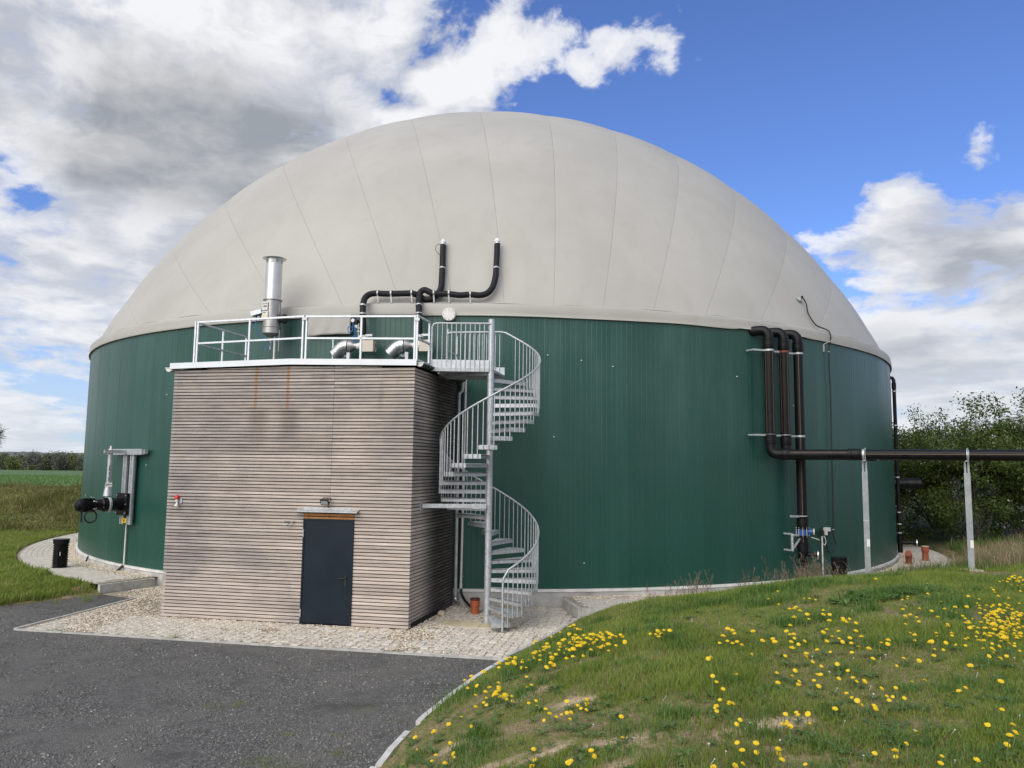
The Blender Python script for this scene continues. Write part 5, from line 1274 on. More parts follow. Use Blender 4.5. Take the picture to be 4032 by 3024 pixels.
MB().lathe(Wq(-.02, .62, 3.44), UP, [(.05, 0), (.05, .05), (.028, .10), (.022, .17)], 12).build('eye_bolt', M_white, sto)
vn = unit(np.array([EYE[0]+10.9, EYE[1]-21.2, 0]))
cpl = Wq(-.02, .62, 2.555)+vn*.075; pp = plate(cpl, vn, .085, .055, M_white, 'number_plate', sto)
xx = unit(np.cross(UP, vn))
if xx[0] < 0: xx = -xx
def digit(segs, u, hw, hh, base, M, parent, name='digit'):
    b = MB(); S = {'a': (0, hh, hw, .004), 'd': (0, -hh, hw, .004), 'g': (0, 0, hw, .004), 'b': (hw, hh/2, .004, hh/2), 'c': (hw, -hh/2, .004, hh/2), 'f': (-hw, hh/2, .004, hh/2), 'e': (-hw, -hh/2, .004, hh/2)}
    for s in segs: du, dv, a, c2_ = S[s]; b.obox(base+xx*(u+du)+UP*dv+vn*.004, xx, vn, UP, a, .0012, c2_)
    b.build(name, M, parent, 0)
for k, s in enumerate(('abcdef', 'fgbc', 'fgbc', 'fgbc')): digit(s, -.055+.036*k, .011, .024, cpl, M_ink, pp)
# upright lettering strip on the tube (illegible dashes) with a green leaf mark at its foot
for k in range(15):
    z = 3.05-k*.028
    if k in (5, 9): continue
    MB().obox(Wq(-.02, .62, z)+vn*.066-xx*.006, xx, vn, UP, .013+.005*(k % 3 == 0), .002, .0085).build('letter', M_ink, sto, 0)
MB().lathe(Wq(-.02, .62, 2.60)+vn*.064-xx*.006, vn, [(.028, 0), (.022, .004)], 8).build('leaf_mark', M_green_mark, sto)
MZ = 2.02
MB().lathe(tp(A0, .0, MZ), rd0, [(.27, .10), (.27, .16), (.17, .17), (.17, .50), (.18, .52), (.18, .60)], 20).build('gear_flange', M_black, sr)
MB().obox(tp(A0, .22, MZ), tg0, rd0, UP, .30, .035, .30).build('mounting_plate', M_black, sr, 0)
for dt in (-.25, .25):
    for dz in (-.24, .0, .24): MB().cyl(Wq(dt, .25, MZ+dz), Wq(dt, .28, MZ+dz), .022, 6).build('bolt', M_steel, sr)
MB().lathe(tp(A0, .0, MZ), rd0, [(0.167, 0.600), (0.186, 0.620), (0.186, 0.778), (0.167, 0.792), (0.153, 0.822), (0.135, 0.955), (0.156, 0.985)], 24).build('gearbox', M_black, sr)
MB().lathe(tp(A0, 0.000, MZ), rd0, [(.206, .585), (.222, .59), (.222, .64), (.206, .645)], 24).build('collar', M_galv, sr)
mt = MB().lathe(tp(A0, .0, MZ), rd0, [(0.163, 0.985), (0.191, 0.992), (0.191, 1.022), (0.160, 1.029), (0.160, 1.266), (0.175, 1.273), (0.175, 1.296), (0.169, 1.370), (0.135, 1.421), (0.065, 1.444)], 28).build('motor', M_black, sr)
for k in range(20):
    t = 2*math.pi*k/20; d = tg0*math.cos(t)+UP*math.sin(t); MB().bar(tp(A0, 1.059, MZ)+d*.166, tp(A0, 1.266, MZ)+d*.166, .012, .03, np.cross(rd0, d)).build('cooling_fin', M_black, mt, 0)
for k in range(6):
    t = 2*math.pi*(k+.5)/6; d = tg0*math.cos(t)+UP*math.sin(t); MB().cyl(tp(A0, 0.970, MZ)+d*.172, tp(A0, 1.059, MZ)+d*.21, .018, 6).build('bolt', M_steel, mt)
for k in range(8):
    t = 2*math.pi*(k+.5)/8; d = tg0*math.cos(t)+UP*math.sin(t); MB().cyl(tp(A0, 0.748, MZ)+d*.172, tp(A0, 0.803, MZ)+d*.172, .013, 6).build('bolt', M_steel_dull, sr)
MB().tube([tp(A0, 1.207, MZ+.20), tp(A0, 1.207, MZ+.25), Wq(.02, 1.207, MZ+.28), Wq(-.02, 1.207, MZ+.28), tp(A0, 1.207, MZ+.25)], .008, 6).build('lifting_eye', M_steel_dull, mt)
MB().obox(tp(A0, 0.955, MZ-.20)+tg0*.05, rd0, tg0, UP, .07, .02, .012).build('level_bracket', M_yellow, sr, 0)
cab = bez([tp(A0, 1.281, MZ-.12), tp(A0, 1.281, MZ-.34), tp(A0, 1.266, MZ-.45)], 3); MB().tube(cab, .024, 8).build('cable_tail', M_ink, sr)
ctr = tp(A0, 1.096, MZ-.30); lp = [ctr+(tg0*.4+rd0*math.cos(t)*.95+0*UP)*.0+rd0*math.cos(t)*.155+UP*math.sin(t)*.155+tg0*.12 for t in np.linspace(0, 2*math.pi, 25)]
MB().tube(lp, .022, 8, False).build('cable_loop', M_ink, sr)
plate(Wq(.085, .19, 1.575), rd0, .13, .062, M_yellow, 'warning_plate', sr, [(0, 0, .035, .03, M_rust, 'pictogram')])
cq = tp(A0+.05, .06, 0)
co = thing('wall_conduit', 'thin pale conduit below the stirrer frame, ending in a black sleeve at the concrete foot', 'conduit', tp(A0, .1, .05))
MB().tube([Wq(-.06, .05, 1.47), Wq(-.06, .05, .33)], .024, 8).build('pipe', M_white, co)
MB().tube([Wq(-.06, .06, .34), Wq(-.08, .10, .30), Wq(-.20, .16, .18)], .036, 8).build('sleeve', M_ink, co)
A1 = az_of((-12.63, 23.79)); sl_ = MB().tube([tp(A1, .05, .36), tp(A1, .08, .30), tp(A1+.2, .14, .16)], .026, 8)
single(sl_, 'cable_sleeve', M_ink, 'short black cable sleeve on the concrete foot at the left edge of the tank', 'cable sleeve')

# corrugated shafts
def shaft(x, y, z0, h, r, label):
    root = thing('inspection_shaft', label, 'drain shaft', (x, y, z0), 'black corrugated inspection shafts')
    prof = [(r*.93, -.15)]; z = 0.0
    while z < h-.16:
        prof += [(r*.90, z), (r*1.0, z+.012), (r*1.0, z+.040), (r*.90, z+.052)]; z += .066
    MB().lathe((x, y, z0), (0, 0, 1), prof+[(r*.9, h-.13)], 28).build('corrugated_pipe', M_black, root, 30)
    MB().lathe((x, y, z0), (0, 0, 1), [(r*.92, h-.135), (r*1.03, h-.125), (r*1.06, h-.02), (r*1.09, h-.018), (r*1.09, h), (r*.4, h+.004)], 28).build('lid', M_black, root, 30)
    return root
shL = shaft(-12.66, 22.30, .19, .80, .195, 'black corrugated inspection shaft on the ring paving at the left edge of the tank')
MB().bar((-12.62, 22.105, .25), (-12.62, 22.105, .75), .03, .02).build('rib', M_black, shL, 0)
MB().obox((-12.56, 22.10, .60), (1, 0, 0), (0, 1, 0), (0, 0, 1), .006, .004, .05).build('mark', M_white, shL, 0)
shaft(8.17, 19.63, .19, .85, .185, 'black corrugated inspection shaft half sunk behind the grass, below the junction box')

# right edge: second stirrer, cable pipe, pipe stubs
A2 = az_of((13.56, 27.3)); q2 = lambda off, z, da=0: tp(A2+da-.55, off, z)
rp_ = thing('riser_pipe', 'thin black pipe running up the right edge of the tank', 'pipe', q2(.12, .35))
MB().tube([q2(.10, .72), q2(.10, 6.25), q2(.10, 6.36), q2(.06, 6.44), q2(-.05, 6.47)], .060, 12).build('pipe', M_black, rp_)
MB().lathe(q2(.10, 6.05), (0, 0, 1), [(.06, 0), (.075, .005), (.075, .22), (.06, .225)], 14).build('coupling', M_black, rp_)
for z in (5.95, 4.75, 2.95, 1.75, 1.35, 1.05): MB().lathe(q2(.10, z), (0, 0, 1), [(.061, 0), (.072, .001), (.072, .04), (.061, .041)], 14).build('pipe_clip', M_galv, rp_)
MB().tube([q2(.10, .95), q2(.10, .4)], .085, 14).build('base_socket', M_black, rp_)
tgr = -tang(q2(0, 0)); tgr = tgr if tgr[0] > 0 else -tgr
sv = unit(radial(q2(0, 0))*1.0)
b_ = MB().cyl(q2(.15, .75), q2(.60, .75), .055, 12).build('branch', M_black, rp_)
MB().cyl(q2(.56, .75), q2(.58, .75), .12, 20).build('flange', M_black, b_); MB().cyl(q2(.60, .75), q2(.635, .75), .12, 20).build('blind_flange', M_steel, b_)
s2_ = thing('stirrer_unit', 'far black stirrer motor poking out behind the right edge of the tank', 'stirrer', tp(A2+9, .2, 2.4))
rr2 = radial(tp(A2+9, 0, 0))
MB().lathe(tp(A2+9, 0, 2.72), rr2, [(.22, 0), (.22, .25), (.17, .27), (.17, .62), (.20, .63), (.20, .98), (.21, 1.0), (.20, 1.12), (.12, 1.19)], 20).build('motor', M_black, s2_)
od = thing('drain_pipe_stub', 'tall weathered orange drain pipe with a pale lid on the paving right of the tank', 'drain pipe', (13.974, 26.588, .2))
MB().lathe((13.974, 26.588, .15), (0, 0, 1), [(.10, 0), (.10, .34), (.118, .36), (.118, .53)], 20).build('pipe', M_orange_old, od)
MB().lathe((13.974, 26.588, .66), (0, 0, 1), [(.118, 0), (.122, .01), (.122, .03), (.02, .032)], 20).build('lid', M_slab, od)
ob = MB().tube(bez([(12.98, 25.75, .15), (12.96, 25.70, .36), (12.92, 25.62, .50), (12.86, 25.52, .55)], 4), .10, 16)
single(ob, 'drain_pipe_stub', M_orange_old, 'broken orange pipe bend at the foot of the right tank edge', 'drain pipe')

# ================================================================== VEGETATION
DAND = [(-0.11,10.01),(-0.01,9.76),(-0.05,10.02),(0.06,9.66),(-0.04,10.67),(-0.02,10.79),(0.04,10.9),(0.09,10.7),(0.03,10.34),(0.06,10.05),(0.09,10.15),(0.11,9.89),(0.14,10.13),(0.18,9.91),(0.22,9.77),(0.19,9.86),(-0.56,10.76),(-0.5,10.35),(-0.44,10.24),(-0.4,9.97),(-0.52,10.01),(-0.28,9.58),(-0.25,9.61),(-0.13,9.32),(-0.15,9.23),(-0.17,9.0),(-0.13,9.03),(-0.16,8.88),(-0.13,8.8),(-0.12,8.83),(-0.08,8.75),(-0.05,8.77),(-0.04,8.63),(-0.09,8.53),(-0.03,8.29),(-0.01,8.45),(0.05,8.36),(-0.15,8.5),(-0.39,9.22),(-0.25,8.94),(-0.29,8.81),(-0.24,8.63),(-0.23,8.51),(-0.33,8.41),(-0.34,7.76),(0.28,7.86),(0.2,7.69),(-0.5,8.61),(-0.61,8.38),(-0.54,7.43),(-0.96,8.6),(-0.73,8.15),(-0.9,7.96),(-1.0,7.76),(-0.68,7.29),(-0.6,7.04),(-0.54,6.97),(-0.46,6.97),(-0.45,6.78),(0.21,6.17),(0.19,6.1),(0.46,5.88),(0.21,8.82),(0.24,8.78),(0.38,7.35),(0.35,7.29),(0.32,7.04),(0.44,7.31),(0.49,7.41),(0.56,7.49),(0.54,7.31),(0.62,7.33),(0.62,7.12),(0.53,6.98),(0.56,6.96),(0.42,9.48),(0.46,9.44),(0.47,9.18),(0.44,9.26),(0.53,9.44),(0.54,9.28),(0.61,9.18),(0.68,13.3),(0.86,13.29),(1.03,14.12),(1.01,12.95),(1.03,12.06),(1.12,12.54),(1.07,12.97),(0.31,12.3),(0.37,11.54),(0.5,11.01),(0.36,10.88),(0.31,10.56),(0.32,10.18),(0.38,9.86),(0.4,10.15),(0.45,10.63),(0.41,10.57),(0.46,10.37),(0.5,10.49),(0.54,10.4),(0.51,10.15),(0.53,10.03),(0.64,10.28),(0.66,10.44),(0.68,10.3),(0.63,10.09),(0.66,9.99),(0.73,10.18),(0.75,9.93),(0.71,9.87),(0.82,10.28),(0.86,10.46),(0.85,10.17),(0.9,10.37),(0.94,10.39),(0.91,9.97),(0.86,9.87),(0.81,9.83),(0.87,9.5),(0.82,9.67),(0.79,9.53),(0.24,10.44),(0.28,10.02),(0.5,9.75),(0.54,9.73),(1.26,10.24),(1.28,10.03),(1.36,9.95),(1.4,9.9),(1.38,9.68),(1.17,9.88),(1.24,9.94),(1.3,9.83),(1.17,9.67),(1.24,9.58),(1.11,9.53),(1.05,9.54),(1.01,9.62),(0.98,9.54),(1.03,9.74),(1.02,10.15),(0.99,10.09),(1.08,10.07),(0.94,9.83),(1.75,9.86),(1.77,9.69),(1.83,9.8),(1.79,9.46),(1.87,9.57),(1.9,9.64),(1.81,9.87),(1.88,9.86),(2.65,9.42),(2.58,9.27),(2.45,9.15),(2.39,9.15),(2.47,9.04),(2.52,8.97),(2.58,8.97),(2.54,8.79),(2.66,9.31),(2.75,9.05),(2.84,9.07),(2.58,8.48),(2.79,8.77),(2.96,8.9),(2.15,8.51),(1.96,7.73),(1.93,7.43),(1.84,7.25),(2.17,7.64),(2.4,7.11),(2.82,8.39),(2.83,8.22),(3.05,8.66),(3.04,8.32),(2.99,8.02),(3.23,9.07),(3.24,9.2),(3.25,8.89),(2.63,7.4),(2.56,7.1),(2.52,7.5),(1.76,6.8),(1.79,6.73),(1.83,6.74),(1.82,6.66),(1.83,6.55),(1.8,6.47),(1.69,6.58),(1.72,6.73),(1.72,6.06),(2.11,6.19),(2.12,6.1),(2.03,5.81),(2.26,6.3),(2.25,6.06),(0.9,6.3),(0.62,5.92),(0.73,7.53),(0.73,7.45),(0.71,7.35),(1.59,5.56),(1.56,5.39),(1.71,5.52),(1.81,5.41),(1.36,5.39),(1.5,5.34),(1.81,5.3),(1.92,5.27),(4.31,12.67),(4.02,12.42),(3.9,11.48),(3.83,10.95),(4.49,12.15),(4.48,11.94),(4.54,11.85),(3.64,10.24),(3.66,10.15),(3.73,10.21),(3.72,10.06),(3.81,10.18),(3.79,10.58),(4.01,10.28),(4.03,9.97),(4.09,10.32),(4.07,9.8),(4.04,9.6),(4.12,9.72),(4.19,9.75),(4.07,9.5),(3.6,9.27),(3.66,9.25),(3.93,9.16),(3.26,9.37),(3.24,9.2),(3.23,9.07),(3.61,8.98),(3.67,9.02),(3.68,8.95),(3.78,8.93),(3.71,8.7),(3.74,8.84),(3.51,8.45),(3.35,8.36),(3.22,8.34),(3.28,8.23),(3.56,8.29),(3.67,8.36),(3.66,8.28),(3.87,8.72),(3.73,8.24),(3.64,8.02),(4.01,8.67),(4.03,8.6),(4.09,8.62),(3.05,8.66),(2.98,8.02),(2.98,7.82),(2.95,7.59),(2.86,7.45),(2.71,7.14),(2.74,7.08),(3.09,7.5),(3.09,7.34),(3.04,7.12),(2.89,7.04),(3.08,7.08),(2.56,7.1),(2.62,7.4),(3.67,7.6),(3.94,7.72),(3.88,7.88),(4.35,8.18),(4.24,7.98),(4.65,8.32),(4.75,8.31),(4.85,8.19),(4.91,8.1),(4.14,7.17),(3.46,6.91),(3.58,6.94),(4.2,6.83),(3.53,6.35),(3.65,6.47),(2.57,6.32),(2.86,6.72),(2.79,6.62),(2.58,6.61),(2.61,6.8),(3.03,6.78),(3.1,6.69),(3.1,6.62),(3.19,6.69),(3.03,6.4),(3.1,6.35),(3.12,6.43),(2.81,6.38),(2.77,6.36),(2.87,6.32),(2.85,6.23),(3.38,5.72),(2.84,5.65),(3.49,5.61),(3.53,5.71),(2.42,5.33),(2.54,5.32),(2.5,5.22),(2.61,5.29),(2.72,5.12),(2.71,5.08),(3.31,5.32),(3.26,5.3),(3.17,5.16),(2.89,5.01),(2.11,6.19),(2.11,6.08),(2.03,5.81),(2.26,6.3),(2.25,6.06),(1.72,6.06),(1.71,5.53),(1.81,5.41),(1.59,5.56),(0.9,6.3),(0.62,5.92),(0.45,5.86),(0.21,6.18),(0.19,6.08),(0.2,8.82),(0.28,7.86),(0.05,8.34),(0.73,7.53),(0.73,7.45),(6.06,13.25),(6.65,12.69),(7.27,12.02),(7.62,11.94),(6.14,9.77),(5.78,9.49),(5.48,9.55),(4.5,7.54),(6.01,9.64),(6.04,9.86),(5.73,9.62),(6.02,9.56),(6.08,9.5),(5.2,8.42),(6.14,9.73),(5.55,9.04),(5.35,8.74),(5.73,9.57),(5.72,8.98),(5.56,8.96),(4.9,8.82),(6.39,10.68),(5.57,8.93),(6.23,10.22),(5.82,9.4),(5.39,8.66),(6.22,10.12),(5.67,8.99),(6.13,9.99),(7.19,11.5),(5.73,9.05),(5.44,9.34),(5.31,8.9),(5.85,10.18),(5.47,8.64),(5.56,9.74),(6.15,9.81),(6.4,10.2),(6.56,10.72),(5.49,8.65),(6.16,9.83),(6.02,10.01),(5.79,9.56),(5.61,9.0),(6.36,10.75),(5.33,8.63),(5.85,9.21),(5.63,9.21),(5.42,8.86),(5.59,9.3),(5.56,9.03),(4.88,7.86),(5.53,9.64),(5.48,9.06),(4.97,8.76),(6.68,10.39),(5.99,10.03),(5.56,8.98),(5.88,9.26),(6.16,10.02),(5.95,9.72),(6.23,9.9),(5.43,9.09),(6.22,10.24),(5.33,9.05),(5.96,9.36),(5.81,9.29),(6.6,10.6),(5.66,9.3),(5.83,9.7),(5.75,9.58),(6.15,9.65),(5.45,8.86),(5.25,8.32),(5.08,8.89),(5.65,9.29),(5.52,8.68),(5.93,9.26),(5.45,8.86),(4.87,8.05),(5.1,7.98),(5.97,9.66),(5.54,8.91),(5.53,9.14),(5.19,8.41),(5.27,8.74),(6.12,10.11),(6.19,10.26),(5.41,8.72),(5.59,8.99),(5.97,9.59),(5.2,8.92),(5.21,8.98),(5.35,8.66),(6.2,10.04),(6.13,9.78),(5.74,9.35),(5.84,9.48),(5.7,9.49),(5.42,9.49),(5.17,8.74),(5.88,9.46),(5.38,9.05),(6.55,10.75),(5.79,9.44),(6.42,10.33),(5.62,8.9),(5.88,9.9),(6.04,9.79),(5.97,10.01),(4.89,7.95),(5.71,9.3),(5.92,9.41),(5.87,9.25),(6.53,10.31),(6.28,10.13),(5.44,9.03),(5.68,8.89),(5.46,8.83),(5.97,9.45),(5.43,8.57),(6.01,9.64),(5.13,8.11),(5.78,9.42),(5.3,8.62),(5.28,9.13),(6.49,10.05),(5.61,9.26),(5.73,9.78),(5.97,9.33),(5.58,9.8),(6.4,10.27),(5.38,9.14),(6.48,10.7),(5.34,8.86),(5.35,8.81),(6.14,10.32),(5.43,8.8),(5.63,9.02),(5.6,9.2),(5.82,9.57),(6.28,10.63),(6.22,10.22),(5.34,8.95),(4.72,7.69),(6.31,9.88),(5.81,9.14),(5.25,8.72),(7.26,12.02),(6.25,9.82),(4.97,8.4),(5.49,9.24),(5.74,9.31),(6.4,10.04),(5.67,8.99),(5.33,8.91),(5.6,9.2),(5.36,8.63),(5.69,9.43),(5.72,10.16),(6.21,10.28),(5.83,9.25),(5.3,8.95),(5.54,8.88),(5.0,8.29),(5.94,9.47),(5.3,9.26),(5.95,9.27),(5.68,11.27),(5.09,8.76),(5.11,8.71),(5.27,9.83),(5.22,9.83),(4.44,8.38),(5.46,10.64),(5.86,9.75),(4.37,8.07),(6.59,10.47),(4.86,9.45),(5.82,10.05),(5.14,8.86),(6.4,10.37),(6.6,11.17),(5.68,11.34),(4.37,8.62),(5.12,9.36),(5.9,10.52),(5.36,10.78),(6.27,10.06),(5.76,10.37),(5.28,8.75),(5.11,9.3),(5.02,9.11),(5.3,9.12),(5.01,7.97),(4.92,9.87),(4.91,9.9),(5.4,8.8),(6.38,11.02),(5.55,9.02),(4.58,8.54),(5.33,10.73),(6.88,11.21),(4.82,9.44),(5.46,9.11),(5.15,10.39),(5.99,9.98),(5.96,11.43),(4.33,8.19),(4.65,9.35),(5.49,8.72),(4.79,8.98),(4.8,9.45),(4.4,8.31),(5.34,8.57),(4.61,8.43),(6.38,9.93),(6.13,10.72),(4.46,8.81),(4.6,9.21),(4.54,8.97),(4.85,8.02),(5.39,9.79),(4.85,8.81),(6.68,10.89),(6.05,11.18),(8.39,12.99),(8.91,13.87),(8.61,13.37),(8.75,13.4),(8.49,13.28),(8.74,13.38),(8.36,13.27),(8.38,13.33),(8.41,13.28),(8.87,13.52),(8.53,13.45),(8.88,13.84),(8.38,13.4),(8.58,13.41),(8.63,13.74),(8.28,12.96),(8.48,13.31),(8.79,13.76),(8.49,13.47),(8.53,13.4),(8.06,13.02),(8.81,13.48),(8.48,13.29),(8.99,13.97),(8.84,13.54),(8.69,13.39),(8.45,13.43),(8.83,13.71),(8.53,13.56),(7.92,12.92),(8.58,13.39),(8.91,13.76),(8.09,12.79),(9.16,14.19),(0.4,14.85),(1.15,9.88),(0.9,9.95),(0.8,10.34),(1.08,9.72),(1.04,10.11),(1.06,10.03),(1.13,9.28),(0.92,11.47),(0.87,10.09),(1.12,9.59),(0.84,10.6),(1.21,10.0),(1.15,9.82),(1.07,9.68),(1.07,9.66),(0.77,10.34),(0.95,9.97),(1.18,9.8),(0.85,10.56),(0.88,9.93),(0.78,9.98),(1.01,10.03),(0.71,10.44),(1.14,10.41),(1.13,9.49),(1.0,9.81),(1.35,9.39),(0.8,10.4),(0.94,10.19),(0.51,10.97),(0.84,10.28),(0.91,9.85),(0.93,10.47),(1.02,9.6),(0.87,9.79),(1.02,10.13),(1.24,9.85),(1.15,9.9),(1.08,10.35)]
def blades(name, X, Y, hgt, wid, M, lean=.45, tint=None, nseg=2, kind='stuff', parent=None, Z=None, spread=None):
    """many separate grass blades, each a bent tapering strip standing on the ground"""
    n = len(X)
    if n == 0: return None
    Z = height(X, Y)-.01 if Z is None else Z
    a = rng.uniform(0, 2*math.pi, n); l = np.abs(rng.normal(0, lean, n))*hgt; dxl, dyl = np.cos(a)*l, np.sin(a)*l
    wa = a+math.pi/2+rng.normal(0, .5, n); wx_, wy_ = np.cos(wa)*wid/2, np.sin(wa)*wid/2
    if nseg == 1:
        v = np.stack([np.stack([X-wx_, Y-wy_, Z], 1), np.stack([X+wx_, Y+wy_, Z], 1), np.stack([X+dxl, Y+dyl, Z+hgt*.92], 1)], 1).reshape(-1, 3)
        f = np.arange(3*n); return raw_obj(raw_mesh(name, v, f, 3, M, tint=np.repeat(tint if tint is not None else rng.uniform(0, 1, n), 3)), name, kind, parent)
    mx, my, mz = X+dxl*.30, Y+dyl*.30, Z+hgt*.62
    v = np.stack([np.stack([X-wx_, Y-wy_, Z], 1), np.stack([X+wx_, Y+wy_, Z], 1), np.stack([mx+wx_*.8, my+wy_*.8, mz], 1), np.stack([mx-wx_*.8, my-wy_*.8, mz], 1), np.stack([X+dxl, Y+dyl, Z+hgt*.95], 1)], 1).reshape(-1, 3)
    o = (np.arange(n)*5)[:, None]; f = np.concatenate([o+np.array([[0, 1, 2]]), o+np.array([[0, 2, 3]]), o+np.array([[3, 2, 4]])], 1).ravel()
    t = tint if tint is not None else rng.uniform(0, 1, n)
    return raw_obj(raw_mesh(name, v, f, 3, M, tint=np.repeat(t, 5)), name, kind, parent)
def in_view(X, Y, Z, mu=1300, mv=500):
    P = np.stack([X, Y, Z], 1)-EYE; zc = P@cF; u = (P@cR)/zc*3061+2016; v = 1512-(P@cU)/zc*3061
    return (zc > .5) & (u > -mu) & (u < 4032+mu) & (v < 3024+mv)
def polar(n, y0, y1, u0=-.72, u1=.72):       # scatter whose density falls with distance from the camera
    d = y0*np.exp(rng.uniform(0, 1, n)*math.log(y1/y0)); t = rng.uniform(u0, u1, n); return d*t, d
# ---- lawn on the right bank
X, Y = polar(690000, 4.0, 21, -.34, 1.06)
sk = seg_dist(X, Y, K); rr = np.hypot(X-TC[0], Y-TC[1])
wear = fbm(X, Y, .75, 51, 4); fine = fbm(X, Y, 3.0, 52, 3)
worn = sstep(7.9-Y+X*-.85+2.0, -.6, 3.0)*.20                         # the slope nearest the yard is more trampled
dens = sstep(wear*.62+fine*.38-worn, .27, .43)*(1-.97*bareness(X, Y))
dens = np.maximum(dens, .26*(1-bareness(X, Y)))
dens = np.maximum(dens, sstep(Y, 11, 13))
pd = np.hypot(X-10.72, Y-17.73)
ok = (sk > .04) & (rr > RING+.06) & (pd > .34) & ~((pd < 1.1) & (np.abs((X-10.72)*17.73-(Y-17.73)*10.72) < 7.5) & (Y < 17.9) & (rng.uniform(0, 1, len(X)) < .75)) & (rng.uniform(0, 1, len(X)) < dens)
X, Y = X[ok], Y[ok]; Z = height(X, Y); k = in_view(X, Y, Z); X, Y, Z = X[k], Y[k], Z[k]
lush = fbm(X, Y, .55, 61, 4); hum = fbm(X, Y, 1.9, 62, 3)
rr = np.hypot(X-TC[0], Y-TC[1]); crest = np.exp(-((rr-18.6)/1.5)**2)
h_ = (1-.30*sstep(sstep(7.9-Y+X*-.85+2.0, -.6, 3.0), .2, .9))*(.026+.055*sstep(lush, .38, .68)+.030*hum+.060*crest*sstep(X, 1.5, 3.5))*rng.uniform(.55, 1.35, len(X))
wd_ = (.0042+.00022*Y)*rng.uniform(.7, 1.4, len(X))
tn = np.clip(.55*fbm(X, Y, .8, 63, 4)+.45*rng.uniform(0, 1, len(X))+.12*(1-sstep(lush, .4, .6)), 0, 1)
part_dry = rng.uniform(0, 1, len(X)) < (.08+.32*sstep(fbm(X, Y, 1.1, 66, 3), .49, .65)*(1-.6*sstep(Y, 10, 13)))
g_ = ~part_dry
blades('lawn_grass', X[g_], Y[g_], h_[g_], wd_[g_], M_grass, .55, tn[g_], 2, Z=Z[g_]-.01)
blades('dry_grass_in_lawn', X[part_dry], Y[part_dry], h_[part_dry]*.8, wd_[part_dry]*.8, M_dry, .9, None, 1, Z=Z[part_dry]-.005)
# ---- darker, lusher tufts on the bank
tc = []
for _ in range(150):
    d = 4.6*math.exp(random.random()*math.log(15/4.6)); t = random.uniform(-.22, .72); tc.append((d*t, d))
tc += [(5.7, 12.2), (6.1, 12.5), (5.3, 11.9), (6.6, 12.7), (3.5, 10.2), (4.0, 10.4), (.42, 8.95)]+[(x_, 13.2+.35*(x_-2.5)) for x_ in np.arange(2.2, 6, .35)]
tx, ty, th = [], [], []
for cx, cy in tc:
    if seg_dist(np.array([cx]), np.array([cy]), K)[0] < .15: continue
    big_ = 1.0 if cy < 9 else 1.8
    n = int(110*(1.0 if cy < 9 else 1.6)); r = random.uniform(.05, .13)*big_
    tx.append(cx+rng.normal(0, r, n)); ty.append(cy+rng.normal(0, r, n)); th.append(np.abs(rng.normal(.085, .03, n))*(1.0 if cy < 9 else 1.5))
tx, ty, th = map(np.concatenate, (tx, ty, th)); k = seg_dist(tx, ty, K) > .03; tx, ty, th = tx[k], ty[k], th[k]
blades('lush_grass_tufts', tx, ty, th, (.0055+.0003*ty), M_grass_dark, .6, None, 2)
# narrow-leaved bulb clump with white buds near the kerb
n = 260; a = rng.uniform(0, 6.28, n); r = np.abs(rng.normal(0, .055, n)); bx_, by_ = .42+r*np.cos(a), 8.95+r*np.sin(a)
# ---- broad weeds: rosettes of dandelion leaves
def rosettes(name, C, M, leaf=.065):
    vs, fs, ts = [], [], []
    for cx, cy, sz in C:
        z = float(height(np.array([cx]), np.array([cy]))[0]); nl = random.randint(6, 11)
        for k in range(nl):
            a = 2*math.pi*k/nl+random.uniform(-.3, .3); L = sz*leaf*random.uniform(.7, 1.3); up = random.uniform(.12, .6); w_ = L*.16
            dx_, dy_ = math.cos(a), math.sin(a); o = len(vs); tv = random.random()
            for q, (t, ww) in enumerate(((.02, .25), (.3, .8), (.45, .55), (.62, 1.15), (.74, .7), (.88, .95), (1.0, .05))):
                zz = z+.008+L*up*math.sin(t*2.2)*.75; px, py = cx+dx_*L*t, cy+dy_*L*t
                vs += [(px-dy_*w_*ww, py+dx_*w_*ww, zz+.006), (px+dy_*w_*ww, py-dx_*w_*ww, zz+.006)]; ts += [tv, tv]
            for q in range(6): fs += [(o+2*q, o+2*q+1, o+2*q+3, o+2*q+2)]
    return raw_obj(raw_mesh(name, np.array(vs), np.array(fs).ravel(), 4, M, tint=ts), name, 'stuff')
RC = []
for (x_, y_) in DAND:
    if y_ < 13 and random.random() < .55: RC.append((x_+random.uniform(-.06, .06), y_+random.uniform(-.06, .06), random.uniform(.7, 1.25)))
for _ in range(520):
    d = 4.4*math.exp(random.random()*math.log(13/4.4)); t = random.uniform(-.22, .72)
    if seg_dist(np.array([d*t]), np.array([d]), K)[0] > .12 and bareness(np.array([d*t]), np.array([d]))[0] < .3: RC.append((d*t, d, random.uniform(.55, 1.5)))
for _ in range(1500):
    d = 4.4*math.exp(random.random()*math.log(11/4.4)); t = random.uniform(-.22, .72); xx_, yy_ = np.array([d*t]), np.array([d])
    if fbm(xx_, yy_, .9, 95, 3)[0] > .5 and seg_dist(xx_, yy_, K)[0] > .12 and bareness(xx_, yy_)[0] < .3: RC.append((d*t, d, random.uniform(.28, .62)))
rosettes('weed_rosettes', RC, M_weed)
# coarse leaves on the bank crest
CW = [(x_+random.gauss(0, .3), y_+random.gauss(0, .2), random.uniform(1.6, 2.8)) for x_, y_ in [(5.6, 12.2), (6.2, 12.4), (6.6, 12.6), (5.9, 12.0), (5.0, 11.6)] for _ in range(10)]
rosettes('docks', CW, M_grass_dark)

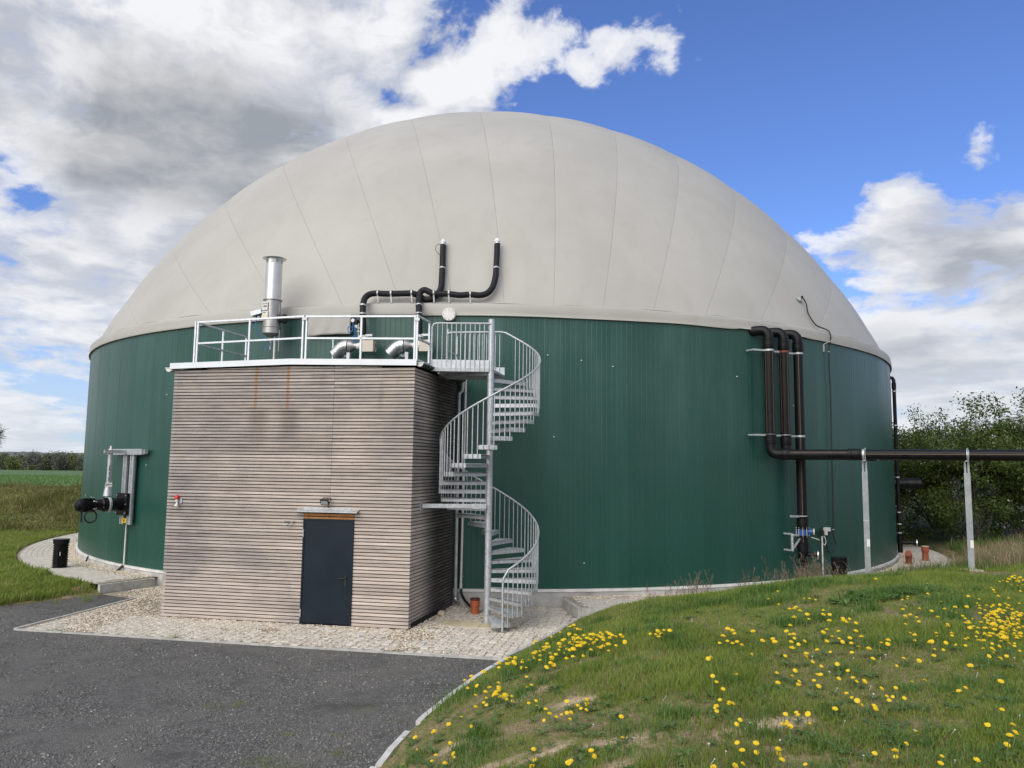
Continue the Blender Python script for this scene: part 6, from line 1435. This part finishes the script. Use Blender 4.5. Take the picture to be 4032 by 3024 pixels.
# ---- dandelions
def head_mesh(nm, r, seed):
    rd = random.Random(seed); v = []; f = []
    n = 18
    for L, (rr_, z_, jit) in enumerate(((1.0, .0, .10), (.78, .22, .12), (.5, .40, .14))):
        o = len(v); v.append((0, 0, z_*r+r*.05))
        for k in range(n):
            a = 2*math.pi*(k+.5*L)/n; q = rr_*(1.0 if k % 2 == 0 else .80)+rd.uniform(-jit, jit)*.6
            v.append((r*q*math.cos(a), r*q*math.sin(a), r*(z_*.85-.10+rd.uniform(-.05, .07))))
        for k in range(n): f.append((o, o+1+k, o+1+(k+1) % n))
    o = len(v); v.append((0, 0, -r*.55))
    for k in range(8): v.append((r*.33*math.cos(k*.785), r*.33*math.sin(k*.785), -r*.12))
    for k in range(8): f.append((o, o+1+(k+1) % 8, o+1+k))
    me = bpy.data.meshes.new(nm); me.from_pydata(v, [], f); me.materials.append(M_petal); me.materials.append(M_stem)
    me.polygons.foreach_set('material_index', [0]*(3*n)+[1]*8); return me
HM = [head_mesh('flower_head', .0185+.0012*i, i) for i in range(5)]
def stem_mesh(h, bend):
    b = MB(); b.tube([(0, 0, -.02), (bend*.25, 0, h*.4), (bend, 0, h)], [.0032, .0028, .0026], 5, False); return b.mesh('stem', M_stem, (0, 0, 0), 40)
SH = [.05, .075, .10, .13, .17]; SB = [.006, .014, -.012, .025, -.03]
SM = [stem_mesh(h, b) for h, b in zip(SH, SB)]
far_me = {}
def far_mesh(i, j):
    if (i, j) not in far_me:
        a = HM[i]; b = SM[j]; v = [tuple(q.co+Vector((SB[j], 0, SH[j]))) for q in a.vertices]; f = [tuple(p.vertices) for p in a.polygons]; mi = [p.material_index for p in a.polygons]
        o = len(v); v += [tuple(q.co) for q in b.vertices]; f += [tuple(o+k for k in p.vertices) for p in b.polygons]; mi += [1]*len(b.polygons)
        me = bpy.data.meshes.new('dandelion'); me.from_pydata(v, [], f); me.materials.append(M_petal); me.materials.append(M_stem); me.polygons.foreach_set('material_index', mi); far_me[(i, j)] = me
    return far_me[(i, j)]
def region(x, y):
    if y > 13.4 and x > 5: return 'yellow dandelion at the far right end of the lawn near the post footing', 'dandelions near the post footing'
    if x > 4.2 and y > 8.2:
        return ('yellow dandelion in the crowded patch at the right edge of the lawn', 'dandelions crowding the right edge of the lawn') if x > 5.2 else ('yellow dandelion on the left fringe of the crowded patch at the right edge', 'dandelions fringing the crowded patch')
    if y > 10.3 and x < 3.0:
        if x > 1.9: return 'yellow dandelion in the small separate clump right of the long drift by the paving', 'dandelions in the small clump right of the drift'
        return ('yellow dandelion in the upper right part of the drift along the paving corner', 'dandelions in the upper drift') if y > 11.6 else ('yellow dandelion in the lower left part of the drift along the paving corner', 'dandelions in the lower drift')
    if y > 8.6:
        if x < .6: return 'yellow dandelion close to the bend of the pale kerb', 'dandelions at the kerb bend'
        return ('yellow dandelion high on the bank below the dark coarse leaves', 'dandelions high on the bank') if y > 10 else ('yellow dandelion in the loose drift across the middle of the bank', 'dandelions across the middle of the bank')
    if x < .35: return ('yellow dandelion on the worn slope beside the pale kerb', 'dandelions beside the pale kerb') if y > 7.4 else ('yellow dandelion at the bottom left of the bank by the kerb', 'dandelions at the bottom left of the bank')
    if y > 6.6:
        return ('yellow dandelion on worn turf left of the bare soil patch', 'dandelions left of the bare soil') if x < 1.6 else ('yellow dandelion in the grass just above the bare soil patch', 'dandelions above the bare soil') if x < 2.6 else ('yellow dandelion in the right foreground of the lawn', 'dandelions in the right foreground')
    return ('large yellow dandelion below the bare soil patch, at the bottom of the picture', 'dandelions below the bare soil') if x < 2.3 else ('large yellow dandelion in the nearest grass, bottom right of the picture', 'dandelions at the bottom right')
DA = sorted(DAND, key=lambda q: q[0]**2+q[1]**2)
dz_ = height(np.array([q[0] for q in DA]), np.array([q[1] for q in DA])); rd = random.Random(5)
mass_v, mass_f, mass_m = [], [], []
cnt = 0
for (x_, y_), z_ in zip(DA, dz_):
    if seg_dist(np.array([x_]), np.array([y_]), K)[0] < .03: continue
    i = rd.randrange(5); tall = rd.random(); j = 0 if tall < .25 else 1 if tall < .55 else 2 if tall < .8 else 3 if tall < .94 else 4
    if y_ > 9: j = min(j+1, 4)
    sc = rd.uniform(.72, 1.18)*(1.08 if y_ < 8 else 1.32 if x_ < 4.2 else 1.10); rot = rd.uniform(0, 6.28)
    tilt = Vector((rd.gauss(0, .32), rd.gauss(-.42, .28), 1)).normalized().to_track_quat('Z', 'Y')
    if cnt < 300:
        lab, grp = region(x_, y_)
        if y_ < 8.6:
            root = bpy.data.objects.new('dandelion', None); COL.objects.link(root); root.empty_display_size = .05; root.location = (x_, y_, z_); root.rotation_euler = (0, 0, rot); root.scale = (sc,)*3
            tag(root, lab, 'dandelion', grp)
            hd = bpy.data.objects.new('flower_head', HM[i]); COL.objects.link(hd); hd.parent = root; hd.location = (SB[j], 0, SH[j]+.004)
            hd.rotation_mode = 'QUATERNION'; hd.rotation_quaternion = Matrix.Rotation(-rot, 3, 'Z').to_quaternion() @ tilt
            sm_ = bpy.data.objects.new('stem', SM[j]); COL.objects.link(sm_); sm_.parent = root
        else:
            o = bpy.data.objects.new('dandelion', far_mesh(i, j)); COL.objects.link(o); o.location = (x_, y_, z_); o.scale = (sc,)*3
            o.rotation_euler = (rd.gauss(.28, .15), rd.gauss(0, .18), rot*.0+rd.uniform(-.5, .5)); tag(o, lab, 'dandelion', grp)
    else:
        me = far_mesh(i, j); R3 = (Matrix.Translation((x_, y_, z_)) @ Matrix.Rotation(rd.uniform(-.5, .5), 4, 'Z') @ Matrix.Rotation(rd.gauss(.28, .15), 4, 'X') @ Matrix.Scale(sc, 4)); o = len(mass_v)
        mass_v += [tuple(R3 @ q.co) for q in me.vertices]; mass_f += [tuple(o+k for k in p.vertices) for p in me.polygons]; mass_m += [p.material_index for p in me.polygons]
    cnt += 1
if mass_v:
    me = bpy.data.meshes.new('farther_dandelions'); me.from_pydata(mass_v, [], mass_f); me.materials.append(M_petal); me.materials.append(M_stem); me.polygons.foreach_set('material_index', mass_m); raw_obj(me, 'farther_dandelions', 'stuff')
# daisies and seed clocks: tiny white dots
n = 70; dd = 4.6*np.exp(rng.uniform(0, 1, n)*math.log(12/4.6)); X = dd*rng.uniform(-.2, .7, n); Y = dd; k = seg_dist(X, Y, K) > .1; X, Y = X[k], Y[k]; Z = height(X, Y)+rng.uniform(.03, .09, len(X))
b = MB()
for x_, y_, z_ in zip(X, Y, Z): b.lathe((x_, y_, z_), (random.gauss(0, .3), random.gauss(-.4, .2), 1), [(.002, -.05), (.003, -.004), (random.uniform(.006, .010), 0), (.003, .004)], 7)
b.build('daisies', M_seed)['kind'] = 'stuff'

# ---- left verge and berm
X, Y = polar(210000, 14.5, 34, -1.0, -.28)
sl = -seg_dist(X, Y, LB); rr = np.hypot(X-TC[0], Y-TC[1])
ok = (sl > .03) & (rr > RING+.08) & ~inpoly(X, Y, ASPH) & (X < -9); X, Y = X[ok], Y[ok]; Z = height(X, Y); k = in_view(X, Y, Z); X, Y, Z = X[k], Y[k], Z[k]
ed = np.exp(-(-seg_dist(X, Y, LB)/.5)**2)
h_ = (.06+.05*fbm(X, Y, .7, 71, 3)+.12*ed*sstep(fbm(X, Y, 1.3, 72, 3), .4, .6))*rng.uniform(.6, 1.3, len(X))
drym = rng.uniform(0, 1, len(X)) < .07+.45*sstep(fbm(X, Y, .9, 73, 3), .55, .68)*sstep(Y, 21, 18.5)
blades('verge_grass', X[~drym], Y[~drym], h_[~drym], .018*np.ones((~drym).sum()), M_grass, .6, np.clip(.15+.7*fbm(X[~drym], Y[~drym], .5, 74, 4)+rng.uniform(-.2, .3, (~drym).sum()), 0, 1), 2, Z=Z[~drym]-.01)
blades('verge_dry_grass', X[drym], Y[drym], h_[drym]*.7, .014*np.ones(drym.sum()), M_dry, .9, None, 1, Z=Z[drym])
X, Y = rng.uniform(-48, -15, 86000), rng.uniform(33.2, 42.5, 86000); Z = height(X, Y); k = in_view(X, Y, Z); X, Y, Z = X[k], Y[k], Z[k]
h_ = (.12+.28*sstep(fbm(X, Y, .5, 81, 4), .42, .66))*rng.uniform(.5, 1.3, len(X)); drym = rng.uniform(0, 1, len(X)) < .16
M_bermgrass = foliage([(.095, .115, .024), (.155, .165, .042), (.24, .23, .08)], name='rough_grass', scale=.35)
blades('berm_grass', X[~drym], Y[~drym], h_[~drym], .035*np.ones((~drym).sum()), M_bermgrass, .6, np.clip(.8*fbm(X[~drym], Y[~drym], .35, 82, 4)+rng.uniform(-.1, .25, (~drym).sum()), 0, 1), 1, Z=Z[~drym])
blades('berm_dry_grass', X[drym], Y[drym], h_[drym], .025*np.ones(drym.sum()), M_dry, .7, None, 1, Z=Z[drym])
X = rng.uniform(-110, -28, 60000); Y = 43+62*rng.uniform(0, 1, 60000)**1.4; Z = height(X, Y); k = in_view(X, Y, Z); X, Y, Z = X[k], Y[k], Z[k]
M_crop = foliage([(.10, .185, .055), (.135, .23, .072), (.18, .28, .10)], name='young_crop', scale=.06)
blades('crop', X, Y, rng.uniform(.10, .24, len(X)), (.03+.0008*Y), M_crop, .6, np.clip(fbm(X, Y, .12, 83, 4)+rng.uniform(-.15, .15, len(X)), 0, 1), 1, Z=Z)

# ---- dry weeds along the bank crest and the tall pale grass under the hedge
def stalks(name, spots, M=M_dry):
    vs, fs, ts = [], [], []
    for cx, cy, hh, nst in spots:
        z0 = float(height(np.array([cx]), np.array([cy]))[0])-.03
        for _ in range(nst):
            bx0, by0 = cx+random.gauss(0, .07), cy+random.gauss(0, .07); H_ = hh*random.uniform(.55, 1.1); la, ll = random.uniform(0, 6.28), random.uniform(.05, .35)*H_
            p0 = np.array([bx0, by0, z0]); p1 = p0+[math.cos(la)*ll*.4, math.sin(la)*ll*.4, H_*.6]; p2_ = p0+[math.cos(la)*ll, math.sin(la)*ll, H_]
            segs = [(p0, p1, .0045), (p1, p2_, .0035)]
            for _k in range(random.randint(3, 7)):
                t = random.uniform(.35, 1); q = p0+(p2_-p0)*t; a2 = random.uniform(0, 6.28); l2 = H_*random.uniform(.10, .28)
                q2_ = q+[math.cos(a2)*l2*.6, math.sin(a2)*l2*.6, l2*.8]; segs.append((q, q2_, .003))
                for _j in range(2):
                    a3 = random.uniform(0, 6.28); m_ = q+(q2_-q)*random.uniform(.4, .9); segs.append((m_, m_+[math.cos(a3)*l2*.3, math.sin(a3)*l2*.3, l2*.3], .003))
            tv = random.random()
            for a_, b_, r in segs:
                o = len(vs); e = np.array([1, 0, 0])*r; e2 = np.array([0, 1, 0])*r
                vs += [a_-e, a_+e, b_+e*.6, b_-e*.6]; ts += [tv]*4; fs.append((o, o+1, o+2, o+3))
    return raw_obj(raw_mesh(name, np.array(vs), np.array(fs).ravel(), 4, M, tint=ts), name, 'stuff')
sp_ = []
for az, rr_, hh, n, sd in [(14.5, 18.2, .55, 16, .25), (12.5, 18.0, .4, 8, .3), (22, 18.4, .70, 24, .35), (23.5, 18.2, .7, 20, .3), (24.8, 18.2, .6, 22, .3), (19, 18.3, .5, 12, .4), (31.0, 18.5, .45, 5, .2), (33.5, 18.4, .5, 8, .3), (35.5, 18.3, .5, 10, .4)]:
    for _ in range(n):
        q = ringpt(az+random.gauss(0, sd*3.2), rr_+random.gauss(0, .25)); sp_.append((q[0], q[1], hh*random.uniform(.55, 1.05), 2))
stalks('dry_weed_stalks', sp_, foliage([(.12, .088, .058), (.19, .145, .10), (.28, .215, .15)], name='dead_stalk', trans=.15))
X = rng.uniform(8.5, 21, 50000); Y = rng.uniform(18.2, 30, 50000); rr = np.hypot(X-TC[0], Y-TC[1])
m_ = fbm(X, Y, .6, 91, 3); ok = (rr > RING+.5) & (Y > 18.4+.10*np.abs(X-11)) & (rng.uniform(0, 1, len(X)) < sstep(m_, .34, .55)); X, Y = X[ok], Y[ok]
Z = height(X, Y); k = in_view(X, Y, Z, 300); X, Y, Z = X[k], Y[k], Z[k]; ma = fbm(X, Y, .45, 92, 3)
gsel = rng.uniform(0, 1, len(X)) < sstep(ma, .46, .62)*.85+.12*sstep(Y, 23, 26)
blades('tall_dry_grass', X[~gsel], Y[~gsel], rng.uniform(.18, .62, (~gsel).sum())*(.7+.6*ma[~gsel]), .011*np.ones((~gsel).sum()), M_dry, .5, None, 2, Z=Z[~gsel])
blades('tall_green_grass', X[gsel], Y[gsel], rng.uniform(.15, .45, gsel.sum()), .016*np.ones(gsel.sum()), M_grass_dark, .5, None, 2, Z=Z[gsel])
# weeds in the yard and joints
wx_, wy_, wh_, wn = [], [], [], []
for cx, cy, r, hh, n in [(-2.62, 8.75, .13, .035, 240), (-2.32, 8.60, .10, .03, 200), (-3.9, 10.7, .09, .03, 120), (-3.6, 10.75, .08, .03, 120), (-1.9, 9.0, .10, .03, 140), (-3.2, 8.1, .07, .025, 90), (-2.75, 8.1, .07, .025, 90), (-6.06, 14.53, .05, .14, 60), (-8.5, 15.05, .05, .10, 50), (-9.7, 18.3, .08, .22, 70), (-10.3, 18.0, .12, .10, 60), (-2.62, 9.6, .09, .025, 110), (-2.0, 9.6, .06, .025, 60), (-4.3, 14.12, .04, .06, 40), (-1.35, 10.1, .08, .03, 60), (-1.9, 10.6, .12, .03, 90), (-4.95, 15.2, .06, .05, 30)]:
    wx_.append(cx+rng.normal(0, r, n)); wy_.append(cy+rng.normal(0, r*.8, n)); wh_.append(np.abs(rng.normal(hh, hh*.4, n)))
wx_, wy_, wh_ = map(np.concatenate, (wx_, wy_, wh_))
blades('yard_weeds', wx_, wy_, wh_, .006*np.ones(len(wx_)), M_grass, .9, None, 1, Z=np.full(len(wx_), -.02))

# ================================================================== HEDGE AND TREES
def grow(rd, base, d0, L0, r0, levels, spread, kids, segs, tips, upness=.25, shrink=.68):
    def rec(p, d, L, r, lv):
        n = 3
        for k in range(n):
            d2 = unit(d+np.array([rd.gauss(0, .16), rd.gauss(0, .16), rd.gauss(0, .10)+upness*.12])); q = p+d2*L/n; segs.append((p, q, r*(1-.22*k), r*(1-.22*(k+1)))); p, d = q, d2
            if lv < levels and k >= 1:
                for _ in range(kids if k == n-1 else max(1, kids-1)):
                    a = rd.uniform(0, 6.28); e1, e2, _d = frame_of(d); nd = unit(d+(e1*math.cos(a)+e2*math.sin(a))*spread*rd.uniform(.6, 1.3)+np.array([0, 0, upness])); rec(p, nd, L*shrink*rd.uniform(.75, 1.2), r*.50, lv+1)
        if lv >= levels-1: tips.append((p, d))
    rec(np.asarray(base, float), unit(d0), L0, r0, 0)
def limbs_mesh(name, segs, M, ns=4):
    vs, fs = [], []
    for p, q, r0, r1 in segs:
        a, b_, d = frame_of(q-p); o = len(vs)
        for c_, r in ((p, r0), (q, r1)):
            for k in range(ns): t = 2*math.pi*k/ns; vs.append(c_+(a*math.cos(t)+b_*math.sin(t))*r)
        for k in range(ns): k2 = (k+1) % ns; fs.append((o+k, o+k2, o+ns+k2, o+ns+k))
    return raw_mesh(name, np.array(vs), np.array(fs).ravel(), 4, M, smooth=True)
def leaf_cloud(name, P, size, M, up=.4, tint=None, ar=.6):
    n = len(P); nr = rng.normal(0, 1, (n, 3)); nr[:, 2] = np.abs(nr[:, 2])+up; nr /= np.linalg.norm(nr, axis=1)[:, None]
    t = rng.normal(0, 1, (n, 3)); t -= nr*(t*nr).sum(1)[:, None]; t /= np.linalg.norm(t, axis=1)[:, None]; b_ = np.cross(nr, t)
    s = size*rng.uniform(.6, 1.35, n); T_ = t*s[:, None]; B_ = b_*(s*ar)[:, None]
    v = np.stack([P-T_, P+B_*.9-T_*.1, P+T_, P-B_*.9-T_*.1], 1).reshape(-1, 3)
    f = np.arange(4*n); return raw_mesh(name, v, f, 4, M, tint=np.repeat(rng.uniform(0, 1, n) if tint is None else tint, 4))
def shrub(x, y, h, rx, ry, label, blossom=0, nleaf=26000, seed=1, group='hedge shrubs behind the lawn', leafM=None, leaf=.058, dens_low=1.0):
    rd = random.Random(seed); z0 = float(height(np.array([x]), np.array([y]))[0])-.05
    root = thing('hawthorn_shrub', label, 'shrub', (x, y, z0), group); segs, tips = [], []
    for k in range(7):
        a = 6.28*k/7+rd.uniform(-.3, .3); e = rd.uniform(.25, .95); b0 = np.array([rd.gauss(0, rx*.16), rd.gauss(0, ry*.16), 0])
        grow(rd, b0, (math.cos(a)*rx*.5*e, math.sin(a)*ry*.5*e, h*.5), h*rd.uniform(.36, .50), .055, 3, .75, 2, segs, tips, .22, .66)
    # sprigs above the crown
    sprig = []
    for k in range(30):
        a = rd.uniform(0, 6.28); r = rd.uniform(0, .9); p = np.array([math.cos(a)*rx*r, math.sin(a)*ry*r, h*rd.uniform(.62, .90)*(1-.18*r*r)]); d = unit(np.array([rd.gauss(0, .35), rd.gauss(0, .35), 1])); L = rd.uniform(.4, 1.1)*(h/5)
        m_ = p+d*L*.5+np.array([rd.gauss(0, .05), rd.gauss(0, .05), 0]); q = p+d*L; segs += [(p-d*.5, p, .016, .012), (p, m_, .012, .009), (m_, q, .009, .005)]; sprig += [(p+(q-p)*t) for t in np.linspace(0, 1, 7)]
    limbs = raw_obj(limbs_mesh('trunk', segs, M_bark), 'trunk', None, root)
    # leaf clumps: on the twig tips plus lobes filling the crown volume
    cl = [t[0] for t in tips]
    for k in range(120):
        a = rd.uniform(0, 6.28); u = rd.uniform(-1, 1); rr_ = rd.uniform(.55, 1)**.6; zz = h*(.50+.44*u); prof_ = math.sqrt(max(.05, 1-(u*.9)**2)); lump = 1+.20*math.sin(a*3+seed)+.14*math.sin(a*7+u*5+seed*2)
        cl.append(np.array([math.cos(a)*rx*rr_*prof_*lump, math.sin(a)*ry*rr_*prof_*lump, zz]))
    cl = np.array(cl); cl = cl[cl[:, 2] > .25]
    w_ = rng.uniform(.3, 1.6, len(cl)); w_ /= w_.sum(); idx = rng.choice(len(cl), nleaf, p=w_)
    P = cl[idx]+rng.normal(0, 1, (nleaf, 3))*np.array([.22, .22, .17])*(h/5)
    ctint = rng.uniform(0, 1, len(cl)); tn_ = np.clip(.55*ctint[idx]+.45*rng.uniform(0, 1, nleaf), 0, 1)
    S_ = np.array(sprig); S_ = S_[rng.integers(0, len(S_), 1700)]+rng.normal(0, .045, (1700, 3)); P = np.concatenate([P, S_]); tn_ = np.concatenate([tn_, rng.uniform(.3, 1, 1700)])
    k = P[:, 2] > .12; P, tn_ = P[k], tn_[k]
    raw_obj(leaf_cloud('crown', P, leaf, leafM or M_leaf, .3, tn_), 'crown', None, root)
    if blossom:
        S2 = np.array(sprig)[rng.integers(0, len(sprig), blossom//2)]+rng.normal(0, .05, (blossom//2, 3)); C2 = cl[rng.integers(0, len(cl), 40)]; C2 = C2[rng.integers(0, len(C2), blossom//2)]+rng.normal(0, .12, (blossom//2, 3))*np.array([1, 1, .7]); C2[:, 1] -= ry*.25
        raw_obj(leaf_cloud('blossom', np.concatenate([S2, C2]), .036, M_blossom, .3, None, .9), 'blossom', None, root)
    return root
HG = 'hedge shrubs behind the lawn'
shrub(16.2, 33.4, 4.7, 2.2, 1.9, 'leafy hedge shrub with scattered white blossom, showing just right of the tank edge', 500, 30000, 3)
shrub(18.4, 31.2, 4.3, 2.2, 1.9, 'dark green hedge shrub behind the round post footing, with a hollow at its foot', 520, 32000, 8)
shrub(20.6, 31.6, 4.85, 2.3, 1.9, 'tall hedge shrub at the right edge, crowned with pale blossom sprigs', 3000, 32000, 5)
shrub(23.1, 30.6, 5.3, 2.4, 2.0, 'tallest hedge shrub, cut off by the right edge of the picture', 900, 30000, 6)
shrub(17.2, 36.6, 4.6, 2.4, 2.0, 'hedge shrub in the second row, seen in the gap right of the tank', 200, 16000, 9)
shrub(19.9, 36.6, 4.8, 2.4, 2.0, 'second-row hedge shrub behind the two middle ones', 150, 16000, 10)
shrub(26.0, 32.2, 5.0, 2.6, 2.2, 'hedge shrub beyond the right edge of the picture', 200, 12000, 12)
shrub(14.2, 41.0, 4.4, 2.4, 2.0, 'hedge shrub hidden behind the right side of the tank', 100, 9000, 11)
# bare tree at the left edge
bt = thing('bare_tree', 'leafless tree reaching into the left edge of the picture above the far wood', 'tree', (-71.5, 104, 1.0))
segs, tips = [], []; rdt = random.Random(21)
grow(rdt, (0, 0, 0), (.05, 0, 1), 2.6, .16, 5, .85, 3, segs, tips, .10, .74)
raw_obj(limbs_mesh('trunk', [s for s in segs if s[2] > .03], M_bark, 5), 'trunk', None, bt); raw_obj(limbs_mesh('twigs', [(p, q, max(a_, .018), max(b_, .014)) for p, q, a_, b_ in segs if a_ <= .03], M_bark, 3), 'twigs', None, bt)
# far wood: separate trees along the field edge, a few crowns shared by many
protos = []
for k in range(7):
    rd = random.Random(100+k); h = rd.uniform(8, 11); rx = rd.uniform(3.2, 4.8); segs, tips = [], []
    for j in range(3): grow(rd, (rd.gauss(0, .3), rd.gauss(0, .3), 0), (rd.gauss(0, .25), rd.gauss(0, .25), 1), h*.42, .20, 2, .8, 3, segs, tips, .15, .65)
    nl = 1900; cl = []
    for _ in range(46):
        a = rd.uniform(0, 6.28); u = rd.uniform(-1, 1); pr_f = math.sqrt(max(.05, 1-u*u*.85)); r = rd.uniform(.5, 1)
        cl.append((math.cos(a)*rx*pr_f*r, math.sin(a)*rx*pr_f*r, h*(.50+.46*u)))
    cl = np.array(cl); idx = rng.integers(0, len(cl), nl); P = cl[idx]+rng.normal(0, .75, (nl, 3)); ct = rng.uniform(0, 1, len(cl)); P = P[P[:, 2] > .2]
    tn_ = np.clip(.5*ct[idx[:len(P)]]+.5*rng.uniform(0, 1, len(P)), 0, 1)
    protos.append((limbs_mesh('trunk', segs, M_bark, 4), leaf_cloud('crown', P, .42, M_far[k % 4], .3, tn_)))
KIND = ['grey-green', 'dull olive', 'fresh yellow-green', 'pale silvery']
rd = random.Random(44); used_lab = set()
far_spots = []
for row, (yy, n) in enumerate(((408, 17), (426, 16), (450, 15), (482, 15))):
    for k in range(n): far_spots.append((row, yy+rd.uniform(-5, 5), -.725+.18*(k+rd.uniform(.1, .9))/n, rd.randrange(7)))
for row, yy, t, kk in far_spots:
    x_ = yy*t; z_ = (-1.8 if row == 0 else -5.5 if row == 1 else -7.6)-.4; tr, cr_ = protos[kk]
    root = thing('far_tree', f'{KIND[kk % 4]} tree in the {["front", "second", "third", "back"][row]} row of the wood beyond the field', 'tree', (x_, yy, z_), f'{KIND[kk % 4]} trees, {["front", "second", "third", "back"][row]} row of the far wood')
    sc = rd.uniform(.68, 1.0) if row == 0 else rd.uniform(1.15, 1.5); root.scale = (sc, sc, sc*rd.uniform(.85, 1.1)); root.rotation_euler = (0, 0, rd.uniform(0, 6.28))
    raw_obj(tr, 'trunk', None, root); raw_obj(cr_, 'crown', None, root)
for k in range(9):
    t = -.712+.045*rd.random() if k < 5 else -.70+.14*rd.random(); yy = 401+rd.uniform(-1.5, 1.5); tr, cr_ = protos[(k*2+2) % 7]
    root = thing('field_bush', f'{KIND[((k*2+2) % 7) % 4]} low bush at the far edge of the green field', 'bush', (yy*t, yy, -2.0), f'{KIND[((k*2+2) % 7) % 4]} bushes along the field edge'); root.scale = (.55, .55, .32); raw_obj(tr, 'trunk', None, root); raw_obj(cr_, 'crown', None, root)
# the wooded rise on the horizon: one mass
wxs = np.arange(-1500, -380, 7.0); wys = np.concatenate([np.arange(860, 1100, 10.0), np.arange(1100, 1520, 14.0)]); WX, WY = np.meshgrid(wxs, wys)
WX = WX*(WY/1200); WZ = height(WX, WY)+3.0+5.5*fbm(WX, WY, .045, 7, 3)+rng.uniform(0, 1.6, WX.shape); WZ[0] -= 12; m_ = len(wxs)
ii = (np.arange(len(wys)-1)[:, None]*m_+np.arange(m_-1)[None, :]).ravel()
raw_obj(raw_mesh('distant_wood', np.stack([WX.ravel(), WY.ravel(), WZ.ravel()], 1), np.stack([ii, ii+1, ii+1+m_, ii+m_], 1).ravel(), 4, M_hillwood, smooth=True), 'distant_wood', 'stuff')
